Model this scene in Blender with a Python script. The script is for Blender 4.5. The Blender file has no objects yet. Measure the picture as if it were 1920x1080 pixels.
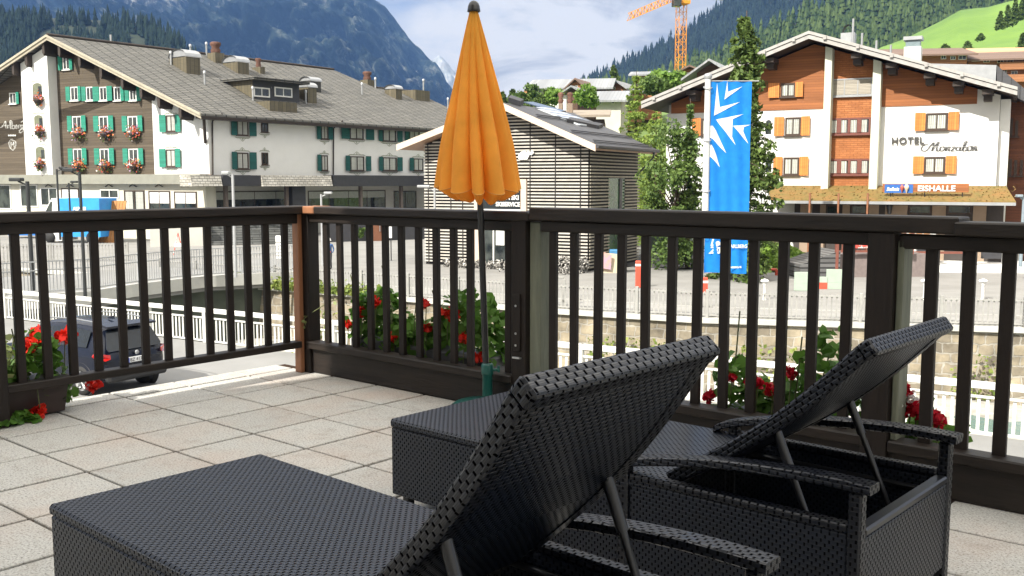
import bpy, bmesh, math, random
import numpy as np
from mathutils import Vector, Matrix
random.seed(7); rng = np.random.default_rng(11)
R = math.radians
SC = bpy.context.scene; COL = SC.collection

# ---------------------------------------------------------------- camera
F = 1840.0; PITCH = R(6.2); EYE = Vector((0, 0, 1.18))
cam = bpy.data.objects.new('camera', bpy.data.cameras.new('camera')); COL.objects.link(cam)
cam.location = EYE; cam.rotation_euler = (R(90) - PITCH, 0, 0)
cam.data.sensor_width = 36; cam.data.lens = 36 * F / 1920
cam.data.clip_start = .05; cam.data.clip_end = 20000
SC.camera = cam
SC.render.resolution_x = 1024; SC.render.resolution_y = 576

# ---------------------------------------------------------------- light
SUN_AZ = 221.5; SUN_EL = 41.0            # compass from +Y clockwise, degrees
sd = Vector((math.sin(R(SUN_AZ)) * math.cos(R(SUN_EL)), math.cos(R(SUN_AZ)) * math.cos(R(SUN_EL)), math.sin(R(SUN_EL))))
sun = bpy.data.objects.new('sun', bpy.data.lights.new('sun', 'SUN')); COL.objects.link(sun)
sun.data.energy = 3.6; sun.data.angle = R(.53); sun.data.color = (1, .95, .86)
sun.rotation_euler = sd.to_track_quat('Z', 'Y').to_euler()
SC.view_settings.view_transform = 'Standard'; SC.view_settings.look = 'None'
SC.view_settings.exposure = 1.24; SC.view_settings.gamma = 1.0

# ---------------------------------------------------------------- node helper
class NT:
    def __init__(s, tree): s.t = tree; s.n = tree.nodes; s.l = tree.links
    def new(s, typ, **kw):
        nd = s.n.new(typ)
        for k, v in kw.items(): setattr(nd, k, v)
        return nd
    def put(s, sock, val):
        if isinstance(val, E): val = val.s
        if isinstance(val, bpy.types.NodeSocket): s.l.new(val, sock)
        elif isinstance(val, (tuple, list)):
            sock.default_value = tuple(val) + ((1,) if len(val) == 3 and len(sock.default_value) == 4 else ())
        else: sock.default_value = val
    def math(s, op, a, b=0.0, c=0.0, clamp=False):
        nd = s.new('ShaderNodeMath', operation=op, use_clamp=clamp)
        s.put(nd.inputs[0], a); s.put(nd.inputs[1], b)
        if op in ('MULTIPLY_ADD', 'SMOOTH_MIN'): s.put(nd.inputs[2], c)
        return E(s, nd.outputs[0])
    def noise(s, vec, scale, detail=4, rough=.55, dist=0):
        nd = s.new('ShaderNodeTexNoise')
        if vec is not None: s.put(nd.inputs['Vector'], vec)
        nd.inputs['Scale'].default_value = scale; nd.inputs['Detail'].default_value = detail
        nd.inputs['Roughness'].default_value = rough; nd.inputs['Distortion'].default_value = dist
        return E(s, nd.outputs['Fac'])
    def ramp(s, fac, stops):
        nd = s.new('ShaderNodeValToRGB'); s.put(nd.inputs[0], fac); el = nd.color_ramp.elements
        while len(el) < len(stops): el.new(.5)
        for e, (p, c) in zip(el, stops): e.position = p; e.color = tuple(c) + (1,) if len(c) == 3 else c
        return nd.outputs[0]
    def mix(s, fac, a, b, mode='MIX'):
        nd = s.new('ShaderNodeMix', data_type='RGBA', blend_type=mode)
        s.put(nd.inputs[0], fac); s.put(nd.inputs[6], a); s.put(nd.inputs[7], b)
        return nd.outputs[2]
    def maprange(s, v, a, b, c=0, d=1):
        nd = s.new('ShaderNodeMapRange'); s.put(nd.inputs[0], v)
        for i, q in enumerate((a, b, c, d)): nd.inputs[i + 1].default_value = q
        return E(s, nd.outputs[0])
    def vmul(s, vec, k):
        nd = s.new('ShaderNodeVectorMath', operation='MULTIPLY'); s.put(nd.inputs[0], vec); nd.inputs[1].default_value = k
        return nd.outputs[0]
class E:
    def __init__(s, nt, sock): s.nt = nt; s.s = sock
    def __add__(s, o): return s.nt.math('ADD', s, o)
    def __radd__(s, o): return s.nt.math('ADD', o, s)
    def __sub__(s, o): return s.nt.math('SUBTRACT', s, o)
    def __rsub__(s, o): return s.nt.math('SUBTRACT', o, s)
    def __mul__(s, o): return s.nt.math('MULTIPLY', s, o)
    __rmul__ = __mul__
    def __truediv__(s, o): return s.nt.math('DIVIDE', s, o)
    def f(s, op, b=0.0): return s.nt.math(op, s, b)

# ---------------------------------------------------------------- sky
W = bpy.data.worlds.new('World'); SC.world = W; W.use_nodes = True
nt = NT(W.node_tree); nt.n.clear()
sky = nt.new('ShaderNodeTexSky', sky_type='NISHITA', sun_disc=False)
sky.sun_elevation = R(SUN_EL); sky.sun_rotation = R(SUN_AZ); sky.altitude = 1400
sky.air_density = 1.0; sky.dust_density = 1.5
tc = nt.new('ShaderNodeTexCoord')
sep = nt.new('ShaderNodeSeparateXYZ'); nt.put(sep.inputs[0], tc.outputs['Generated'])
zz = nt.math('MAXIMUM', E(nt, sep.outputs[2]), 0.0) + .22
cmb = nt.new('ShaderNodeCombineXYZ')
nt.put(cmb.inputs[0], E(nt, sep.outputs[0]) / zz); nt.put(cmb.inputs[1], E(nt, sep.outputs[1]) / zz); nt.put(cmb.inputs[2], 3.7)
c1 = nt.noise(cmb.outputs[0], 1.15, 9, .56, .25)
c2 = nt.noise(cmb.outputs[0], 3.4, 7, .6, .4)
cl = c1 * .75 + c2 * .25
cover = nt.maprange(cl, .28, .46)
shade = nt.noise(cmb.outputs[0], 2.1, 6, .6, .6) + nt.maprange(E(nt, sep.outputs[2]), .02, .22, .10, -.02)
ccol = nt.ramp(shade, [(.36, (2.5, 2.55, 2.6)), (.46, (3.5, 3.4, 3.2)), (.56, (5.0, 4.75, 4.3))])
# clouds overhead brightened as added fill light for the shaded terrace
glow = nt.maprange(E(nt, sep.outputs[2]), .30, .75, 1.0, 4.2)
ccol = nt.mix(1.0, ccol, nt.mix(nt.maprange(glow, 1, 4.2), (1, 1, 1), (3.7, 3.6, 3.4)), 'MULTIPLY')
skyc = nt.mix(cover, nt.mix(1.0, sky.outputs[0], (.50, .47, .50), 'MULTIPLY'), ccol)
bg = nt.new('ShaderNodeBackground'); nt.put(bg.inputs[0], skyc); bg.inputs[1].default_value = .09
wo = nt.new('ShaderNodeOutputWorld'); nt.l.new(bg.outputs[0], wo.inputs[0])

# ---------------------------------------------------------------- geometry of the photograph's view
def ray(px, py):
    u = (px - 960) / F; v = (py - 540) / F
    return Vector((u, math.cos(PITCH) - v * math.sin(PITCH), -math.sin(PITCH) - v * math.cos(PITCH)))
def at_z(px, py, z):
    d = ray(px, py); return EYE + d * ((z - EYE.z) / d.z)
def at_d(px, py, Y):
    d = ray(px, py); return EYE + d * (Y / d.y)
def at_plane(px, py, P, n):
    d = ray(px, py); return EYE + d * ((P - EYE).dot(n) / d.dot(n))
class Frame:
    """a local frame standing in the world: x to the right along a front, y into it, z up"""
    def __init__(s, O, az):
        s.O = Vector((O[0], O[1], 0)); s.az = az
        s.ex = Vector((math.sin(R(az)), math.cos(R(az)), 0)); s.ey = Vector((-s.ex.y, s.ex.x, 0))
        s.rz = math.atan2(s.ex.y, s.ex.x)
    def w(s, x, y, z=0): return s.O + s.ex * x + s.ey * y + Vector((0, 0, z))
    def loc(s, p): d = p - s.O; return Vector((d.dot(s.ex), d.dot(s.ey), p.z))
    def hit(s, px, py, y=0):
        p = at_plane(px, py, s.w(0, y), s.ey); l = s.loc(p); return (l.x, l.z)
    def hitz(s, px, py, z=0):
        l = s.loc(at_z(px, py, z)); return (l.x, l.y)

# ---------------------------------------------------------------- mesh builder
class MB:
    def __init__(s): s.v = []; s.f = []; s.m = []; s.sm = []
    def add(s, vs, fs, mi=0, smooth=False):
        o = len(s.v); s.v += [tuple(v) for v in vs]
        for f in fs: s.f.append([o + i for i in f]); s.m.append(mi); s.sm.append(smooth)
        return s
    def box(s, x0, x1, y0, y1, z0, z1, mi=0, M=None):
        vs = [Vector((x, y, z)) for x in (x0, x1) for y in (y0, y1) for z in (z0, z1)]
        if M is not None: vs = [M @ v for v in vs]
        return s.add(vs, [(0, 1, 3, 2), (4, 6, 7, 5), (0, 4, 5, 1), (2, 3, 7, 6), (0, 2, 6, 4), (1, 5, 7, 3)], mi)
    def cbox(s, x0, x1, y0, y1, z0, z1, c=.004, mi=0, M=None):
        """box with chamfered edges"""
        vs = []; idx = {}
        for i, x in enumerate((x0, x1)):
            for j, y in enumerate((y0, y1)):
                for k, z in enumerate((z0, z1)):
                    sx, sy, sz = (1, -1)[i] * c, (1, -1)[j] * c, (1, -1)[k] * c
                    idx[i, j, k] = len(vs)
                    vs += [Vector((x, y + sy, z + sz)), Vector((x + sx, y, z + sz)), Vector((x + sx, y + sy, z))]
        if M is not None: vs = [M @ v for v in vs]
        I = lambda i, j, k, a: idx[i, j, k] + a
        fs = []
        for i in (0, 1):
            q = [I(i, 0, 0, 0), I(i, 1, 0, 0), I(i, 1, 1, 0), I(i, 0, 1, 0)]; fs.append(q if i else q[::-1])
            q = [I(0, i, 0, 1), I(1, i, 0, 1), I(1, i, 1, 1), I(0, i, 1, 1)]; fs.append(q[::-1] if i else q)
            q = [I(0, 0, i, 2), I(1, 0, i, 2), I(1, 1, i, 2), I(0, 1, i, 2)]; fs.append(q if i else q[::-1])
        for a in (0, 1):
            for b in (0, 1):
                fs.append([I(0, a, b, 1), I(1, a, b, 1), I(1, a, b, 2), I(0, a, b, 2)])
                fs.append([I(a, 0, b, 0), I(a, 1, b, 0), I(a, 1, b, 2), I(a, 0, b, 2)])
                fs.append([I(a, b, 0, 0), I(a, b, 1, 0), I(a, b, 1, 1), I(a, b, 0, 1)])
        for k in idx: fs.append([idx[k], idx[k] + 1, idx[k] + 2])
        return s.add(vs, fs, mi)
    def prism(s, pts, d, mi=0):
        """closed polygon (3-D points) extruded by vector d"""
        n = len(pts); a = [Vector(p) for p in pts]; b = [p + Vector(d) for p in a]
        return s.add(a + b, [list(range(n))[::-1], list(range(n, 2 * n))] + [(i, (i + 1) % n, n + (i + 1) % n, n + i) for i in range(n)], mi)
    def pxz(s, pts, y0, y1, mi=0):
        return s.prism([(x, y0, z) for x, z in pts], (0, y1 - y0, 0), mi)
    def pxy(s, pts, z0, z1, mi=0):
        return s.prism([(x, y, z0) for x, y in pts], (0, 0, z1 - z0), mi)
    def tube(s, path, r, n=8, mi=0, cap=True, smooth=True):
        P = [Vector(p) for p in path]; rs = r if isinstance(r, (list, tuple)) else [r] * len(P)
        vs = []; up = None
        for i, p in enumerate(P):
            t = (P[min(i + 1, len(P) - 1)] - P[max(i - 1, 0)]).normalized()
            if up is None: up = t.orthogonal().normalized()
            a = (up - t * up.dot(t)).normalized(); b = t.cross(a); up = a
            for k in range(n):
                q = 2 * math.pi * k / n; vs.append(p + (a * math.cos(q) + b * math.sin(q)) * rs[i])
        fs = [(i * n + k, i * n + (k + 1) % n, (i + 1) * n + (k + 1) % n, (i + 1) * n + k) for i in range(len(P) - 1) for k in range(n)]
        s.add(vs, fs, mi, smooth)
        if cap: s.add(vs[:n], [list(range(n))[::-1]], mi); s.add(vs[-n:], [list(range(n))], mi)
        return s
    def lathe(s, prof, n=16, c=(0, 0, 0), mi=0, smooth=True):
        vs = [(c[0] + r * math.cos(2 * math.pi * k / n), c[1] + r * math.sin(2 * math.pi * k / n), c[2] + z) for r, z in prof for k in range(n)]
        fs = [(i * n + k, i * n + (k + 1) % n, (i + 1) * n + (k + 1) % n, (i + 1) * n + k) for i in range(len(prof) - 1) for k in range(n)]
        return s.add(vs, fs, mi, smooth)
    def build(s, name, mats, parent=None, loc=None, rot=None, bevel=0):
        me = bpy.data.meshes.new(name); me.from_pydata(s.v, [], s.f)
        if not isinstance(mats, (list, tuple)): mats = [mats]
        for m in mats: me.materials.append(m)
        if len(mats) > 1: me.polygons.foreach_set('material_index', s.m)
        me.polygons.foreach_set('use_smooth', s.sm)
        me.update(); auto_uv(me)
        return link(name, me, parent, loc, rot)
def auto_uv(me):
    n = len(me.loops)
    if not n: return
    uvl = me.uv_layers.new(name='UV'); lv = np.empty(n, np.int32); me.loops.foreach_get('vertex_index', lv)
    co = np.empty(len(me.vertices) * 3); me.vertices.foreach_get('co', co); co = co.reshape(-1, 3)
    npoly = len(me.polygons); nr = np.empty(npoly * 3); me.polygons.foreach_get('normal', nr); nr = nr.reshape(-1, 3)
    lt = np.empty(npoly, np.int32); me.polygons.foreach_get('loop_total', lt); pn = np.repeat(nr, lt, axis=0)
    u = np.stack([-pn[:, 1], pn[:, 0], np.zeros(n)], 1); L = np.linalg.norm(u, axis=1)
    flat = L < .05; u[flat] = (1, 0, 0); L[flat] = 1; u /= L[:, None]
    pn2 = pn.copy(); pn2[flat] = (0, 0, 1)
    v = np.cross(pn2, u); p = co[lv]
    uv = np.stack([(p * u).sum(1), (p * v).sum(1)], 1)
    uvl.data.foreach_set('uv', uv.ravel())
def link(name, data, parent=None, loc=None, rot=None):
    o = bpy.data.objects.new(name, data); COL.objects.link(o)
    if parent is not None: o.parent = parent
    if loc is not None: o.location = loc
    if rot is not None: o.rotation_euler = rot
    return o
def tag(o, label=None, cat=None, group=None, kind=None):
    if label: o['label'] = label
    if cat: o['category'] = cat
    if group: o['group'] = group
    if kind: o['kind'] = kind
    return o
def thing(name, label, cat, loc=(0, 0, 0), rz=0, group=None):
    o = link(name, None, None, loc, (0, 0, rz)); o.empty_display_size = .2
    return tag(o, label, cat, group)
def fthing(name, label, cat, fr, group=None): return thing(name, label, cat, fr.O, fr.rz, group)
def struct(name, mb, mats): return tag(mb.build(name, mats), kind='structure')
def fastmesh(name, V, Fq, mats, parent=None, mi=None, smooth=False):
    """numpy verts (n,3), faces (m,k)"""
    me = bpy.data.meshes.new(name); V = np.asarray(V, np.float32); Fq = np.asarray(Fq, np.int32); k = Fq.shape[1]
    me.vertices.add(len(V)); me.vertices.foreach_set('co', V.ravel())
    me.loops.add(Fq.size); me.loops.foreach_set('vertex_index', Fq.ravel())
    me.polygons.add(len(Fq)); me.polygons.foreach_set('loop_start', np.arange(0, Fq.size, k, dtype=np.int32))
    me.polygons.foreach_set('loop_total', np.full(len(Fq), k, np.int32))
    if not isinstance(mats, (list, tuple)): mats = [mats]
    for m in mats: me.materials.append(m)
    if mi is not None: me.polygons.foreach_set('material_index', np.asarray(mi, np.int32))
    if smooth: me.polygons.foreach_set('use_smooth', np.ones(len(Fq), bool))
    me.update(calc_edges=True); me.validate()
    return link(name, me, parent)
def copy_tree(o, parent=None):
    c = o.copy(); COL.objects.link(c)
    if parent is not None: c.parent = parent
    for ch in list(o.children): copy_tree(ch, c)
    return c

# ---------------------------------------------------------------- materials
def mat(name, col, rough=.6, col2=None, scale=6, bump=0, metal=0, var=.5, detail=5, stretch=None, spec=.5, bscale=None, coat=0, island=0, emis=None):
    m = bpy.data.materials.new(name); m.use_nodes = True; nt = NT(m.node_tree); b = nt.n['Principled BSDF']
    tc = nt.new('ShaderNodeTexCoord'); vec = tc.outputs['Object']
    if stretch: vec = nt.vmul(vec, stretch)
    if col2 is None: col2 = tuple(c * .72 for c in col)
    ns = nt.noise(vec, scale, detail, .6)
    fac = nt.maprange(ns, .5 - var * .5, .5 + var * .5)
    c = nt.mix(fac, col2, col)
    if island:
        g = nt.new('ShaderNodeNewGeometry')
        k = nt.maprange(E(nt, g.outputs['Random Per Island']), 0, 1, 1 - island, 1 + island)
        c = nt.mix(1.0, c, k, 'MULTIPLY')
    nt.put(b.inputs['Base Color'], c); b.inputs['Roughness'].default_value = rough
    b.inputs['Metallic'].default_value = metal; b.inputs['Specular IOR Level'].default_value = spec
    if coat: b.inputs['Coat Weight'].default_value = coat; b.inputs['Coat Roughness'].default_value = .05
    if emis: b.inputs['Emission Color'].default_value = emis + (1,); b.inputs['Emission Strength'].default_value = 1
    if bump:
        bp = nt.new('ShaderNodeBump'); bp.inputs['Strength'].default_value = .6; bp.inputs['Distance'].default_value = bump
        nt.put(bp.inputs['Height'], nt.noise(vec, bscale or scale * 3, 4, .6)); nt.l.new(bp.outputs[0], b.inputs['Normal'])
    m['nt'] = 1
    return m
def shader(name):
    m = bpy.data.materials.new(name); m.use_nodes = True; nt = NT(m.node_tree); return m, nt, nt.n['Principled BSDF']
def uvxy(nt):
    tc = nt.new('ShaderNodeTexCoord'); sp = nt.new('ShaderNodeSeparateXYZ'); nt.put(sp.inputs[0], tc.outputs['UV'])
    return E(nt, sp.outputs[0]), E(nt, sp.outputs[1]), tc
def mat_leaf(name, c1, c2, rough=.55, trans=.35, scale=3):
    m, nt, b = shader(name); tc = nt.new('ShaderNodeTexCoord'); g = nt.new('ShaderNodeNewGeometry')
    f = nt.noise(tc.outputs['Object'], scale, 3) * .8 + E(nt, g.outputs['Random Per Island']) * .6 - .2
    c = nt.mix(f, c1, c2); nt.put(b.inputs['Base Color'], c); b.inputs['Roughness'].default_value = rough
    b.inputs['Specular IOR Level'].default_value = .3
    if trans:
        t = nt.new('ShaderNodeBsdfTranslucent'); nt.put(t.inputs[0], c); mx = nt.new('ShaderNodeMixShader'); mx.inputs[0].default_value = trans
        nt.l.new(b.outputs[0], mx.inputs[1]); nt.l.new(t.outputs[0], mx.inputs[2]); nt.l.new(mx.outputs[0], nt.n['Material Output'].inputs[0])
    return m
def mat_weave(name, pr=.0108, pc=.0215, holes=False, col=(.0058, .0088, .0165)):
    m, nt, b = shader(name); u, v, tc = uvxy(nt)
    r = v / pr; row = r.f('FLOOR'); fr = r.f('FRACT')
    par = (row * .5).f('FRACT')                                # 0 or .5
    x = u / pc + par; fx = x.f('FRACT')
    dip = nt.math('SUBTRACT', 1.0, (fx - .5).f('ABSOLUTE') / .19, clamp=True)
    q = (fr - .5).f('ABSOLUTE')
    strand = 1.0 - (q * 2).f('POWER', 3.0)
    gro = (fr * 18.85).f('SINE') * .06
    hgt = strand * .5 + (1.0 - dip) * .5 + gro
    hole = nt.math('MULTIPLY', nt.maprange(dip, .22, .6), nt.maprange(q, .48, .34))
    nz = nt.noise(tc.outputs['Object'], 3.0, 4); nz2 = nt.noise(nt.vmul(tc.outputs['UV'], (8, 80, 1)), 2, 2)
    c = nt.mix(nt.maprange(nz * .5 + nz2 * .5, .35, .65), tuple(k * .75 for k in col), tuple(k * 1.35 for k in col))
    c = nt.mix(hole, c, (.0015, .0015, .002))
    nt.put(b.inputs['Base Color'], c)
    nt.put(b.inputs['Roughness'], nt.maprange(hole + nz * .25 - .1, 0, 1, .30, .9)); nt.put(b.inputs['Specular IOR Level'], nt.maprange(hole, 0, 1, .48, .0))
    bp = nt.new('ShaderNodeBump'); bp.inputs['Strength'].default_value = .55; bp.inputs['Distance'].default_value = .003
    nt.put(bp.inputs['Height'], hgt); nt.l.new(bp.outputs[0], b.inputs['Normal'])
    if holes:
        h2 = nt.math('MULTIPLY', nt.maprange(dip, .25, .4), nt.maprange(q, .42, .34))
        nt.put(b.inputs['Alpha'], 1.0 - h2)
    return m
def mat_brick(name, bw, bh, cols, mortar, mw=.012, rough=.8, bump=.02, offset=.5, seed=0, spec=.3, noise=.3, wob=0):
    """courses of stones or tiles in metres on the UV of the face"""
    m, nt, b = shader(name); u, v, tc = uvxy(nt)
    bt = nt.new('ShaderNodeTexBrick'); bt.offset = offset; 
    vv = tc.outputs['UV']
    if wob:
        nn = nt.new('ShaderNodeTexNoise'); nt.put(nn.inputs['Vector'], tc.outputs['UV']); nn.inputs['Scale'].default_value = 1.3 / bw; nn.inputs['Detail'].default_value = 3
        va = nt.new('ShaderNodeVectorMath', operation='MULTIPLY_ADD'); nt.put(va.inputs[0], nn.outputs['Color']); va.inputs[1].default_value = (wob, wob, 0); nt.put(va.inputs[2], vv); vv = va.outputs[0]
    nt.put(bt.inputs['Vector'], vv)
    bt.inputs['Scale'].default_value = 1; bt.inputs['Brick Width'].default_value = bw; bt.inputs['Row Height'].default_value = bh
    bt.inputs['Mortar Size'].default_value = mw; bt.inputs['Mortar Smooth'].default_value = .2; bt.inputs['Bias'].default_value = 0
    nt.put(bt.inputs['Color1'], cols[0]); nt.put(bt.inputs['Color2'], cols[1]); nt.put(bt.inputs['Mortar'], mortar)
    n1 = nt.noise(tc.outputs['Object'], 1.2, 6, .65)
    c = nt.mix(1.0, bt.outputs[0], nt.ramp(n1, [(.3, (1 - noise,) * 3), (.7, (1 + noise * .6,) * 3)]), 'MULTIPLY')
    nt.put(b.inputs['Base Color'], c); b.inputs['Roughness'].default_value = rough; b.inputs['Specular IOR Level'].default_value = spec
    bp = nt.new('ShaderNodeBump'); bp.inputs['Strength'].default_value = .8; bp.inputs['Distance'].default_value = bump
    nt.put(bp.inputs['Height'], 1.0 - E(nt, bt.outputs['Fac'])); nt.l.new(bp.outputs[0], b.inputs['Normal'])
    return m
def mat_rows(name, pitch, c1, c2, frac=.2, axis='v', rough=.6, metal=0, bump=.01, noise=(1, 12, 1), spec=.4):
    """parallel boards or seams with a dark joint"""
    m, nt, b = shader(name); u, v, tc = uvxy(nt); w = v if axis == 'v' else u
    r = w / pitch; fr = r.f('FRACT'); row = r.f('FLOOR')
    gap = nt.maprange((fr - .5).f('ABSOLUTE'), .5 - frac * .5, .5 - frac * .3)
    nz = nt.noise(nt.vmul(tc.outputs['UV'], noise), .7, 6, .65)
    wn = nt.new('ShaderNodeTexWhiteNoise', noise_dimensions='1D'); nt.put(wn.inputs['W'], row)
    k = nt.maprange(nz * .7 + E(nt, wn.outputs[0]) * .3, .25, .75, .7, 1.25)
    c = nt.mix(1.0, c1, k, 'MULTIPLY'); c = nt.mix(gap, c, c2)
    nt.put(b.inputs['Base Color'], c); b.inputs['Roughness'].default_value = rough; b.inputs['Metallic'].default_value = metal
    b.inputs['Specular IOR Level'].default_value = spec
    bp = nt.new('ShaderNodeBump'); bp.inputs['Strength'].default_value = .7; bp.inputs['Distance'].default_value = bump
    nt.put(bp.inputs['Height'], 1.0 - gap); nt.l.new(bp.outputs[0], b.inputs['Normal'])
    return m
def mat_cloth(name, col, trans=.4, scale=8, rough=.8):
    m, nt, b = shader(name); tc = nt.new('ShaderNodeTexCoord')
    c = nt.mix(nt.maprange(nt.noise(tc.outputs['Object'], scale, 5), .35, .65), tuple(k * .82 for k in col), col)
    nt.put(b.inputs['Base Color'], c); b.inputs['Roughness'].default_value = rough; b.inputs['Specular IOR Level'].default_value = .2
    t = nt.new('ShaderNodeBsdfTranslucent'); nt.put(t.inputs[0], c); mx = nt.new('ShaderNodeMixShader'); mx.inputs[0].default_value = trans
    nt.l.new(b.outputs[0], mx.inputs[1]); nt.l.new(t.outputs[0], mx.inputs[2]); nt.l.new(mx.outputs[0], nt.n['Material Output'].inputs[0])
    return m
def text(name, s, size, mt, parent, loc, rot=(R(90), 0, 0), ext=.01, shear=0, align='LEFT', off=0, sx=1, space=1):
    cu = bpy.data.curves.new(name, 'FONT'); cu.body = s; cu.size = size; cu.extrude = ext; cu.shear = shear; cu.align_x = align
    cu.offset = off; cu.space_character = space; cu.resolution_u = 4
    tmp = bpy.data.objects.new('t', cu); COL.objects.link(tmp)
    bpy.context.view_layer.update(); dg = bpy.context.evaluated_depsgraph_get()
    me = bpy.data.meshes.new_from_object(tmp.evaluated_get(dg)); bpy.data.objects.remove(tmp); bpy.data.curves.remove(cu)
    me.name = name; me.materials.clear(); me.materials.append(mt)
    o = link(name, me, parent, loc, rot); o.scale = (sx, 1, 1); return o
def stroke(name, polys, mt, parent, w=.02, y=-.05, d=.03, tf=None):
    """lettering drawn as flat strokes in the x-z plane of the parent"""
    b = MB()
    for p in polys:
        P = smooth_path([Vector((q[0], 0, q[1])) for q in p])
        if tf: P = [Vector(tf(q.x, q.z)) for q in P]
        L = []; Rr = []
        for i, q in enumerate(P):
            t = (P[min(i + 1, len(P) - 1)] - P[max(i - 1, 0)]).normalized(); n = Vector((-t.z, 0, t.x)) * w * (.7 + .5 * abs(t.z)) * .5
            L.append(q + n); Rr.append(q - n)
        n = len(P)
        vs = [Vector((q.x, y, q.z)) for q in L] + [Vector((q.x, y, q.z)) for q in Rr]
        vs += [Vector((q.x, y + d, q.z)) for q in vs]
        fs = []
        for i in range(n - 1):
            fs += [(i, i + 1, n + i + 1, n + i), (2 * n + i, 3 * n + i, 3 * n + i + 1, 2 * n + i + 1), (i, 2 * n + i, 2 * n + i + 1, i + 1), (n + i, n + i + 1, 3 * n + i + 1, 3 * n + i)]
        b.add(vs, fs)
    return b.build(name, mt, parent)
def smooth_path(P, k=5):
    if len(P) < 3: return P
    out = []
    for i in range(len(P) - 1):
        p0 = P[max(i - 1, 0)]; p1 = P[i]; p2 = P[i + 1]; p3 = P[min(i + 2, len(P) - 1)]
        for j in range(k):
            t = j / k; out.append(.5 * ((2 * p1) + (p2 - p0) * t + (2 * p0 - 5 * p1 + 4 * p2 - p3) * t * t + (3 * p1 - p0 - 3 * p2 + p3) * t ** 3))
    return out + [P[-1]]
# ================================================================ TERRACE
WOOD = mat('stained dark wood', (.019, .013, .010), .55, (.009, .0065, .0055), 5, .003, stretch=(9, 9, 1), bscale=14, spec=.3)
WOODH = mat('stained dark wood rail', (.026, .019, .015), .5, (.008, .0065, .0055), 4, .003, stretch=(1, 8, 8), bscale=12, spec=.3)
WOODG = mat('pale green grey wood', (.17, .18, .13), .7, (.09, .10, .075), 5, .002, stretch=(8, 8, 1))  # paler tone for the strips beside the dark posts
WOODSUN = mat('orange brown sunlit wood', (.30, .13, .06), .6, (.2, .085, .04), 5, .002, stretch=(8, 8, 1))  # sunlight on the railing corner put into the wood colour
METAL = mat('brushed steel', (.55, .56, .57), .35, metal=.9)
BLACKM = mat('black powder coat', (.012, .013, .016), .3, spec=.6)
ZFLOOR = 0.0
TO = at_z(577, 697, 0)
TF = Frame(TO, 130.6)                # x runs along the front railing to the right, y away from the camera
# ---- the floor: concrete slabs in a grid, joints between
m, nt, b = shader('washed concrete slab'); MT_TILE = m
tc = nt.new('ShaderNodeTexCoord'); g = nt.new('ShaderNodeNewGeometry'); ob = tc.outputs['Object']
vor = nt.new('ShaderNodeTexVoronoi', distance='EUCLIDEAN'); nt.put(vor.inputs['Vector'], nt.vmul(ob, (1, 1.6, 1))); vor.inputs['Scale'].default_value = 165
fine = nt.noise(ob, 120, 4, .75); big = nt.noise(ob, 1.7, 5, .6); med = nt.noise(ob, 9, 5, .6)
c = nt.ramp(fine, [(.36, (.16, .155, .145)), (.46, (.385, .378, .352)), (.60, (.50, .492, .462))])
c = nt.mix(nt.maprange(E(nt, vor.outputs['Distance']), .04, .16, .6, 0), c, (.12, .11, .10))
c = nt.mix(nt.maprange(big, .47, .70, 0, .35), c, (.42, .29, .22))
c = nt.mix(nt.maprange(med, .54, .74, 0, .42), c, (.22, .19, .155))
c = nt.mix(1.0, c, nt.maprange(E(nt, g.outputs['Random Per Island']), 0, 1, .92, 1.06), 'MULTIPLY')
nt.put(b.inputs['Base Color'], c); b.inputs['Roughness'].default_value = .85; b.inputs['Specular IOR Level'].default_value = .25
bp = nt.new('ShaderNodeBump'); bp.inputs['Strength'].default_value = .6; bp.inputs['Distance'].default_value = .002
nt.put(bp.inputs['Height'], fine); nt.l.new(bp.outputs[0], b.inputs['Normal'])
MT_JOINT = mat('joint grit', (.05, .028, .018), .95, (.02, .014, .010), 12, spec=.1)
CONC = mat('pale concrete', (.42, .40, .36), .85, (.30, .29, .26), 2, .004)
tm = MB()
# terrace frame: x = along front rail (-b of the grid), y = a
for i in range(-2, 20):
    for j in range(-19, 2):
        x0 = .225 + .4 * (i - 1); y0 = .09 - .4 + .4 * j
        x1 = x0 + .4; y1 = y0 + .4
        x0 = max(x0, -.36); y1 = min(y1, .02)
        if x1 - x0 < .05 or y1 - y0 < .05: continue
        g_ = .006; dz = random.uniform(-.0012, .0012)
        tm.cbox(x0 + g_ * 1.6, x1 - g_ * 1.6, y0 + g_, y1 - g_, -.04, dz, .003)
floor_tiles = struct('terrace_floor', tm, MT_TILE); floor_tiles.location = TF.O; floor_tiles.rotation_euler = (0, 0, TF.rz)
jb = MB(); jb.box(-.37, 8, -8, .10, -.30, -.011)
o = struct('terrace_slab', jb, MT_JOINT); o.location = TF.O; o.rotation_euler = (0, 0, TF.rz)
# storey of the hotel under the terrace (stands on the street)
hb = thing('terrace_building', 'pale rendered storey of the guest house that carries the tiled terrace', 'building', TF.O, TF.rz)
q = MB(); q.box(-.33, 8, -12, .08, -3.7, -.301); q.build('wall', mat('cream render', (.62, .58, .5), .85, (.5, .47, .4), 2), hb)
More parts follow.
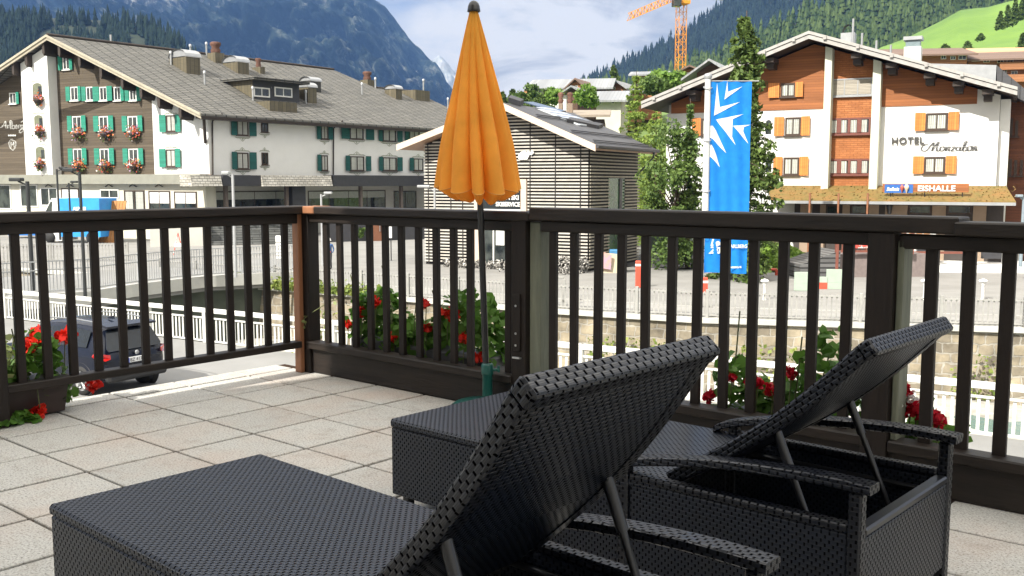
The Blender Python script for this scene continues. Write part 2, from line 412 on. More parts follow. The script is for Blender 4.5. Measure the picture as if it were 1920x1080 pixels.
# unseen upper floors behind the photographer, added to shade the terrace
AWX = -.03
REND = mat('house render', (.62, .60, .55), .85, (.5, .48, .44), 2)
q = MB(); q.pxz([(AWX, 0), (8.5, 0), (8.5, 9.6), (.36, 9.6), (.36, 6.9), (AWX, 5.2)], -9.5, -6.6); q.build('upper_shade_wall', REND, hb)  # left edge sloped to shape the sunlight at the railing corner
q = MB(); q.box(.7, 8.5, -6.599, -5.6, 6.3, 6.45); q.build('balcony', WOODH, hb)
q = MB(); q.prism([(.36, -6.0, 9.5), (.36, -8.0, 10.6), (.36, -10, 9.5), (.36, -10, 9.3), (.36, -8, 10.4), (.36, -6.0, 9.3)], (8.2, 0, 0)); q.build('roof', WOODH, hb)

# ---- railings
def baluster(px, fr, parent, y0, z0, z1, w=.042, d=.026, dx=0):
    x, _ = fr.hit(px, 550, y0); b_ = MB(); b_.cbox(-w / 2, w / 2, 0, d, z0, z1, .003)
    return b_.build('baluster', WOOD, parent, (x + dx, y0, 0), (0, R(random.uniform(-.25, .25)), R(random.uniform(-2, 2))))
rail_f = fthing('terrace_railing', 'long dark brown wooden railing along the front of the terrace behind the parasol', 'railing', TF)
fx = lambda px, y=0: TF.hit(px, 550, y)[0]
ZT = 1.035
for px in (611, 636.5, 663.5, 692, 721.5, 751.5, 783.5, 816, 848, 879, 951.5): baluster(px, TF, rail_f, .02, .19, .965)
for px in (1035, 1118, 1162, 1208.5, 1256, 1304.5, 1357, 1409.5, 1464.5, 1522, 1586): baluster(px, TF, rail_f, .02, .19, .975)
baluster(1074, TF, rail_f, .02, .19, .935)
for px in (1745, 1815, 1888, 1968): baluster(px, TF, rail_f, .02, .19, .965, .046)
px0, px1, px2 = fx(965), fx(1012), fx(1632)
def rail_piece(name, x0, x1, z0, z1, y0, y1, mt=WOODH, bow=0, parent=rail_f, c=.006):
    b_ = MB(); b_.cbox(x0, x1, y0, y1, z0, z1, c); return b_.build(name, mt, parent)
rail_piece('handrail', .145, fx(1000), .985, 1.03, -.045, .10)
rail_piece('handrail', -.02, .143, .985, 1.031, -.046, .10, WOODSUN)['label'] = 'orange end piece of the handrail, painted as sunlit'
rail_piece('handrail', fx(1000), fx(1797), .99, 1.052, -.04, .10)
rail_piece('handrail', fx(1797) - .01, fx(2300), .985, 1.036, -.06, .085)
rail_piece('upper_rail', .0, fx(965), .93, .984, .0, .055)
rail_piece('upper_rail', fx(1012), fx(1632), .935, .989, .0, .055)
rail_piece('upper_rail', fx(1680), fx(2300), .928, .984, .0, .055)
rail_piece('lower_rail', .03, fx(965), .155, .2, -.035, .06)
rail_piece('lower_rail', fx(1012), fx(1632), .155, .2, -.035, .06)
rail_piece('lower_rail', fx(1680), fx(2300), .15, .195, -.035, .06)
rail_piece('skirting_board', .03, fx(2300), .004, .153, .0, .04, WOODH)
# posts of the front railing
bq = MB(); bq.cbox(fx(963), fx(990), -.02, .03, .0, .988, .004); bq.build('post', WOOD, rail_f)
bq = MB(); bq.cbox(fx(991.5), fx(1012), .005, .1, .0, .98, .004); bq.build('post', WOODG, rail_f)['label'] = 'pale greenish grey post'
bq = MB(); bq.cbox(fx(968), fx(982), -.032, -.02, .33, .62, .002); bq.build('joint_plate', WOOD, rail_f)
bq = MB(); bq.cbox(fx(1628), fx(1678), -.03, .05, .0, .989, .004); bq.build('post', WOOD, rail_f)
bq = MB(); bq.cbox(fx(1679.5), fx(1692), .0, .1, .0, .96, .004); bq.build('post', WOODG, rail_f)['label'] = 'pale greenish grey post'
for z in (.12, .36, .42, .56): bq = MB(); bq.tube([(fx(975), -.036, z), (fx(975), -.0325, z)], .006, 10); bq.build('bolt', METAL, rail_f)
bq = MB(); bq.cbox(fx(972), fx(986), -.05, -.0325, .295, .303, .001); bq.build('latch', METAL, rail_f)
bq = MB(); bq.cbox(.62, 8, .105, .13, .06, .135, .003); bq.build('ledge_board', mat('weathered grey plank', (.22, .24, .27), .5, (.13, .14, .16), 5, .002, stretch=(1, 8, 8)), rail_f)
# left railing
LF = Frame(TO, 130.6 - 90)            # x = along +a toward the corner, y = away (outward left)
rail_l = fthing('terrace_railing', 'shorter dark wooden railing on the left, above the parked car', 'railing', LF)
for px in (35, 86, 134, 182, 230, 272, 314.5, 355, 394, 434, 469, 503.5, 538):
    x, _ = LF.hit(px, 560, .01); b_ = MB(); b_.cbox(-.021, .021, 0, .026, .18, .965, .003)
    b_.build('baluster', WOOD, rail_l, (x, .01, 0), (0, R(random.uniform(-.3, .3)), 0))
lx = LF.hit(2, 560, 0)[0]
b_ = MB(); b_.cbox(-3.6, .045, -.045, .095, .985, 1.032, .006); b_.build('handrail', WOODH, rail_l)
b_ = MB(); b_.cbox(-3.6, -.05, .0, .05, .925, .984, .004); b_.build('upper_rail', WOODH, rail_l)
b_ = MB(); b_.cbox(-3.6, -.05, -.02, .055, .16, .2, .004); b_.build('lower_rail', WOODH, rail_l)
b_ = MB(); b_.cbox(lx - .09, lx, -.03, .05, 0, .98, .004); b_.build('post', WOOD, rail_l)
b_ = MB(); b_.cbox(-.018, .07, -.05, .045, .0, .984, .004); b_.build('corner_post', WOOD, rail_l)
b_ = MB(); b_.cbox(-.05, -.0185, .0, .06, .0, .984, .004); b_.build('sunlit_post_strip', WOODSUN, rail_l)['label'] = 'orange brown strip on the corner post, painted as sunlit'  # strip stands in for the sunlit face of the corner post
b_ = MB(); b_.cbox(.046, .06, -.09, -.05, .03, .08, .003); b_.build('foot_bracket', METAL, rail_l)

# ---- parasol
ORANGE = mat_cloth('amber parasol cloth', (.98, .50, .085), .5, 5)
UX, UY = TF.hitz(914, 775, 0); UP = TF.w(UX, UY)
um = thing('parasol', 'closed amber orange parasol standing in front of the railing', 'parasol', UP)
lean = (at_d(888, 10, UP.y) - UP)
def upole(z): return Vector((lean.x * z / lean.z, 0, z))
b_ = MB(); b_.tube([upole(.03), upole(2.01)], .0165, 14); b_.build('pole', BLACKM, um)
GREEN = mat('green plastic', (.012, .10, .085), .35)
us = thing('parasol_stand', 'green plastic parasol stand tube beside the front railing', 'stand', UP)
b_ = MB(); b_.lathe([(.0, .0), (.2, .0), (.2, .03), (.17, .055), (.035, .07), (.03, .08)], 28); b_.build('base', GREEN, us)
b_ = MB(); b_.lathe([(.026, .07), (.026, .2), (.029, .202), (.031, .21), (.031, .25), (.028, .258), (.02, .262)], 20); b_.build('tube', GREEN, us)
b_ = MB(); b_.tube([(.03, 0, .225), (.062, -.005, .23)], .008, 8); b_.tube([(.058, -.005, .215), (.058, -.005, .247)], .007, 8); b_.build('clamp_screw', GREEN, us)
# canopy, folded: pleats
NA, NH = 360, 54; V = []; Fq = []
ztop, zb = 2.015, 1.20
for j in range(NH + 1):
    t = j / NH
    for i in range(NA):
        a = 2 * math.pi * i / NA
        ph = 6 * a + .7 * math.sin(a * 2 + 1) + .5 * math.sin(3 * a) + .35 * math.sin(5 * a + 2)
        w = abs(math.sin(ph)); fold = 2 * w ** .62 - 1
        Rm = .016 + .166 * t ** .93
        amp = (.10 + .13 * t) * (1 + .35 * math.sin(2.3 * a + 3 * t))
        r = Rm * (1 + amp * fold) + .012 * t * math.sin(a - .6)
        side = .5 + .5 * math.cos(a - 1.55)          # far side hangs lower
        z = ztop - (ztop - zb) * t
        if t > .8:
            k = (t - .8) / .2; z -= k * (.0 + .11 * (1 - side) * .5 + .03 * (1 + fold) * .5); r *= 1 - .06 * k * k * (1 - fold)
        tw = a + .22 * t
        c_ = upole(z); V.append((c_.x + r * math.cos(tw), c_.y + r * math.sin(tw), z))
for j in range(NH):
    for i in range(NA):
        k = (i + 1) % NA; Fq.append((j * NA + i, (j + 1) * NA + i, (j + 1) * NA + k, j * NA + k))
can = fastmesh('canopy', V, Fq, ORANGE, um, smooth=True)
# inner lining folded back under the hem
V2 = []; Fq2 = []
for j in range(7):
    t = j / 6
    for i in range(NA):
        x, y, z = V[NH * NA + i]; c_ = upole(z); k = 1 - .62 * t ** .8
        V2.append((c_.x + (x - c_.x) * k, c_.y + (y - c_.y) * k, z - .045 * math.sin(t * math.pi * .8) + .01 * math.sin(i * .26) * t))
for j in range(6):
    for i in range(NA):
        k = (i + 1) % NA; Fq2.append((j * NA + i, (j + 1) * NA + i, (j + 1) * NA + k, j * NA + k))
fastmesh('lining', V2, Fq2, ORANGE, um, smooth=True)
b_ = MB(); b_.tube([V[NH * NA + i] for i in range(NA)] + [V[NH * NA]], .0022, 5); b_.build('hem', mat_cloth('hem tape', (.8, .42, .12), .2), um)
tp = upole(2.004)
b_ = MB(); b_.lathe([(.028, 0), (.033, .003), (.031, .012), (.029, .028), (.023, .043), (.012, .053), (.0, .056)], 20, tp); b_.build('finial', BLACKM, um)

# ---- loungers
WV = mat_weave('charcoal weave'); WVH = mat_weave('charcoal weave with gaps', .014, .03, holes=True); WVB = mat_weave('charcoal weave edge', .0115, .024, col=(.005, .0065, .011))
SEAT_Z = .34; LW = .65; LL = 1.71; HINGE = 1.15; BL = .684; YB = .05
def make_lounger(P, az_l, angle, label):
    fr = Frame(P, az_l)                # x toward the head, y across (away from the camera)
    t = fthing('sun_lounger', label, 'sun lounger', fr, 'black woven sun loungers on the terrace')
    z0 = .065
    b = MB(); b.cbox(0, HINGE - .02, 0, LW, SEAT_Z - .03, SEAT_Z, .007); b.build('seat', WV, t)
    b = MB(); b.cbox(.004, 1.0, .004, .028, z0, SEAT_Z - .031, .004); b.build('side_panel', WV, t)
    b = MB(); b.cbox(.004, 1.0, LW - .028, LW - .004, z0, SEAT_Z - .031, .004); b.build('side_panel', WV, t)
    b = MB(); b.cbox(.003, .028, .03, LW - .03, z0, SEAT_Z - .031, .004); b.build('foot_panel', WV, t)
    # open box under the backrest
    for y in (.002, LW - .03):
        b = MB(); b.cbox(1.035, LL - .03, y, y + .028, z0, SEAT_Z - .012, .004); b.build('side_panel', WV, t)
        b = MB(); b.cbox(1.035, LL - .03, y - .003, y + .034, SEAT_Z - .0115, SEAT_Z + .012, .005); b.build('cap_rail', WVB, t)
    b = MB(); b.cbox(LL - .029, LL, .03, LW - .03, z0, SEAT_Z - .022, .004); b.build('head_panel', WV, t)
    b = MB(); b.cbox(LL - .033, LL + .003, .034, LW - .034, SEAT_Z - .0215, SEAT_Z + .0, .005); b.build('cap_rail', BLACKM, t)
    b = MB(); b.box(.98, LL - .031, .031, LW - .031, .10, .104); b.build('bottom_shelf', WVH, t)
    for x in (1.0, LL - .03):
        for y in (-.006, LW - .03):
            b = MB(); b.cbox(x, x + .034, y, y + .036, .0, SEAT_Z + (.03 if x == 1.0 else .095), .005); b.build('leg', WVB, t)
    for y in (.03, LW - .065):
        b = MB(); b.cbox(.03, .06, y, y + .035, .0, z0 + .02, .004); b.build('leg', BLACKM, t)
    # armrests, arched
    for y in (-.012, LW - .045):
        prof = [(.955, .362), (.985, .378), (1.05, .398), (1.18, .425), (1.34, .448), (1.5, .460), (1.62, .464), (1.735, .462)]
        pr = smooth_path([Vector((a_, 0, c_)) for a_, c_ in prof], 4); n = len(pr); vs = []; fs = []
        for p in pr:
            for dy, dz in ((-.002, -.02), (.0, -.003), (.005, .0), (.053, .0), (.058, -.003), (.06, -.02), (.055, -.024), (.003, -.024)):
                vs.append((p.x, y + dy, p.z + dz))
        for i in range(n - 1):
            for k in range(8): k2 = (k + 1) % 8; fs.append((i * 8 + k, (i + 1) * 8 + k, (i + 1) * 8 + k2, i * 8 + k2))
        fs += [list(range(8)), list(range((n - 1) * 8, n * 8))[::-1]]
        b = MB(); b.add(vs, fs); b.build('armrest', WVB, t)
    # backrest, hinged
    ca, sa = math.cos(R(angle)), math.sin(R(angle))
    b = MB(); n = 14; th = .034
    sec = []
    for i in range(n + 1):
        s_ = i / n; sec.append((s_ * BL, .028 * math.sin(math.pi * s_ ** 1.1) * -1))
    outer = [(x, z + th) for x, z in sec]; inner = [(x, z) for x, z in sec]
    for i in range(n):
        vs = []
        for (x, z) in (inner[i], inner[i + 1], outer[i + 1], outer[i]): vs += [(x, YB + .04, z), (x, LW - YB - .04, z)]
        b.add(vs, [(0, 1, 3, 2), (4, 5, 7, 6)], 0)
    bk = b.build('backrest', WV, t, (HINGE, 0, SEAT_Z - .012), (0, -R(angle), 0))
    for y in (YB, LW - YB - .05):
        b = MB(); pth = [Vector((x, 0, z)) for x, z in sec]; vs = []; fs = []
        for i in range(n + 1):
            x, z = sec[i]
            for dy, dz in ((0, .004), (.004, -.003), (.046, -.003), (.05, .004), (.05, th - .001), (.046, th + .005), (.004, th + .005), (0, th - .001)):
                vs.append((x, y + dy, z + dz))
        for i in range(n):
            for k in range(8): k2 = (k + 1) % 8; fs.append((i * 8 + k, i * 8 + k2, (i + 1) * 8 + k2, (i + 1) * 8 + k))
        fs += [list(range(8))[::-1], list(range(n * 8, n * 8 + 8))]
        b.add(vs, fs); b.build('side_frame', WVB, bk)
    b = MB(); b.cbox(BL - .002, BL + .036, YB, LW - YB, -.006, th + .006, .006); b.build('top_frame', WVB, bk)
    # struts to the bottom rack
    for y in (.085, LW - .10):
        hp = Vector((HINGE + .36 * ca + .01, y, SEAT_Z + .36 * sa - .03)); fp = Vector((hp.x + .17, y, .145))
        b = MB(); d_ = (fp - hp); b.tube([hp, fp], .009, 8); b.tube([hp - d_ * .03, hp + d_ * .25], .013, 8)
        b.tube([hp + Vector((0, -.014, 0)), hp + Vector((0, .016, 0))], .012, 10)
        b.build('strut', BLACKM, t)
    b = MB(); b.tube([(HINGE + .36 * ca + .15, .07, .16), (HINGE + .36 * ca + .15, LW - .08, .16)], .010, 8)
    b.tube([(1.05, .04, SEAT_Z - .05), (LL - .05, .04, SEAT_Z - .05)], .009, 6); b.tube([(1.05, LW - .04, SEAT_Z - .05), (LL - .05, LW - .04, SEAT_Z - .05)], .009, 6)
    b.build('support_bar', BLACKM, t)
    return t
L1 = make_lounger(at_z(90, 945, SEAT_Z), 131.9, 48, 'black woven sun lounger nearest the viewer, backrest raised steeply')
L2 = make_lounger(at_z(730, 785, SEAT_Z), 131.9, 38.3, 'black woven sun lounger closer to the railing, backrest tilted lower')

# ---- geraniums
LEAFG = mat_leaf('geranium leaf', (.05, .13, .018), (.13, .26, .04)); LEAFV = mat_leaf('variegated leaf', (.09, .17, .03), (.45, .48, .22))
PETR = mat_leaf('red petal', (.55, .010, .008), (.75, .035, .012), .5, .25); STEM = mat('stem', (.12, .14, .05), .6); PETD = mat_leaf('crimson petal', (.42, .006, .02), (.6, .01, .03), .5, .25)
def rand_quads(pts, size, up=.5, ar=1.0, hexa=True):
    """leaf polygons with random tilt around each point"""
    V = []; Fc = []; k = 6
    for p in pts:
        n = Vector((random.gauss(0, 1), random.gauss(0, 1), random.gauss(0, 1) + up * 2)).normalized()
        a = n.orthogonal().normalized(); a.rotate(Matrix.Rotation(random.uniform(0, 6.28), 3, n)); b = n.cross(a)
        s = size * random.uniform(.6, 1.25); base = len(V)
        for i in range(k):
            q = 2 * math.pi * i / k; rr = s * (1 if i else .6); V.append(tuple(p + a * math.cos(q) * rr + b * math.sin(q) * rr * ar + n * (.18 * s * math.cos(2 * q))))
        Fc.append(tuple(range(base, base + k)))
    return V, Fc
def plant(parent, x0, x1, y0, y1, z0, z1, n, leafm, size, blooms, bloomm, bs=.03, stems=6, droop=0):
    pts = []
    for _ in range(n):
        u = random.random(); x = x0 + (x1 - x0) * u; h = random.random() ** .8
        prof = .55 + .45 * math.sin(u * 9 + x0 * 3) * math.sin(u * 3.1416)
        y = y0 + (y1 - y0) * random.random(); pts.append(Vector((x, y - droop * (1 - h), z0 + (z1 - z0) * h * max(.35, prof))))
    V, Fc = rand_quads(pts, size); fastmesh('plant_pieces', V, Fc, leafm, parent)
    s = MB()
    for _ in range(stems):
        x = random.uniform(x0, x1); y = random.uniform(y0, y1); zt = z1 + random.uniform(-.1, .03)
        s.tube([(x, y, z0), (x + .02, y, (z0 + zt) / 2), (x + random.uniform(-.08, .08), y, zt)], .0035, 5)
    for (bx, by, bz) in blooms: s.tube([(bx, by, max(z0, bz - .16)), (bx + .01, by, bz)], .003, 5)
    if s.v: s.build('stem', STEM, parent)
    for (bx, by, bz) in blooms:
        P = [Vector((bx, by, bz)) + Vector((random.gauss(0, 1), random.gauss(0, 1), random.gauss(0, .8))).normalized() * bs * random.random() ** .4 for _ in range(46)]
        V, Fc = rand_quads(P, bs * .42, .2); fastmesh('bloom', V, Fc, bloomm, parent)
BOX = mat('dark plastic planter', (.04, .025, .022), .5); BOX2 = mat('grey planter', (.06, .06, .065), .5)
def fl(px, py, y):  # blooms by the plane in which the planter stands
    x, z = TF.hit(px, py, y); return (x, y, z)
Y1 = .12
g1 = fthing('flower_box', 'window box of bushy red geraniums hung outside the railing left of the parasol', 'flower box', TF, 'geranium boxes hung outside the front railing')
xa, xb = fx(650, Y1), fx(915, Y1)
b = MB(); b.cbox(xa, xb, .14, .34, .05, .23, .01); b.build('trough', BOX2, g1)
plant(g1, xa - .02, xb + .02, .12, .36, .18, .66, 1100, LEAFG, .03, [fl(677, 585, Y1), fl(703, 566, Y1), fl(838, 586, Y1), fl(651, 608, Y1), fl(797, 570, Y1), fl(738, 634, Y1), fl(797, 615, Y1), fl(850, 592, Y1), fl(868, 632, Y1), fl(893, 672, Y1)], PETR, .034, 6)
g2 = fthing('flower_box', 'window box of straggly red geraniums behind the backrests of the loungers', 'flower box', TF, 'geranium boxes hung outside the front railing')
xa, xb = fx(1345, Y1), fx(1640, Y1)
b = MB(); b.cbox(xa, xb, .14, .34, .0, .17, .01); b.build('trough', BOX2, g2)
plant(g2, xa - .02, xb + .03, .12, .36, .14, .58, 620, LEAFG, .028, [fl(1480, 698, Y1), fl(1369, 706, Y1), fl(1408, 718, Y1), fl(1447, 731, Y1), fl(1418, 717, Y1), fl(1330, 744, Y1)], PETD, .03, 7)
g3 = fthing('flower_box', 'window box with crimson and white geraniums right of the wide railing post', 'flower box', TF, 'geranium boxes hung outside the front railing')
xa, xb = fx(1690, Y1), fx(1775, Y1)
b = MB(); b.cbox(xa, xb, .14, .34, .0, .17, .01); b.build('trough', BOX2, g3)
plant(g3, xa - .02, xb + .03, .12, .36, .12, .3, 160, LEAFG, .028, [fl(1696, 733, Y1), fl(1703, 768, Y1), fl(1715, 764, Y1), fl(1722, 772, Y1), fl(1748, 782, Y1), fl(1757, 786, Y1)], PETD, .032, 1)
P_ = [Vector(fl(1706, 750, Y1)) + Vector((random.gauss(0, .025), random.gauss(0, .02), random.gauss(0, .012))) for _ in range(40)]
V, Fc = rand_quads(P_, .013); fastmesh('bloom', V, Fc, mat_leaf('white petal', (.7, .7, .65), (.8, .8, .78)), g3)
g4 = fthing('planter', 'dark trough of variegated ivy and scarlet geraniums at the left edge of the terrace', 'flower box', LF)
def gl(px, py, y): x, z = LF.hit(px, py, y); return (x, y, z)
x1 = LF.hit(122, 760, .12)[0]; x0 = x1 - .62
b = MB(); b.prism([(x0, .08, .01), (x1 - .02, .08, .01), (x1, .06, .19), (x0, .06, .19)], (0, .2, 0)); b.build('trough', BOX, g4)
plant(g4, x0, x1, .05, .3, .16, .50, 420, LEAFG, .03, [gl(62, 640, .18), gl(118, 632, .18), gl(74, 625, .2), gl(50, 650, .14), gl(128, 628, .2), gl(175, 720, .16), gl(72, 772, .03)], PETR, .04, 2)
plant(g4, x0, x0 + .40, .03, .3, .2, .5, 330, LEAFV, .022, [], PETR, 0, 3)
plant(g4, x1 - .12, x1 + .06, .08, .28, .05, .26, 110, LEAFG, .026, [], PETR, 0, 2)
plant(g4, x0 + .12, x0 + .42, -.04, .04, .0, .07, 60, LEAFG, .026, [], PETR, 0, 0)
vine = MB(); pts = [TF.w(.03, -.03, .3), TF.w(.02, -.03, .34), TF.w(.08, .03, .4), TF.w(.2, .06, .46), TF.w(.34, .10, .47), TF.w(.42, .2, .42)]
vine.tube(smooth_path([Vector(p) for p in pts]), .003, 5)
vo = tag(vine.build('vine_tendril', STEM), 'thin leafy tendril growing around the corner post of the railing', 'vine')
V, Fc = rand_quads([Vector(pts[i]) + Vector((random.gauss(0, .02), random.gauss(0, .02), random.gauss(0, .02))) for i in (0, 0, 1, 1, 2, 3, 4, 4, 5, 0)], .016); fastmesh('plant_pieces', V, Fc, LEAFV, vo)
# ================================================================ GROUND
ZS = -3.7                                   # street level
GRAVEL = mat('pale sunlit gravel asphalt', (.255, .25, .238), .9, (.175, .17, .16), .6, .01, bscale=9)
ASPH = mat('light asphalt', (.235, .235, .23), .9, (.165, .165, .16), .35, .006, bscale=30)
GRASS_D = mat('meadow grass', (.10, .20, .025), .9, (.06, .13, .02), .3, .03)
b = MB(); b.add([(-9000, -4000, -8.2), (9000, -4000, -8.2), (9000, 9000, -8.2), (-9000, 9000, -8.2)], [(0, 1, 2, 3)])
struct('ground', b, mat('valley floor', (.10, .13, .05), .95, (.16, .15, .10), .02))
# near street, up to the white fence along the river
NF0 = at_z(47, 546, ZS + 1.05); NF1 = at_z(1920, 723, ZS + 1.05)
nfd = (NF1 - NF0); nfd.z = 0; nfd.normalize(); nfn = Vector((-nfd.y, nfd.x, 0))
A0 = NF0 - nfd * 60; A1 = NF1 + nfd * 30
b = MB(); b.pxy([(A0.x, A0.y), (-60, -10), (40, -10), (A1.x, A1.y)], ZS - .6, ZS); struct('street', b, ASPH)
q0, q1 = A0 + nfn * .0, A1 + nfn * .0
b = MB(); b.add([p for p in ((q0.x, q0.y, ZS - .601), (q1.x, q1.y, ZS - .601), (q1.x + nfn.x * .5, q1.y + nfn.y * .5, -8.1), (q0.x + nfn.x * .5, q0.y + nfn.y * .5, -8.1))], [(0, 1, 2, 3)])
RUBST = mat_brick('rubble masonry', .55, .36, ((.31, .265, .19), (.17, .148, .115)), (.30, .28, .24), .03, .9, .06, noise=.55, wob=.28)
struct('near_bank', b, RUBST)
# far bank: line of the picket fence
ZP = -3.8
pz_ = lambda p: Vector((p.x, p.y, ZP + .004))
FB = [at_z(px, py, ZP) for px, py in ((300, 524), (600, 546), (1026, 581), (1300, 598), (1920, 617))]
FB = [FB[0] + (FB[0] - FB[1]).normalized() * 12] + FB + [FB[-1] + (FB[-1] - FB[-2]).normalized() * 40]
b = MB(); pl = [(p.x, p.y) for p in FB] + [(90, 60), (120, 260), (-120, 260), (-90, 70)]
b.pxy(pl, ZP - .5, ZP); struct('plaza', b, GRAVEL)
b = MB(); vs = []; fs = []
for p in FB: vs += [(p.x, p.y - .05, ZP - .12), (p.x + .1, p.y - .45, -6.6)]
for i in range(len(FB) - 1): fs.append((2 * i, 2 * i + 1, 2 * i + 3, 2 * i + 2))
b.add(vs, fs); ow = b.build('river_wall', RUBST); tag(ow, 'rubble stone retaining wall along the far bank of the river', 'wall')
b = MB()
for i in range(len(FB) - 1):
    p, q = FB[i], FB[i + 1]; d = (q - p).normalized(); n = Vector((-d.y, d.x, 0))
    b.prism([p - n * .22 + Vector((0, 0, -.115)), q - n * .22 + Vector((0, 0, -.115)), q - n * .22 + Vector((0, 0, .06)), p - n * .22 + Vector((0, 0, .06))], n * .45)
co_ = b.build('coping', mat('coping concrete', (.5, .49, .45), .85, (.36, .36, .33), 1.5), ow)
# river bed and water
b = MB(); nx, ny = 120, 60; X = np.linspace(-45, 55, nx); Yv = np.linspace(8, 55, ny); vs = []; fs = []
from mathutils import noise as mn
for j in range(ny):
    for i in range(nx): vs.append((X[i], Yv[j], -6.3 + .5 * mn.noise(Vector((X[i] * .35, Yv[j] * .35, 0))) + .25 * mn.noise(Vector((X[i] * 1.4, Yv[j] * 1.4, 3)))))
for j in range(ny - 1):
    for i in range(nx - 1): fs.append((j * nx + i, j * nx + i + 1, (j + 1) * nx + i + 1, (j + 1) * nx + i))
b.add(vs, fs, 0, True); struct('river_bed', b, mat('river cobbles', (.48, .47, .44), .85, (.16, .15, .12), 1.2, .08, bscale=6))
m, nt, bs = shader('river water'); bs.inputs['Base Color'].default_value = (.10, .17, .16, 1); bs.inputs['Roughness'].default_value = .12
tc = nt.new('ShaderNodeTexCoord'); bp = nt.new('ShaderNodeBump'); bp.inputs['Distance'].default_value = .05
nt.put(bp.inputs['Height'], nt.noise(tc.outputs['Object'], 2.5, 5)); nt.l.new(bp.outputs[0], bs.inputs['Normal'])
b = MB(); b.add([(-50, 8, -6.38), (60, 8, -6.38), (60, 56, -6.38), (-50, 56, -6.38)], [(0, 1, 2, 3)]); struct('river', b, m)
def scatter_leaves(name, pts, size, mt, up=.4, ar=1.0):
    """numpy diamonds at given points (n,3)"""
    P = np.asarray(pts, float); n = len(P); nr = rng.normal(size=(n, 3)); nr[:, 2] += up; nr /= np.linalg.norm(nr, axis=1)[:, None]
    t = rng.normal(size=(n, 3)); a = np.cross(nr, t); a /= np.linalg.norm(a, axis=1)[:, None]; bb = np.cross(nr, a)
    s = size * rng.uniform(.55, 1.3, n)[:, None]; r2 = ar * rng.uniform(.8, 1.2, n)[:, None]
    V = np.stack([P + a * s, P + bb * s * r2, P - a * s, P - bb * s * r2], 1).reshape(-1, 3); Fq = np.arange(4 * n).reshape(n, 4)
    return V, Fq
# weeds along the water and on top of the wall
GREENW = mat_leaf('bank weeds', (.10, .17, .03), (.30, .33, .09), .6, .3, 1.2)
pts = []
for _ in range(16000):
    x = random.uniform(-14, 30); y0 = A0.y + (x - A0.x) * nfd.y / nfd.x; yy = y0 + abs(random.gauss(0, 2.6)) + .5
    if mn.noise(Vector((x * .5, yy * .5, 1))) < -.08: continue
    h = abs(random.gauss(0, .45)); pts.append((x, yy, -6.25 + h + .9 * max(0, 1 - (yy - y0) / 3)))
for _ in range(5200):
    k = random.random() * (len(FB) - 3) + 1; i = int(k); p = FB[i].lerp(FB[i + 1], k - i)
    if mn.noise(Vector((p.x * .4, p.y * .3, 8))) < .05: continue
    pts.append((p.x, p.y - .5 - abs(random.gauss(0, .12)), -6.4 + random.random() ** 2 * 1.8))
for _ in range(2600):
    k = random.random() * .95 + 1.35; i = int(k); p = FB[i].lerp(FB[i + 1], k - i)
    pts.append((p.x + random.gauss(0, .1), p.y - .3 + random.gauss(0, .12), ZP + abs(random.gauss(0, .22))))
V, Fq = scatter_leaves('w', pts, .075, GREENW, .3)
tag(fastmesh('bank_vegetation', V, Fq, GREENW), 'weeds, grasses and shrubs growing along the river banks', 'vegetation', kind='stuff')

b = MB()
for i in range(1, len(FB) - 1):
    p, q = FB[i], FB[i + 1]; d = (q - p).normalized(); n = Vector((-d.y, d.x, 0)); o_ = n * 2.6
    b.prism([pz_(p + o_), pz_(q + o_), pz_(q + o_ + n * .28), pz_(p + o_ + n * .28)], (0, 0, .11))
struct('kerb', b, mat('stone kerb', (.36, .35, .33), .85, (.24, .235, .22), 2))
b = MB(); q = [FB[1], FB[2], FB[3], FB[4], FB[5]]; q2 = []
for i, p in enumerate(q): d = (q[min(i + 1, 4)] - q[max(i - 1, 0)]).normalized(); q2.append(p + Vector((-d.y, d.x, 0)) * 2.58)
b.pxy([(p.x, p.y + .3) for p in q] + [(p.x, p.y) for p in q2[::-1]], ZP + .004, ZP + .10); struct('pavement', b, mat('pavement', (.30, .295, .28), .9, (.20, .195, .185), .9, .004))
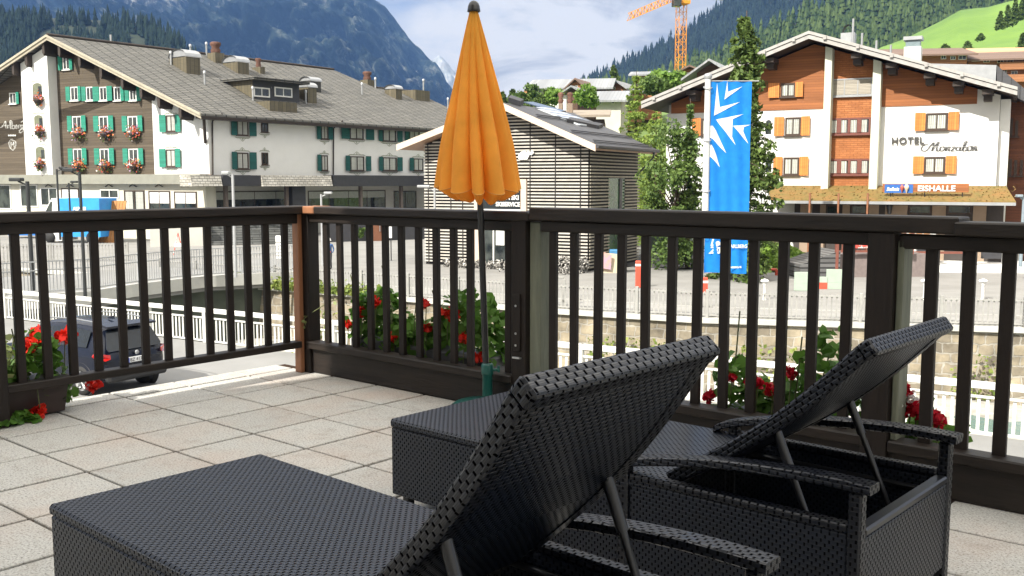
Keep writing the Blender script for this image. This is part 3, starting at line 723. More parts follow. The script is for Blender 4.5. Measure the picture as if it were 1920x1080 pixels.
# ================================================================ FENCES
WHITEW = mat('weathered white paint', (.70, .70, .67), .6, (.50, .50, .47), 3, .002)
GREYM = mat('galvanised grey metal', (.46, .47, .48), .45, (.36, .37, .38), 4, metal=.3)
PICK = mat('sun bleached pickets', (.36, .355, .335), .75, (.22, .22, .21), 3)
def fence(name, label, pts, h, posts, pitch, w, mt, beam=None, rails=(.12, 1.0), postw=.1, group=None, gap=0):
    P = [Vector(p) for p in pts]; root = thing(name, label, 'fence', P[0], 0, group); o0 = P[0]
    seg = [(P[i + 1] - P[i]).length for i in range(len(P) - 1)]; tot = sum(seg)
    def pos(s):
        for i, L in enumerate(seg):
            if s <= L or i == len(seg) - 1: return P[i].lerp(P[i + 1], s / L), (P[i + 1] - P[i]).normalized()
            s -= L
    n = max(1, round(tot / posts))
    for k in range(n + 1):
        p, d = pos(tot * k / n); M = Matrix.Translation(p - o0) @ Matrix.Rotation(math.atan2(d.y, d.x), 4, 'Z')
        b = MB(); b.cbox(-postw / 2, postw / 2, -postw / 2, postw / 2, 0, h + (.03 if beam is None else beam[1]), .008, M=M); b.build('post', mt, root)
        if k == n: break
        b = MB(); p2, _ = pos(tot * (k + 1) / n); L = (p2 - p).length; dd = (p2 - p).normalized(); ang = math.atan2(dd.y, dd.x); sl = math.asin(dd.z)
        M = Matrix.Translation(p - o0) @ Matrix.Rotation(ang, 4, 'Z') @ Matrix.Rotation(-sl, 4, 'Y')
        for r_ in rails: b.box(postw / 2, L - postw / 2, -.025, .02, h * r_ - .045, h * r_, M=M)
        x = postw / 2 + pitch * .5
        while x < L - postw / 2:
            b.box(x - w / 2, x + w / 2, .0205, .035, h * rails[0] - .08 if gap else h * rails[0] + .0, h * rails[-1] + (gap or -.046), M=M); x += pitch
        b.build('picket_panel', mt, root)
        if beam:
            b = MB(); b.cbox(-.0, L, -.07, .07, h + beam[0], h + beam[1], .01, M=M); b.build('top_beam', mt, root)
    return root
pz = lambda p, z: Vector((p.x, p.y, z))
fence('white_fence', 'white painted wooden fence with a heavy top beam on the street side of the river', [pz(NF0 - nfd * 14, ZS), pz(NF1 + nfd * 6, ZS)], .78, 2.6, .155, .06, WHITEW, (.14, .27), (.1, 1.0), .13)
fence('picket_fence', 'low grey picket fence on top of the stone wall across the river', [pz(p, ZP + .06) for p in FB[1:-1]] , 1.0, 2.7, .17, .05, PICK, None, (.12, .92), .11, gap=.04)
fence('picket_fence', 'grey picket fence continuing along the wall below the ice hall terrace', [pz(FB[-2], ZP + .06), pz(FB[-2] + (FB[-2] - FB[-3]).normalized() * 12, ZP + .06)], 1.0, 2.7, .17, .05, PICK, None, (.12, .92), .11, gap=.04)

# ================================================================ BRIDGE
DKCON = mat('dark shadowed concrete', (.10, .115, .09), .9, (.05, .06, .045), .8, .01)  # shadow beneath the bridge put into the dark concrete colour
BR = [at_z(px, py, -3.15) for px, py in ((-260, 590), (-60, 566), (60, 558), (169, 550), (243, 538), (385, 521), (521, 514), (560, 512))]
b = MB(); n = len(BR); back = [p + Vector((-3.5 + i * .2, 9.5, 0)) for i, p in enumerate(BR)]
b.pxy([(p.x, p.y) for p in BR] + [(p.x, p.y) for p in back[::-1]], -3.75, -3.16)
bb = b.build('deck', ASPH); br = thing('road_bridge', 'curved concrete road bridge with grey metal railings over the river', 'bridge', (0, 0, 0)); bb.parent = br
b = MB()
for i in range(n - 1):
    p, q = BR[i], BR[i + 1]; d = (q - p).normalized(); nn = Vector((-d.y, d.x, 0))
    b.prism([p - nn * .12 + Vector((0, 0, -.42)), q - nn * .12 + Vector((0, 0, -.42)), q - nn * .12 + Vector((0, 0, .10)), p - nn * .12 + Vector((0, 0, .10))], nn * .3)
b.build('kerb_beam', mat('pale bridge edge', (.5, .5, .47), .8, (.36, .36, .34), 1), br)
b = MB(); 
for i in range(n - 1): b.add([pz(BR[i] + Vector((0, .9, 0)), -3.76), pz(BR[i + 1] + Vector((0, .9, 0)), -3.76), pz(BR[i + 1] + Vector((0, .9, 0)), -8), pz(BR[i] + Vector((0, .9, 0)), -8)], [(0, 1, 2, 3)])
b.build('abutment', DKCON, br)
fence('bridge_railing', 'grey metal bar railing on the near side of the curved bridge', [pz(p, -3.05) for p in BR], 1.25, 2.9, .13, .03, GREYM, None, (.10, .74, 1.0), .06)
# picket fence on the far side of the bridge road and up the ramp
fence('picket_fence', 'white picket fence on the far side of the bridge road at the left', [at_z(-60, 495, ZP), at_z(120, 490, ZP), at_z(240, 489, ZP)], 1.15, 2.4, .2, .07, PICK, None, (.12, .9), .12, gap=.1)

# ================================================================ HILLS
def sheet(name, crest, ybot, d0, d1, mt, nx=160, ny=60, amp=0.0, fr=.01, back=.35, power=1.0, x0=None, x1=None, kind='structure', seed=0, ridged=False):
    cx = [c[0] for c in crest]; cy = [c[1] for c in crest]
    xs = np.linspace(x0 if x0 is not None else cx[0], x1 if x1 is not None else cx[-1], nx); vs = []; fs = []
    ny2 = ny + 8
    skirt = True
    for j in range(ny2):
        t = min(1.0, j / (ny - 1)); d = d0 + (d1 - d0) * t ** 1.1
        for px in xs:
            py = ybot + (np.interp(px, cx, cy) - ybot) * t ** power
            p = at_d(px, py, d)
            if j == 0: p = Vector((p.x, p.y, -9))
            if j >= ny: k = (j - ny + 1) / 8; p = at_d(px, py, d1); p = p + Vector((0, (d1 - d0) * back * k, -(p.z + 9) * k ** 1.2))
            elif amp:
                q = p * fr + Vector((seed, 0, 0)); a = mn.fractal(q, .9, 2.1, 6)
                if ridged: a = .6 - abs(mn.fractal(q, .8, 2.1, 6)) * 1.8 + .35 * mn.fractal(q * 4, .9, 2.1, 4)
                w = min(1, 4 * t) * (1 - .75 * t ** 6)
                p = p + Vector((0, -a * amp * w, a * amp * .35 * w))
            vs.append(p)
    for j in range(ny2 - 1):
        for i in range(nx - 1): fs.append((j * nx + i, j * nx + i + 1, (j + 1) * nx + i + 1, (j + 1) * nx + i))
    me = bpy.data.meshes.new(name); me.from_pydata(vs, [], fs); me.materials.append(mt)
    me.polygons.foreach_set('use_smooth', [True] * len(fs)); me.update(); o = link(name, me); tag(o, kind=kind)
    return o, (xs, nx, ny, vs)
# big mountain
m, nt, bs = shader('alpine rock and dwarf pine'); tc = nt.new('ShaderNodeTexCoord'); ob = tc.outputs['Object']
n1 = nt.noise(ob, .0016, 8, .62, .6); n2 = nt.noise(ob, .011, 9, .72, .4); n3 = nt.noise(nt.vmul(ob, (1, 1, .35)), .03, 8, .75)
c = nt.ramp(n2, [(.40, (.004, .009, .010)), (.49, (.010, .019, .017)), (.56, (.035, .05, .035)), (.66, (.17, .18, .15))])  # dark greens hold the cloud shadow over the mountain
rock = nt.ramp(n3, [(.40, (.03, .035, .035)), (.52, (.14, .145, .14)), (.62, (.48, .47, .42))])
g = nt.new('ShaderNodeNewGeometry'); sp = nt.new('ShaderNodeSeparateXYZ'); nt.put(sp.inputs[0], g.outputs['Position'])
hz = nt.maprange(E(nt, sp.outputs[2]), 350, 1050)
k = nt.maprange(n1 + hz * .15 + (n2 - .5) * .6, .56, .66)
nt.put(bs.inputs['Base Color'], nt.mix(k, c, rock)); bs.inputs['Roughness'].default_value = .95; bs.inputs['Specular IOR Level'].default_value = .1
bp = nt.new('ShaderNodeBump'); bp.inputs['Strength'].default_value = 1; bp.inputs['Distance'].default_value = 26; nt.put(bp.inputs['Height'], n3 * .6 + n2); nt.l.new(bp.outputs[0], bs.inputs['Normal'])
MT_MOUNT = m
sheet('mountain', [(-500, -160), (100, -130), (330, -90), (450, -70), (560, -60), (640, -40), (700, 2), (722, 18), (748, 50), (768, 76), (792, 92), (815, 112), (830, 138), (842, 160), (856, 178), (870, 215), (900, 300)], 420, 1500, 3600, MT_MOUNT, 420, 190, 210, .0022, seed=4, power=.9, ridged=True)
sheet('distant_peak', [(780, 150), (812, 118), (824, 108), (838, 122), (852, 138), (866, 152), (900, 175), (960, 210)], 330, 4400, 4900, mat('pale limestone', (.5, .5, .48), .9, (.16, .18, .17), .012, detail=10, var=.35), 90, 50, 190, .002, seed=9, ridged=True)
# conifer cloud builder -------------------------------------------------
def conifers(name, spots, hts, mt, tiers=4, sides=6, spread=.2, label=None, seed=1):
    """many firs as one mesh: stacked ragged skirts"""
    rg = np.random.default_rng(seed); n = len(spots); P = np.asarray(spots, float); H = np.asarray(hts, float)
    V = []; Fq = []; off = 0
    for k in range(tiers):
        zb = .04 + .86 * k / tiers; zt = min(1.0, zb + 1.55 / tiers); rb = spread * (1 - zb) ** .9 + .012
        ang = rg.uniform(0, 6.28, n)[:, None] + np.arange(sides)[None] * 2 * np.pi / sides + rg.uniform(-.3, .3, (n, sides))
        rr = H[:, None] * rb * rg.uniform(.6, 1.35, (n, sides)); zz = P[:, 2:3] + H[:, None] * (zb + rg.uniform(-.04, .04, (n, sides)))
        ring = np.stack([P[:, 0:1] + rr * np.cos(ang), P[:, 1:2] + rr * np.sin(ang), zz], 2)
        top = np.stack([P[:, 0] + H * rg.normal(0, .006, n), P[:, 1], P[:, 2] + H * zt], 1)[:, None]
        blk = np.concatenate([ring, top], 1); V.append(blk.reshape(-1, 3)); base = off + np.arange(n)[:, None] * (sides + 1)
        for s in range(sides): Fq.append(np.concatenate([base + s, base + (s + 1) % sides, base + sides], 1))
        off += n * (sides + 1)
    o = fastmesh(name, np.concatenate(V), np.concatenate(Fq), mt)
    if label: tag(o, label, 'forest', kind='stuff')
    return o
def mat_forest(name, c1, c2, s):
    m, nt, b = shader(name); g = nt.new('ShaderNodeNewGeometry'); tc = nt.new('ShaderNodeTexCoord')
    f = nt.maprange(nt.noise(tc.outputs['Object'], s, 4) * .5 + E(nt, g.outputs['Random Per Island']) * .5, .25, .75)
    nt.put(b.inputs['Base Color'], nt.mix(f, c1, c2)); b.inputs['Roughness'].default_value = .9; b.inputs['Specular IOR Level'].default_value = .15; return m
def spots_on(info, n, mask, seed, jit=1.0):
    xs, nx, ny, vs = info; rg = random.Random(seed); out = []
    while len(out) < n:
        fi = rg.random() * (nx - 2); fj = rg.random() * (ny - 2); i = int(fi); j = int(fj)
        p = Vector(vs[j * nx + i]).lerp(Vector(vs[j * nx + i + 1]), fi - i).lerp(Vector(vs[(j + 1) * nx + i]).lerp(Vector(vs[(j + 1) * nx + i + 1]), fi - i), fj - j)
        if mask(xs[i], j / ny, p): out.append(p)
    return out
DARKG = mat('forest floor', (.015, .022, .010), .95, (.008, .012, .006), .02)
MEAD = mat('alpine meadow', (.14, .24, .025), .9, (.07, .145, .018), .035, .5, detail=9, bscale=.4)
FOR_N = mat_forest('sunlit firs', (.018, .036, .010), (.065, .095, .028), .01); FOR_F = mat_forest('far firs', (.006, .012, .009), (.014, .025, .015), .006); FOR_L = mat_forest('shaded firs', (.005, .011, .007), (.013, .024, .013), .006)  # shaded firs hold cloud shadow in their dark green
# left wooded spur
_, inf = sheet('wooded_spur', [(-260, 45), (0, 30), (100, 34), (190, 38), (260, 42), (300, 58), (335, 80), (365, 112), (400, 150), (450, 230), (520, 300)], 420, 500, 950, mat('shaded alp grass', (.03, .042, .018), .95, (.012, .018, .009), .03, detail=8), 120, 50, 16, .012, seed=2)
sp_ = spots_on(inf, 5200, lambda x, t, p: t > .30 and not (mn.noise(Vector((x * .017, t * 6, 2))) > .16 and t < .93), 3)
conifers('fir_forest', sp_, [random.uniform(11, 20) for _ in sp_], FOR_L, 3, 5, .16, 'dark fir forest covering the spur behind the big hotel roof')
# far dark ridge on the right
_, inf = sheet('far_ridge', [(1040, 190), (1085, 163), (1130, 140), (1180, 117), (1230, 90), (1285, 58), (1340, 22), (1420, -30), (1520, -70), (1700, -130), (2100, -150)], 330, 1150, 1900, DARKG, 130, 50, 26, .006, seed=5)
sp_ = spots_on(inf, 9000, lambda x, t, p: t > .25, 4)
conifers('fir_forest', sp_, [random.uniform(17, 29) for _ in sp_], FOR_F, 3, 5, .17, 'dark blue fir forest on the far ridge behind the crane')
# nearer sunlit forest
_, inf = sheet('forest_slope', [(1080, 190), (1180, 176), (1240, 160), (1290, 135), (1340, 112), (1400, 88), (1480, 48), (1560, 8), (1640, -20), (1800, -70), (2100, -120)], 330, 520, 900, DARKG, 120, 50, 12, .01, seed=6)
sp_ = spots_on(inf, 4300, lambda x, t, p: t > .12, 5)
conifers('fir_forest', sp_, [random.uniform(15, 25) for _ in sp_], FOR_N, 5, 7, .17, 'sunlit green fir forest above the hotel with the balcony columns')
# meadow
_, infm = sheet('meadow', [(1480, 200), (1560, 150), (1620, 112), (1650, 90), (1700, 72), (1760, 42), (1800, 20), (1850, 14), (1920, -6), (2000, -40), (2150, -90)], 260, 240, 500, MEAD, 110, 50, 5, .012, seed=7)
# ================================================================ SHARED BUILDING PIECES
PLASTER = mat('white plaster', (.74, .74, .72), .9, (.66, .66, .64), .8, .004, bscale=20)
PLASTERG = mat('weathered plaster', (.55, .54, .50), .9, (.46, .45, .41), .8)
DARKW = mat('dark eaves wood', (.045, .032, .024), .7, (.025, .018, .014), 4)
m, nt, bs = shader('window glass dark'); tc = nt.new('ShaderNodeTexCoord')
c = nt.ramp(nt.noise(nt.vmul(tc.outputs['Object'], (1.3, 1.3, .8)), 1.1, 3), [(.38, (.012, .016, .018)), (.6, (.05, .06, .055))])
nt.put(bs.inputs['Base Color'], c); bs.inputs['Roughness'].default_value = .08; bs.inputs['Specular IOR Level'].default_value = .8; GLASS = m
CURT = mat_rows('curtain folds', .11, (.52, .53, .48), (.25, .26, .24), .5, 'u', .8, bump=.02)
WHITEP = mat('white window paint', (.78, .78, .75), .5, (.68, .68, .66), 4)
BROWNP = mat('dark window wood', (.06, .035, .022), .5, (.04, .024, .016), 5)
GREENS = mat_rows('green shutters', .07, (.025, .25, .17), (.012, .13, .09), .3, 'v', .5, bump=.01)
GREENSH = mat_rows('shaded green shutters', .07, (.010, .10, .09), (.005, .05, .045), .3, 'v', .5, bump=.01)  # green shutters of the shaded long side, shade put into the colour
ORANGES = mat_rows('honey wood shutters', .13, (.60, .21, .05), (.30, .09, .02), .12, 'u', .5, bump=.006)
SAND = mat('painted ornament', (.42, .43, .36), .9, (.25, .28, .22), 7)
ZINC = mat('zinc sheet', (.40, .41, .42), .4, (.30, .31, .32), 2, metal=.4)
def win(fr, root, px0, px1, py0, py1, y=0, fmt=WHITEP, fw=.09, bars=1, sh=None, shm=None, curtain=False, tr=False, depth=.07, sill=True, name='window'):
    """a framed window from its outline; shutters as (px0,px1) pairs"""
    x0, z1 = fr.hit(px0, py0, y); x1, _ = fr.hit(px1, py0, y); _, z0 = fr.hit((px0 + px1) / 2, py1, y); _, z1 = fr.hit((px0 + px1) / 2, py0, y)
    b = MB(); yf = y - depth
    b.box(x0, x0 + fw, yf, y - .004, z0, z1); b.box(x1 - fw, x1, yf, y - .004, z0, z1)
    b.box(x0 + fw, x1 - fw, yf, y - .004, z0, z0 + fw); b.box(x0 + fw, x1 - fw, yf, y - .004, z1 - fw, z1)
    for k in range(bars):
        xm = x0 + fw + (x1 - x0 - 2 * fw) * (k + 1) / (bars + 1); b.box(xm - fw * .35, xm + fw * .35, yf + .01, y - .004, z0 + fw, z1 - fw)
    if tr: b.box(x0 + fw, x1 - fw, yf + .012, y - .004, z0 + (z1 - z0) * .66, z0 + (z1 - z0) * .66 + fw * .6)
    w = b.build(name, fmt, root)
    b = MB(); b.box(x0 + fw * .6, x1 - fw * .6, y - .03, y - .012, z0 + fw * .6, z1 - fw * .6); b.build('pane', GLASS, w)
    if curtain:
        b = MB(); W_ = x1 - x0
        for a0, a1 in ((.1, .46), (.54, .9)) if bars else ((.12, .88),): b.box(x0 + W_ * a0, x0 + W_ * a1, y - .033, y - .031, z0 + fw, z1 - fw * 1.3)
        b.build('curtain', CURT, w)
    if sill:
        b = MB(); b.box(x0 - .08, x1 + .08, y - depth - .1, y - .005, z0 - .07, z0 - .002); b.build('sill', fmt, w)
    for s in (sh or []):
        sx0, _ = fr.hit(s[0], py0, y); sx1, _ = fr.hit(s[1], py0, y); b = MB(); M = None
        t = .04; hx = sx1 if sx1 < (x0 + x1) / 2 else sx0
        b.box(sx0, sx1, -.02, .02, z0 - .02, z1 + .04)
        ang = R(7) if sx1 < (x0 + x1) / 2 else -R(7)
        M = Matrix.Translation((hx, y - .10, 0)) @ Matrix.Rotation(ang, 4, 'Z') @ Matrix.Translation((-hx, 0, 0)); b.v = [tuple(M @ Vector(v)) for v in b.v]
        b.build('shutter', shm, w)
    return w, (x0, x1, z0, z1)
def ornament(fr, root, x0, x1, z0, z1, y=0, top=True, s=.35):
    """scrolled painted cartouche above and below a window"""
    b = MB(); xm = (x0 + x1) / 2; W_ = (x1 - x0) / 2 + .22
    def scroll(zb, up):
        pts = []
        for k in range(13):
            t = k / 12 * 2 - 1; h = s * (math.exp(-(t * 3) ** 2) * .75 + .32 + .12 * math.cos(t * 9)) * (1 - .55 * abs(t) ** 4)
            pts.append((xm + W_ * t, zb + up * h))
        for k in range(12):
            (xa, za), (xb_, zb2) = pts[k], pts[k + 1]; th = .07
            b.add([(xa, y - .008, za), (xb_, y - .008, zb2), (xb_, y - .008, zb2 - up * th), (xa, y - .008, za - up * th)], [(0, 1, 2, 3)])
        b.add([(xm - W_ * .95, y - .008, zb + up * .05), (xm + W_ * .95, y - .008, zb + up * .05), (xm + W_ * .8, y - .008, zb + up * .13), (xm - W_ * .8, y - .008, zb + up * .13)], [(0, 1, 2, 3)])
        b.lathe([(.0, 0), (.09, 0)], 8, (xm, y - .009, zb + up * s * .8)) if False else None
        b.add([(xm - .1, y - .009, zb + up * s * .4), (xm, y - .009, zb + up * s * .95), (xm + .1, y - .009, zb + up * s * .4), (xm, y - .009, zb + up * s * .2)], [(0, 1, 2, 3)])
    if top: scroll(z1 + .06, 1)
    scroll(z0 - .12, -1)
    b.build('painted_ornament', SAND, root)

# ================================================================ HOTEL WITH THE BIG GABLE (left)
C0 = at_d(393, 330, 84.0)
GF = Frame(C0, 113)                    # gable front: x to the right, corner at x = 0
LFR = Frame(C0, 37)                    # long side: x runs away to the right
ar = fthing('alpine_hotel', 'big alpine hotel with grey slate roof, brown timber gable, green shutters and painted windows', 'hotel', GF)
WOODC = mat_rows('grey brown timber cladding', .22, (.098, .078, .055), (.045, .034, .024), .10, 'v', .85, bump=.01, noise=(.5, 5, 1))
SLATE = mat_brick('grey slate courses', 1.05, .46, ((.15, .145, .13), (.115, .112, .102)), (.022, .022, .02), .055, .75, .06, noise=.2, offset=0)
OV = -1.7
ax, az_ = GF.hit(88, 66, OV); ex_, ez_ = GF.hit(377, 213, OV)
slope = (az_ - ez_) / (ex_ - ax)
# roof slope plane on the right: contains the gable verge and the long side direction
Pe = GF.w(ex_, OV, ez_); Pa = GF.w(ax, OV, az_); ldir = LFR.ex
rn = (Pa - Pe).cross(ldir).normalized()
def onroof(px, py): return at_plane(px, py, Pe, rn)
def eaveat(px):      # where the eave line reaches a picture column
    for k in range(0, 4000):
        s = k * .05; p = Pe + ldir * s; d = p - EYE
        dd = d.dot(Vector((0, math.cos(PITCH), -math.sin(PITCH)))); 
        if 960 + F * d.x / dd > px: return s
    return 100
s_end = eaveat(905)
rid1 = onroof(622, 129); hip = onroof(702, 164)
hh = (hip - Pe); down = (Pe - Pa); down_dir = None
# roof polygon (upper surface)
zax = lambda p: p
L2 = s_end + 4
t_h = (Pa.z - hip.z) / (Pa.z - Pe.z); Pm = Pa.lerp(Pe, t_h)          # lower ridge height on the verge
s_r = (rid1 - Pa).dot(ldir); s_h = (hip - Pm).dot(ldir)
rpoly = [Pe, Pe + ldir * L2, Pm + ldir * L2, Pm + ldir * s_h, Pa + ldir * s_r, Pa]
th = Vector((0, 0, -.32))
inv = Matrix.Translation(GF.O) @ Matrix.Rotation(GF.rz, 4, 'Z'); inv = inv.inverted()
G = lambda p: inv @ p
rb = MB(); rb.prism([G(p) for p in rpoly], th * .5); roof = rb.build('roof', SLATE, ar)
# other slope, mirrored about the ridge
across = Vector((Pe.x - Pa.x, Pe.y - Pa.y, 0)); across_n = across - ldir * across.dot(ldir)
Pe2 = Pa - across * 1.05 + Vector((0, 0, Pe.z - Pa.z)) * 1.0
Pm2 = Pa.lerp(Pe2, t_h)
b = MB(); b.prism([G(p) for p in (Pa, Pa + ldir * s_r, Pe2 + ldir * s_r, Pe2)], th * .5); b.build('roof', SLATE, ar)
b = MB(); ac = (Pm - Pa).dot(Vector((1, 0, 0)))
back = Pm + (LFR.ey) * 16 + Vector((0, 0, -6))
b.prism([G(p) for p in (Pm + ldir * s_h, Pm + ldir * L2, back + ldir * L2, back + ldir * s_h)], th * .5); b.build('roof', SLATE, ar)
b = MB(); b.tube([G(Pa + Vector((0, 0, .05))), G(Pa + ldir * s_r + Vector((0, 0, .05)))], .16, 6); b.tube([G(Pm + ldir * s_h), G(Pm + ldir * L2)], .15, 6); b.build('ridge_cap', DARKW, ar)
# verge boards and eave
PALEW = mat('pale weathered verge board', (.42, .38, .29), .7, (.30, .27, .21), 3)
b = MB()
for (p, q) in ((Pa, Pe), (Pa, Pe2)):
    p_, q_ = G(p), G(q); o1 = Vector((0, -.06, -.02)); o2 = Vector((0, -.06, -.42))
    b.prism([p_ + o1, q_ + o1, q_ + o2, p_ + o2], (0, .12, 0)); b.prism([p_ + Vector((0, -.16, .04)), q_ + Vector((0, -.16, .04)), q_ + Vector((0, -.16, -.17)), p_ + Vector((0, -.16, -.17))], (0, .098, 0))
b.build('verge_board', PALEW, ar)
b = MB(); b.prism([G(Pe) + Vector((0, .1, -.17)), G(Pe) + Vector((-.35, .1, -.2)), G(Pe) + Vector((-.35, .1, -.45)), G(Pe) + Vector((0, .1, -.45))], G(Pe + ldir * L2) - G(Pe)); b.build('gutter', DARKW, ar)
# walls
zf = GF.hit(380, 328, 0)[1]            # level of the white upper walls' foot
wx0 = GF.hit(-420, 328, 0)[0]
def zroof(x): return az_ - slope * abs(x - ax) - .45 if x > ax else az_ - slope * (ax - x) / 1.05 - .45
def gwall(x0, x1, z0, y0, y1, mt, name='wall', zmax=None):
    pts = [(x0, z0), (x1, z0), (x1, zroof(x1))] + ([(ax, zroof(ax))] if x0 < ax < x1 else []) + [(x0, zroof(x0))]
    b = MB(); b.pxz(pts, y0, y1); return b.build(name, mt, ar)
xw1 = GF.hit(287, 250, 0)[0]; xt0 = GF.hit(45, 250, -1.0)[0]; xt1 = GF.hit(95, 250, -1.0)[0]
gwall(wx0, xw1, zf, .0, .5, WOODC, 'timber_wall'); gwall(xw1 + .003, .0, zf, .0, .5, PLASTER)
gwall(xt0, xt1, zf, -1.0, -.004, PLASTER, 'tower_wall')
b = MB(); Lw = L2 - 1
lw = MB(); P00 = G(LFR.w(0, .0)); ez_w = Pe.z + .28
lz = Pe.z - .3
lw.prism([G(LFR.w(.02, .02, zf)), G(LFR.w(Lw, .02, zf)), G(LFR.w(Lw, .02, lz + .55)), G(LFR.w(.02, .02, lz + .55))], G(LFR.w(0, .5)) - G(LFR.w(0, 0))); lw.build('long_wall', mat('shaded side plaster', (.74, .74, .72), .9, (.68, .68, .66), .8), ar)
# soffit
b = MB(); e_in = LFR.w(0, .1, 0); so = [Pe + Vector((0, 0, -.18)), Pe + ldir * L2 + Vector((0, 0, -.18)), LFR.w(L2, .3, lz + .62), LFR.w(0, .3, lz + .62)]
b.prism([G(p) for p in so], (0, 0, -.12)); b.build('soffit', DARKW, ar)
b = MB(); k = .6
while k < L2:      # rafter ends
    c_ = Pe + ldir * k; i_ = c_ + LFR.ey * 1.6; b.prism([G(c_ + LFR.ey * .15 + Vector((0, 0, -.2))), G(c_ + LFR.ey * .15 + Vector((0, 0, -.42))), G(i_ + Vector((0, 0, -.3))), G(i_ + Vector((0, 0, .3)))], G(c_ + ldir * .16) - G(c_)); k += .9
b.build('rafter_ends', DARKW, ar)
# purlins under the verge
for px, py in ((34, 92), (92, 80), (60, 105), (122, 92), (160, 118), (200, 140), (240, 162), (275, 178), (308, 194), (348, 212)):
    x, z = GF.hit(px, py, -.9); zt = zroof(x) + .26; b = MB()
    b.pxz([(x - .14, zt), (x - .14, zt - 1.0), (x + .02, zt - 1.25), (x + .14, zt - 1.0), (x + .14, zt)], OV + .12, -.02); b.build('purlin', DARKW, ar)
b = MB(); b.tube([G(GF.w(-.25, -.1, GF.hit(385, 268, 0)[1])), G(Pe + LFR.ey * .2 + GF.ey * .8 + Vector((-.2, 0, -.3)))], .13, 6); b.build('bracket', DARKW, ar)
# windows on the gable
g = lambda *a, **k: win(GF, ar, *a, **k)
g(118, 131, 106, 131, sh=[(110.5, 117), (130.5, 137)], shm=GREENS)
for w_, s_ in (((132.5, 147), [(125, 132), (147, 153)]), ((162, 175.5), [(154.5, 161.5)]), ((187, 201), [(176, 186.5), (201, 212.5)]), ((214, 227), [(227, 234)]), ((243, 256), [(235.5, 242.5), (257, 265)])):
    g(w_[0], w_[1], 163, 189, sh=s_, shm=GREENS)
for row, (ya, yb) in enumerate(((218, 246), (279, 308))):
    o_ = row * 1.6
    for w_, s_ in (((136, 153), [(128, 135.5), (153, 163)]), ((186, 203), [(177, 185.5), (204, 214.5)]), ((240, 258), [(230.5, 239), (259, 269)])):
        g(w_[0] + o_, w_[1] + o_, ya, yb, sh=[(a + o_, c + o_) for a, c in s_], shm=GREENS)
for (ya, yb) in ((216, 247), (280, 313)):
    w_, r_ = g(312, 329.5, ya, yb, fmt=BROWNP, sh=[(300.5, 311.5), (329.5, 340)], shm=GREENS, curtain=True); ornament(GF, ar, *r_)
g(18, 31, 174, 195, sh=[(31, 37)], shm=GREENS)
for px0, px1, ya, yb in ((61, 79.5, 156, 184), (64, 81, 216, 241), (67, 84.5, 275, 298)):
    x0, z1 = GF.hit(px0, ya, -1.0); x1, z0 = GF.hit(px1, yb, -1.0); n = 10; r_ = (x1 - x0) / 2
    pts = [(x0, z0), (x1, z0)] + [((x0 + x1) / 2 + r_ * math.cos(math.pi * k / n), z1 - r_ * .5 + r_ * .5 * math.sin(math.pi * k / n)) for k in range(n + 1)]
    b = MB(); b.pxz(pts, -1.03, -1.005); a_ = b.build('arched_niche', mat('niche shade', (.17, .18, .12), .8, (.10, .11, .07), 3), ar)
    b = MB(); b.box(x1 - r_ * .75, x1 - .03, -1.045, -1.031, z0 + .1, z1 - r_ * .55); b.build('pane', GLASS, a_)
    ornament(GF, ar, x0 - .05, x1 + .05, z0, z1, -1.0)
# windows on the long side
l = lambda *a, **k: None
def lwin(px0, px1, py0, py1, sh, cur=True, orn=True, top=True):
    # build in the long frame, then hang below the hotel
    w_, r_ = win(LFR, long_e, px0, px1, py0, py1, fmt=BROWNP, sh=sh, shm=GREENSH, curtain=cur)
    if orn: ornament(LFR, long_e, *r_, top=top)
long_e = MB(); long_e.box(.03, Lw, .0, .018, zf - .12, zf - .0); long_e = long_e.build('string_course', DARKW, ar)
M_ = (Matrix.Translation(GF.O) @ Matrix.Rotation(GF.rz, 4, 'Z')).inverted() @ (Matrix.Translation(LFR.O) @ Matrix.Rotation(LFR.rz, 4, 'Z'))
long_e.matrix_local = M_
for a in (((443, 464.5, 223, 254), [(431, 442.5), (466, 478)]), ((443.5, 465, 286, 317), [(432.5, 443), (466.5, 478.5)])): lwin(*a[0], a[1], top=a[0][2] > 250)
lwin(489, 502, 225, 248, [], False); lwin(490, 502, 286, 309, [], False)
for a in (((601.5, 614, 233, 261), [(592, 600.5), (614.5, 622)]), ((602, 614, 291, 320), [(593, 601)]), ((655, 681, 237, 261), [(637, 654), (685, 698.5)]), ((656, 682, 293, 320), [(646, 655), (685, 693.5)]),
          ((717, 742, 241, 265), [(708, 716), (744, 752.5)]), ((717, 743, 295, 320), [(708.5, 717), (744, 752.5)]), ((767, 786, 243, 268), [(757, 766)]), ((775, 793, 297, 320), [(766, 774.5)])): lwin(*a[0], a[1], top=a[0][2] > 250)
def lpx(px, py, y=0): x, z = LFR.hit(px, py, y); return Vector((x, y, z))
for p in ([(417, 213), (399, 226), (398, 232), (399, 328)], [(643, 226), (626, 240), (625.5, 246), (625, 328)]):
    b = MB(); q = [lpx(p[0][0], p[0][1], -1.0)] + [lpx(a, c, -.12) for a, c in p[1:]]; b.tube(q, .07, 8); b.build('downpipe', DARKW, long_e)
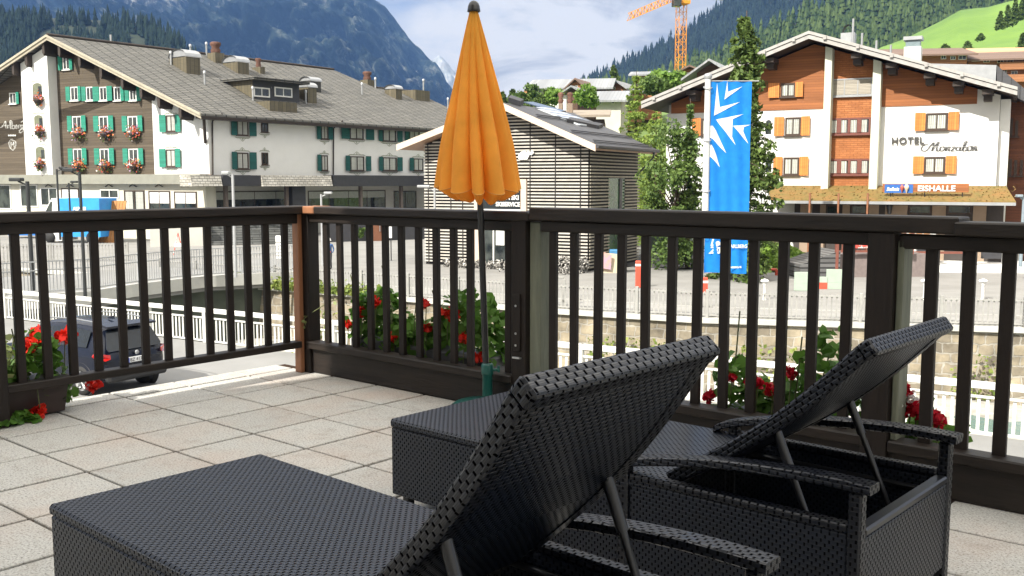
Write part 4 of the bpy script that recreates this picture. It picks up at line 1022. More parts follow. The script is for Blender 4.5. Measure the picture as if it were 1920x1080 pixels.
# ---- ground floor of the long side: canopy fascias, shop glass
STONEL = mat_brick('pale shingle fascia', .5, .22, ((.60, .58, .52), (.42, .40, .35)), (.22, .21, .19), .03, .85, .03)
DKF = mat('anthracite fascia', (.045, .045, .05), .6, (.03, .03, .034), 3)
def lrect(name, px0, px1, pya, pyb, y0, y1, mt, tilt=0):
    x0, z1 = LFR.hit(px0, pya, y0); x1, _ = LFR.hit(px1, pya, y0); _, z0 = LFR.hit((px0 + px1) / 2, pyb, y0); _, z1 = LFR.hit((px0 + px1) / 2, pya, y0)
    b = MB(); b.prism([(x0, y0, z0), (x0, y0 + tilt, z1), (x0, y1, z1), (x0, y1, z0)], (x1 - x0, 0, 0)); return b.build(name, mt, long_e), (x0, x1, z0, z1)
FY = -1.6
for i, (a, c, mt_) in enumerate(((360, 417, STONEL), (417.6, 492.5, DKF), (493.2, 624, STONEL), (624.8, 830, DKF))):
    lrect('canopy_fascia', a, c, 329, 349, FY - (.3 if mt_ is STONEL else 0), FY + 1.4, mt_, .25 if mt_ is STONEL else 0)
gz = ZP
b = MB(); b.box(.5, Lw, 1.5, 2.0, gz, zf); b.build('ground_wall', PLASTERG, long_e)
def glz(px0, px1, pya, pyb, y, n, hdr=True):
    w_, r_ = win(LFR, long_e, px0, px1, pya, pyb, y, BROWNP, .07, n - 1, sill=False, name='shop_window')
    if hdr: b = MB(); b.box(r_[0] + .1, r_[1] - .1, y - .04, y - .034, r_[3] - .75, r_[3] - .1); b.build('sign_band', mat('pale shop band', (.45, .47, .42), .5), w_)
glz(389, 556, 358, 397, 1.5, 4); glz(577, 722, 357, 397, 1.5, 4); glz(738, 780, 358, 420, 1.5, 2, False)
for px in (423, 537, 676, 752):
    x, _ = LFR.hit(px, 360, -.6); b = MB(); b.cbox(x - .16, x + .16, -.76, -.44, gz, zf - .9, .02); b.build('column', mat('weathered column', (.16, .13, .11), .8), long_e)
x, _ = LFR.hit(565, 360, -.9); b = MB(); b.cbox(x - 1.1, x + .5, -.95, .2, gz, zf - .8, .03); b.build('pier', DKF, long_e)
# ---- ground floor of the gable front
FC = mat('green grey fascia', (.20, .20, .165), .8, (.15, .15, .125), 1.5); CREAM = mat('cream wall', (.62, .60, .50), .85, (.52, .50, .42), 1)
x0 = GF.hit(-420, 335, -1.4)[0]; x1 = GF.hit(372, 335, -1.4)[0]; z1 = GF.hit(200, 327, -1.4)[1]; z0 = GF.hit(200, 345, -1.4)[1]; z00 = GF.hit(200, 352, -1.2)[1]
b = MB(); b.prism([(x0, -1.5, z0), (x0, -1.2, z1), (x0, .2, z1), (x0, .2, z0)], (x1 - x0, 0, 0)); b.build('canopy_fascia', FC, ar)
b = MB(); b.box(x0, .2, -.1, -.01, z1 + .01, zf + .001); b.build('ledge', mat('pinkish ledge', (.45, .36, .31), .8), ar)
b = MB(); b.box(x0, .3, -.9, .4, gz, z0 - .002); b.build('ground_wall', CREAM, ar)
BLIND = mat_rows('white roller blind', .06, (.7, .7, .68), (.5, .5, .48), .3, 'v', .6)
for px0, px1, pya, pyb, bl in ((38, 70, 346, 388, 0), (76, 108, 352, 386, 0), (115, 148, 353, 397, 1), (188, 223, 355, 372, 0), (233, 271, 357, 394, 2), (279, 319, 358, 397, .65), (327, 369, 359, 397, .65), (-30, 20, 346, 392, 0)):
    w_, r_ = win(GF, ar, px0, px1, pya, pyb, -.9, BROWNP if bl != 0 else WHITEP, .1, 1, sill=False)
    if bl and bl != 2: b = MB(); b.box(r_[0] + .12, r_[1] - .12, -.95, -.934, r_[3] - (r_[3] - r_[2]) * bl + .1, r_[3] - .12); b.build('blind', BLIND, w_)
    if bl == 2: b = MB(); b.box(r_[0] + .15, r_[0] + (r_[1] - r_[0]) * .42, -.95, -.934, r_[2] + .1, r_[3] - .12); b.box(r_[1] - (r_[1] - r_[0]) * .42, r_[1] - .15, -.95, -.934, r_[2] + .1, r_[3] - .12); b.build('curtain', CURT, w_)
for px in (92, 132, 205, 250, 299, 347):      # little lamps on the cornice
    x, z = GF.hit(px, 348, -1.0); b = MB(); b.tube([(x - .4, -1.05, z - .1), (x, -1.12, z + .12), (x + .4, -1.05, z - .1)], .05, 6); b.build('cornice_scroll', DARKW, ar)
# lettering on the timber wall
CRM = mat('white enamel letters', (.8, .8, .76), .5)
def unit(px, py, w, h):
    x0, z0 = GF.hit(px, py, -.05); x1, z1 = GF.hit(px + w, py - h, -.05)
    return lambda a, c: (x0 + (x1 - x0) * a, -.08, z0 + (z1 - z0) * c)
tf = unit(1, 243, 47, 17)
stroke('lettering', [[(-.12, .25), (.02, .3), (.12, .65), (.2, 1.0), (.2, .5), (.19, .1)], [(.06, .45), (.22, .5)],
    [(.26, .5), (.27, .15), (.28, .45), (.34, .5)], [(.36, .1), (.42, .95), (.37, .95), (.38, .15), (.44, .15)], [(.46, .95), (.45, .15), (.53, .12), (.55, .42), (.47, .45)],
    [(.57, .28), (.64, .32), (.62, .5), (.57, .3), (.6, .1), (.66, .2)], [(.69, .5), (.7, .12), (.71, .45), (.77, .5)], [(.87, .48), (.79, .42), (.8, .12), (.87, .2), (.88, .5), (.86, -.2), (.74, -.45), (.72, -.2), (.86, .15)],
    [(.88, .15), (.98, .3), (1.0, .75), (.9, .95), (.78, .8)]], CRM, ar, .12, 0, .03, tf)
tf = unit(16, 282, 13, 22)
stroke('crest', [[(.5, 0), (.12, .3), (.08, .75), (.5, .85), (.92, .75), (.88, .3), (.5, 0)], [(.3, .25), (.32, .7), (.5, .45), (.68, .7), (.7, .25)], [(.5, .9), (.5, 1.0)], [(.25, .95), (.75, .95)]], CRM, ar, .1, 0, .03, tf)
b = MB()
for k in range(5):
    x, z = GF.hit(16.5 + k * 3, 254, -.05); b.pxz([(x + .09 * math.sin(q * 1.2566), z + .09 * math.cos(q * 1.2566)) for q in range(5)], -.06, -.03)
b.build('star_row', CRM, ar)
# ---- flower baskets on the gable windows
FMIX = [mat_leaf('orange petunias', (.75, .18, .05), (.8, .3, .1), trans=.1), mat_leaf('lilac petunias', (.38, .22, .42), (.65, .5, .62), trans=.1), mat_leaf('white petunias', (.7, .66, .62), (.8, .75, .7), trans=.1), mat_leaf('basket green', (.05, .10, .02), (.12, .16, .04), trans=.1), mat_leaf('red petunias', (.5, .05, .04), (.6, .12, .08), trans=.1)]
names = {0: ('top', 'middle', 'lowest')}
def basket(px, py, y, label, w=.62, dark=False):
    x, z = GF.hit(px, py, y - .4); t = thing('flower_basket', label, 'flower basket', GF.w(x, y, z), GF.rz, 'flower baskets on the timber gable')
    pts = []; mi = []
    for _ in range(380):
        a = Vector((random.gauss(0, .5) * w, -.12 - abs(random.gauss(0, .22)), random.gauss(0, .26))); pts.append(a); mi.append(3 if a.z < -.2 and random.random() < .6 else random.choice((0, 1, 2, 3, 4) if a.x < 0 else (0, 0, 4, 3, 1)))
    V, Fq = scatter_leaves('f', pts, .085, None, .1); fastmesh('plant_pieces', V, Fq, FMIX, t, mi)  # petunia flowers and leaves of the basket in one mesh
    b = MB(); b.lathe([(.0, -.5), (.2, -.42), (.42, -.1), (.45, .02), (.0, .02)], 10, (.05, -.3, 0)); b.build('basket', DARKW, t)
for (px, n_) in ((144, 'left'), (194.5, 'middle'), (248, 'right')):
    basket(px, 250, 0, f'flower basket under the {n_} window of the upper row of three, timber gable')
    basket(px + 1, 311, 0, f'flower basket under the {n_} window of the lowest row, timber gable')
for py, n_ in ((187, 'top'), (247, 'middle'), (308, 'lowest')): basket(72 if n_ != 'top' else 69, py, -1.0, f'flower basket in the {n_} arched niche of the white tower', .42)
# ---- roof furniture: parts of the hotel
GOLDM = mat_rows('bronze standing seam', .45, (.115, .098, .06), (.045, .038, .026), .12, 'u', .6, 0, .02, spec=.5)
DKSEAM = mat_rows('dark standing seam', .45, (.065, .062, .055), (.03, .03, .028), .12, 'u', .5, .3, .02)
def roofbox(name, pxc, pyb, pxr, pyt, dep, hood=None, mt=GOLDM, low=1.5, hoodm=None):
    """front-left foot at (pxc,pyb) on the roof, width to pxr along the ridge, height to pyt"""
    p = onroof(pxc, pyb); l_ = LFR.loc(p); x1, _ = LFR.hit(pxr, pyb, l_.y); _, zt = LFR.hit(pxc, pyt, l_.y)
    b = MB(); b.box(l_.x, x1, l_.y, l_.y + dep, l_.z - low, zt); o = b.build(name, mt, long_e)
    if hood == 'arch':
        n = 8; r_ = dep / 2; prof = [(l_.y + r_ - (r_ + .1) * math.cos(math.pi * k / n), zt + .08 + (r_ * .55) * math.sin(math.pi * k / n)) for k in range(n + 1)]
        b = MB(); vs = [(xx, y_, z_) for xx in (l_.x - .1, x1 + .1) for y_, z_ in prof]; b.add(vs, [(k, k + 1, n + 2 + k, n + 1 + k) for k in range(n)]); b.add([(v[0], v[1], v[2] - .05) for v in vs], [(k, k + 1, n + 2 + k, n + 1 + k) for k in range(n)])
        b.add([(l_.x + .02, y_, z_) for y_, z_ in prof], [list(range(n + 1))]); b.build('hood', ZINC, o)
    return o, l_, x1, zt
roofbox('vent_box', 350, 138, 376, 106, 2.6, 'arch', GOLDM); roofbox('vent_box', 446, 138, 467, 116, 2.3, 'arch', GOLDM)
roofbox('vent_box', 578, 193, 594, 164, 1.9, 'arch', GOLDM); roofbox('vent_box', 583, 172, 602, 152, 1.6, 'arch', DKSEAM)
roofbox('vent_box', 742, 186, 754, 167, 1.7, 'arch', GOLDM); roofbox('vent_box', 779, 188, 806, 168, 2.6, None, GOLDM); roofbox('vent_box', 506, 208, 557, 189, 2.0, None, GOLDM, .6)
BRICKR = mat_brick('red brown brick', .3, .1, ((.17, .08, .055), (.12, .06, .042)), (.09, .06, .05), .012, .85, .01)
def chim(pxa, pxb, pyb, pym, pyt):
    o, l_, x1, zt = roofbox('chimney', pxa, pyb, pxb, pym, 1.3, None, GOLDM); _, z2 = LFR.hit(pxa, pyt, l_.y)
    w = x1 - l_.x; cx = (l_.x + x1) / 2; cy = l_.y + .65; h = z2 - zt; b = MB()
    b.lathe([(w * .40, 0), (w * .46, h * .25), (w * .34, h * .5), (w * .5, h * .75), (w * .5, h * .93), (w * .42, h)], 8, (cx, cy, zt)); b.lathe([(w * .42, h), (0, h * 1.02)], 8, (cx, cy, zt)); b.build('chimney_pot', BRICKR, o)
chim(404, 421, 118, 98, 77); chim(488, 497, 138, 125, 108); chim(690, 702, 156, 149, 133)
def pipe(px, pyb, pyt, r=.09):
    p = onroof(px, pyb); l_ = LFR.loc(p); _, zt = LFR.hit(px, pyt, l_.y); b = MB(); b.tube([(l_.x, l_.y, l_.z - .3), (l_.x, l_.y, zt)], r, 8); b.lathe([(r * 1.5, -.22), (r * 1.6, 0), (r * .6, .08)], 8, (l_.x, l_.y, zt)); b.build('vent_pipe', ZINC, long_e)
for px, a, c in ((321, 121, 97), (384, 158, 134), (387.5, 103, 80), (474.5, 188, 163), (508, 187, 163), (573.5, 194, 170), (679, 177, 156), (704, 165, 146), (794, 168, 149), (357, 97, 84), (840, 203, 184)): pipe(px, a, c)
p = Pa + ldir * (s_r * .18); pp = LFR.loc(p); b = MB(); b.tube([(pp.x, pp.y, pp.z), (pp.x, pp.y, pp.z + .75)], .1, 8); b.build('vent_pipe', ZINC, long_e)
# dormer with a strip window
o, l_, x1, zt = roofbox('dormer', 474, 185, 561, 150, 5.2, None, GOLDM, .6)
b = MB(); b.box(l_.x - .5, x1 + .6, l_.y - .9, l_.y + 5.5, zt + .003, zt + .22); b.build('dormer_roof', SLATE, o)
b = MB(); b.box(l_.x + .0, x1, l_.y - .02, l_.y - .001, zt - 2.6, zt); b.build('dormer_front', DKF, o)
for a, c in ((475, 505), (514, 547)): win(LFR, o, a, c, 164, 182, l_.y - .02, WHITEP, .12, 1, sill=False)
# ================================================================ SKI SHOP with slatted walls (middle)
H0 = at_z(1103, 509, ZP); HF = Frame(H0, 118)
hut = fthing('ski_shop', 'gabled ski shop clad in horizontal white slats with a dark grey metal roof', 'shop', HF)
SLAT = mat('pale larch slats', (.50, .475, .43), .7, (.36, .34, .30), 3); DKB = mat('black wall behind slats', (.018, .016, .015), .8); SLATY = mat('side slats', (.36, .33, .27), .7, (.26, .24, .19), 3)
METR = mat_rows('dark metal roof', .5, (.055, .055, .06), (.028, .028, .03), .12, 'u', .5, 0, .02, spec=.5)
FASC = mat('pinkish fascia board', (.62, .50, .40), .6, (.52, .41, .33), 2); SOFF = mat('raw larch soffit', (.42, .27, .17), .6, (.33, .2, .13), 3)
xl = HF.hit(798, 400, 0)[0]; xr = 0.0; OVH = -1.3
pa = HF.hit(940, 192, OVH); pr = HF.hit(1117, 271, OVH); pl_ = HF.hit(744, 271, OVH)
sr = (pa[1] - pr[1]) / (pr[0] - pa[0]); sl = (pa[1] - pl_[1]) / (pa[0] - pl_[0])
zu = lambda x: (pa[1] - sr * (x - pa[0]) if x > pa[0] else pa[1] - sl * (pa[0] - x)) - .35
# depth of the house from the far end of the right eave
HS = Frame(HF.w(pr[0], 0), 28); 
dl = HS.hit(1233, 272, 0)[0]
dep = dl - .9
b = MB(); b.pxz([(xl, ZP), (xr, ZP), (xr, zu(xr)), (pa[0], zu(pa[0])), (xl, zu(xl))], 0, dep); b.build('wall', DKB, hut)
RT = .22
for nm, p_, mt_ in (('roof', pr, METR), ('roof', pl_, METR)):
    b = MB(); b.prism([(pa[0], OVH + .01, pa[1]), (p_[0], OVH + .01, p_[1]), (p_[0], OVH + .01, p_[1] - .12), (pa[0], OVH + .01, pa[1] - .12)], (0, dl - OVH, 0)); b.build(nm, mt_, hut)
    b = MB(); b.prism([(pa[0], OVH + .02, pa[1] - .121), (p_[0], OVH + .02, p_[1] - .121), (p_[0], OVH + .02, p_[1] - .3), (pa[0], OVH + .02, pa[1] - .3)], (0, dl - OVH - .1, 0)); b.build('soffit', SOFF, hut)
    b = MB(); b.prism([(pa[0], OVH - .05, pa[1] + .0), (p_[0], OVH - .05, p_[1] + .0), (p_[0], OVH - .05, p_[1] - .36), (pa[0], OVH - .05, pa[1] - .36)], (0, .058, 0)); b.build('fascia', FASC, hut)
b = MB(); b.tube([(pr[0] + .08, OVH, pr[1] - .1), (pr[0] + .08, dl, pr[1] - .1)], .1, 8); b.build('gutter', DKF, hut)
b = MB(); b.tube([(pr[0] + .08, dl - .8, pr[1] - .15), (pr[0] + .02, dl - .8, pr[1] - .5), (xr + .15, dep - .6, pr[1] - 1.6)], .06, 6); b.build('downpipe', DKF, hut)
# snow guards and roof window, solar strips
def onR(px, py):
    n = Vector((sr, 0, 1)).normalized(); n = HF.ex * n.x + Vector((0, 0, n.z)); return HF.loc(at_plane(px, py, HF.w(pa[0], 0, pa[1]), n))
def rpatch(name, pts, up, mt):
    P = [onR(*p) for p in pts]; b = MB(); b.prism([p + Vector((0, 0, .012)) for p in P], (0, 0, up)); return b.build(name, mt, hut)
rpatch('skylight_glazing', ((1004, 204), (1032, 205), (1128, 238), (1088, 237)), .10, mat_rows('ribbed glazing', .55, (.62, .66, .70), (.12, .13, .15), .35, 'v', .15, .2, .02, spec=.9))
rpatch('skylight_frame', ((1063, 229.5), (1070, 226), (1131, 238.5), (1123, 242)), .2, DKF); rpatch('roof_hatch', ((953, 193), (958, 188), (982, 196), (976, 200)), .3, DKF)
rpatch('solar_panel', ((982, 193), (1000, 193), (1062, 210), (1040, 211)), .06, mat('solar glass', (.06, .10, .16), .12, spec=.9))
b = MB()
for f_ in (.35, .72, .95):
    x = pa[0] + (pr[0] - pa[0]) * f_; z = pa[1] - sr * (x - pa[0]) + .14; b.tube([(x, OVH + .3, z), (x, dl - .3, z)], .03, 5); b.tube([(x + .06, OVH + .3, z - .09), (x + .06, dl - .3, z - .09)], .03, 5)
b.build('snow_guard', DKF, hut)
# slats
b = MB(); dx0 = HF.hit(893, 450, 0)[0]; dx1 = HF.hit(990, 450, 0)[0]; dz = HF.hit(940, 336, 0)[1]
z = ZP + .18; pitch = .186; k = 0
while z < pa[1] - .4:
    lo = xl; hi = xr
    if z + .1 > zu(xr) + .0: hi = min(xr, pa[0] + (pa[1] - .35 - z - .1) / sr)
    if z + .1 > zu(xl): lo = max(xl, pa[0] - (pa[1] - .35 - z - .1) / sl)
    if hi - lo > .4:
        if z < dz + .05: segs = [(lo, dx0), (dx1, hi)]
        else: segs = [(lo, hi)]
        for a, c in segs: b.box(a, c, -.14, -.09, z, z + .086)
    z += pitch; k += 1
b.build('slat_cladding', SLAT, hut)
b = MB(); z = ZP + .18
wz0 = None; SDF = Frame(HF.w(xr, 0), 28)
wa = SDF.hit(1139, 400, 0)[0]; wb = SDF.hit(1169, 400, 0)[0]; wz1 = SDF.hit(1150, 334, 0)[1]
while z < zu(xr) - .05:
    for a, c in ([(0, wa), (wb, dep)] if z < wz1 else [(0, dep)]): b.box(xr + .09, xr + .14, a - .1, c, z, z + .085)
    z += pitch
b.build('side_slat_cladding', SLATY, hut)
b = MB()
for px in (806, 848, 870, 996, 1043, 1090):
    x = HF.hit(px, 400, 0)[0]
    if dx0 - .2 < x < dx1 + .2: continue
    b.box(x - .03, x + .03, -.165, -.142, ZP + .05, zu(x) - .1)
b.build('slat_batten', DKB, hut)
b = MB(); b.box(xr + .005, xr + .05, wa, wb, ZP + .1, wz1); o_ = b.build('side_window', mat('glass with green reflection colour', (.05, .14, .04), .25, (.01, .04, .018), 1.2, spec=.3), hut)  # green reflection put into the glass colour
b = MB(); b.box(xr + .02, xr + .1, wb - .9, wb - .5, ZP + .1, wz1 - .02); b.build('side_window_frame', DKF, o_)
# entrance
b = MB(); b.box(dx0, dx0 + .35, -.25, -.005, ZP, dz); b.box(dx1 - .35, dx1, -.25, -.005, ZP, dz); b.box(dx0 + .35, dx1 - .35, -.25, -.005, dz - .25, dz); ent = b.build('door_frame', FASC, hut)
zs0 = HF.hit(940, 392, 0)[1]
b = MB(); b.box(dx0 + .352, dx1 - .352, -.12, -.004, zs0, dz - .252); b.build('sign_panel', mat('black sign glass', (.02, .025, .03), .15), ent)
b = MB(); b.box(dx0 + .352, dx1 - .352, -.06, -.004, ZP + .02, zs0 - .002); b.build('door_glass', GLASS, ent)
b = MB(); w_ = (dx1 - dx0 - .7)
for f_ in (.0, .3, .62, .96): b.box(dx0 + .36 + w_ * f_, dx0 + .44 + w_ * f_, -.12, -.061, ZP + .02, zs0 - .004)
b.box(dx0 + .352, dx1 - .352, -.13, -.061, zs0 - .12, zs0 - .004); b.build('door_mullion', WHITEP, ent)
b = MB(); b.box(dx0 + .4 + w_ * .36, dx0 + .4 + w_ * .56, -.1, -.062, ZP + 1.3, ZP + 2.3); b.build('poster', WHITEP, ent)
LETW = mat('white sign letters', (.85, .85, .82), .5)
def htext(s, px, py, pyt, shear=0, al='LEFT', off=0, y=-.13, ext=.01, sx=1, mt=LETW, fr=HF, root=None, name='lettering', space=1):
    x, z = fr.hit(px, py, y); _, zt = fr.hit(px, pyt, y); return text(name, s, (zt - z) / .72, mt, root or hut, (x, y, z), ext=ext, shear=shear, align=al, off=off, sx=sx, space=space)
htext('ALPINA SKI', 973, 374.5, 366, off=.01, al='RIGHT', y=-.135, root=ent, sx=1.0); htext('SKISERVICE', 975, 387, 379, off=.01, al='RIGHT', y=-.135, root=ent, sx=.94)
htext('er', 994, 297, 278, shear=.45, off=.06, al='RIGHT', y=-.22, ext=.04, sx=1.15)
# the grey roof with two chimneys behind the shop
bh = Frame(at_d(1135, 230, 84), 96); nb = fthing('chalet', 'low building with brown shed roof and two chimneys just behind the ski shop', 'building', bh)
x0, z1 = bh.hit(1058, 200, 0); x1, z0 = bh.hit(1140, 232, 0)
b = MB(); b.box(x0 + .3, x1 - .3, .3, 9, ZP, z0 + .4); b.build('wall', DARKW, nb)
b = MB(); b.prism([(x0 - .4, -.2, z0 + .55), (x0 - .4, -.2, z0 + .75), (x0 - .4, 9, z1 + .35), (x0 - .4, 9, z1 + .1)], (x1 - x0 + .6, 0, 0)); b.build('roof', mat('brown shingles', (.30, .25, .20), .85, (.2, .17, .13), 2), nb)
for a, c in ((1047, 1055), (1063, 1074)):
    xa, zt = bh.hit(a, 194, 2); xb, _ = bh.hit(c, 194, 2); b = MB(); b.cbox(xa, xb, 2, 2.8, z0, zt, .04); ch = b.build('chimney', mat('chimney render', (.26, .20, .15), .9), nb)
    b = MB(); b.lathe([(.16, 0), (.26, .3), (.14, .45), (.28, .8), (.2, .95), (0, 1)], 10, ((xa + xb) / 2, 2.4, zt)); b.build('chimney_pot', BRICKR, ch)
# rubble along the foot of the shop
STONE = mat('broken pale stone', (.62, .60, .56), .9, (.42, .40, .37), 3, island=.25)
V = []; Fq = []; 
def stones(pts, s0, s1):
    V = []; Fc = []
    for p in pts:
        s = random.uniform(s0, s1); o = len(V); q = [Vector((random.gauss(0, 1), random.gauss(0, 1), random.gauss(0, 1))).normalized() for _ in range(3)]
        ax_ = [q[0] * s, q[1] * s * .8, q[2] * s * .7]
        for sg in ((0, 1), (0, -1), (1, 1), (1, -1), (2, 1), (2, -1)): V.append(tuple(Vector(p) + ax_[sg[0]] * sg[1]))
        for a in (0, 1):
            for c in (2, 3):
                for d in (4, 5): Fc.append((o + a, o + c, o + d))
    return V, Fc
def rub(n, fx0, fx1, d, w, h): return [HF.w(xl + (xr - xl) * random.uniform(fx0, fx1), -d - abs(random.gauss(0, w)), ZP + .05 + random.random() ** 2 * h) for _ in range(n)]
V, Fc = stones(rub(500, .18, .55, .35, .5, .35) + rub(1300, .6, 1.02, .4, .9, .75), .06, .2)
tag(fastmesh('stone_rubble', V, Fc, STONE), 'heaps of broken pale stones along the foot of the slatted shop', 'rubble', kind='stuff')
# ================================================================ HOTEL with honey shutters (right)
MC = at_d(1867, 350, 57.5); MF = Frame(MC, 117)
mz = fthing('chalet_hotel', 'white and orange brown hotel with honey coloured shutters and a mossy canopy roof', 'hotel', MF)
BRW = mat_rows('orange brown boards', .16, (.29, .105, .034), (.15, .052, .018), .10, 'v', .7, bump=.006, noise=(.4, 3, 1))
BRT = mat_brick('brown shingle tiles', .42, .13, ((.40, .155, .055), (.33, .12, .04)), (.24, .085, .03), .010, .7, .015, noise=.2)
PLG = mat('pale green grey plaster', (.60, .62, .52), .85, (.5, .52, .43), 1)
MO = -1.9
apx = MF.hit(1517, 60, MO); rgt = MF.hit(1908, 165, MO); lft = MF.hit(1203, 192, MO)
mr = (apx[1] - rgt[1]) / (rgt[0] - apx[0]); ml = (apx[1] - lft[1]) / (apx[0] - lft[0])
mu = lambda x: (apx[1] - mr * (x - apx[0]) if x > apx[0] else apx[1] - ml * (apx[0] - x)) - .5
X = lambda px, py=250, y=0: MF.hit(px, py, y)[0]
Zm = lambda px, py, y=0: MF.hit(px, py, y)[1]
def mwall(name, x0, x1, z0, z1, y0, y1, mt, par=None):
    if z1 is None:
        pts = [(x0, z0), (x1, z0), (x1, mu(x1))] + ([(apx[0], mu(apx[0]))] if x0 < apx[0] < x1 else []) + [(x0, mu(x0))]
    else: pts = [(x0, z0), (x1, z0), (x1, z1), (x0, z1)]
    b = MB(); b.pxz(pts, y0, y1); return b.build(name, mt, par or mz)
xa, xp1, xp1b, xp2, xp2b, xrr = X(1250), X(1547), X(1560), X(1636), X(1651), 0
zbr_l = Zm(1480, 206); zbr_r = Zm(1700, 199); zcan = Zm(1650, 352)
Dm = 17
mwall('white_wall', xa, xp1 + .2, ZP, zbr_l, .0, .4, PLASTER); mwall('timber_gable', xa + .3, xp1 + .2, zbr_l + .002, None, -.05, .4, BRW)
mwall('white_wall', xp2b - .2, xrr, ZP, zbr_r, .0, .4, PLASTER); 
xbr = X(1832, 190); mwall('timber_gable', xp2b - .2, xbr, zbr_r + .002, None, -.05, .4, BRW); mwall('white_wall', xbr + .002, xrr, zbr_r + .002, None, .0, .4, PLASTER)
mwall('bay_wall', xp1b - .05, xp2 + .05, zcan - 1, None, .0, .4, BRT)
for a, c in ((xp1, xp1b), (xp2, xp2b)): mwall('pillar', a, c, ZP, None, -.9, -.053, PLG)
# volume behind the front
b = MB(); b.pxz([(xa, ZP), (xrr, ZP), (xrr, mu(xrr)), (apx[0], mu(apx[0])), (xa, mu(xa))], .401, Dm); b.build('body', PLASTER, mz)
VERG = mat('whitened verge boards', (.40, .39, .37), .6, (.27, .26, .25), 3)
for p_ in (rgt, lft):
    b = MB(); b.prism([(apx[0], MO, apx[1]), (p_[0], MO, p_[1]), (p_[0], MO, p_[1] - .2), (apx[0], MO, apx[1] - .2)], (0, Dm + 3.5, 0)); b.build('roof', METR, mz)
    b = MB(); b.prism([(apx[0], MO + .1, apx[1] - .201), (p_[0], MO + .1, p_[1] - .201), (p_[0], MO + .1, p_[1] - .36), (apx[0], MO + .1, apx[1] - .36)], (0, Dm + 3, 0)); b.build('soffit', DARKW, mz)
    b = MB()
    for dz0, dz1, y_ in ((.06, -.12, -.12), (-.16, -.40, -.06)): b.prism([(apx[0], MO + y_, apx[1] + dz0), (p_[0], MO + y_, p_[1] + dz0), (p_[0], MO + y_, p_[1] + dz1), (apx[0], MO + y_, apx[1] + dz1)], (0, .055, 0))
    n = 6
    for k in range(n):
        t = (k + .5) / n; x = apx[0] + (p_[0] - apx[0]) * t; z = apx[1] + (p_[1] - apx[1]) * t; b.box(x - .09, x + .09, MO - .2, MO - .121, z - .2, z + .02)
    b.build('verge_board', VERG, mz)
for px, py in ((1445, 120), (1608, 108), (1673, 122), (1744, 140), (1798, 154), (1853, 170), (1300, 175)):
    x = X(px, py, -1.0); zt = mu(x) + .13; b = MB(); b.box(x - .3, x + .3, MO + .3, -.055, zt - .38, zt - .1); b.box(x - .22, x + .22, MO + .7, -.055, zt - .72, zt - .382); b.build('beam_end', DARKW, mz)
# windows
def mw(px0, px1, py0, py1, sh, bars=1, y=0, **k): return win(MF, mz, px0, px1, py0, py1, y, BROWNP, .1, bars, sh, ORANGES, True, **k)
mw(1465, 1491.5, 156, 182, [(1442, 1462), (1492, 1507)], y=-.05); mw(1473, 1502, 220, 254, [(1453, 1471), (1503, 1520)]); mw(1470, 1499, 295, 328.5, [(1451, 1468), (1500, 1517)])
mw(1737, 1778, 212, 244, [(1716.5, 1736), (1779, 1799.5)]); mw(1733.5, 1773, 294, 325, [(1712.5, 1733), (1774, 1794.5)]); mw(1316, 1340, 222, 254, [(1299, 1315)])
for ya, yb in ((225, 251), (299, 322)):
    x0, z1 = MF.hit(1436, ya, 0); x1, z0 = MF.hit(1446, yb, 0); r_ = (x1 - x0) / 2
    b = MB(); b.pxz([(x0, z0), (x1, z0)] + [((x0 + x1) / 2 + r_ * math.cos(math.pi * k / 8), z1 - r_ + r_ * math.sin(math.pi * k / 8)) for k in range(9)], -.03, -.004); b.build('arched_window', GLASS, mz)
# bay
w_, r_ = win(MF, mz, 1557, 1637, 147, 180, -.03, ZINC, .08, 2, sill=True, name='bay_window'); b = MB(); b.box(r_[0] + .1, r_[1] - .1, -.075, -.064, r_[2] + .1, r_[3] - .1); b.build('blind', mat_rows('grey roller shutter', .09, (.34, .31, .26), (.24, .22, .19), .25, 'v', .6), w_)
REDW = mat('red brown window wood', (.17, .055, .04), .5)
for ya, yb in ((221, 252), (298, 328)):
    w_, r_ = win(MF, mz, 1553.5, 1633, ya, yb, -.03, REDW, .1, 0, sill=True, name='bay_window'); b = MB(); Wd = r_[1] - r_[0]
    for f_, ww in ((.26, .13), (.5, .08), (.74, .13)): b.box(r_[0] + Wd * f_ - ww, r_[0] + Wd * f_ + ww, -.14, -.031, r_[2] + .1, r_[3] - .1)
    b.build('mullion', REDW, w_); b = MB()
    for f_ in (.14, .38, .61, .86): b.box(r_[0] + Wd * (f_ - .075), r_[0] + Wd * (f_ + .06), -.066, -.064, r_[2] + .12, r_[3] - .14)
    b.build('curtain', CURT, w_)
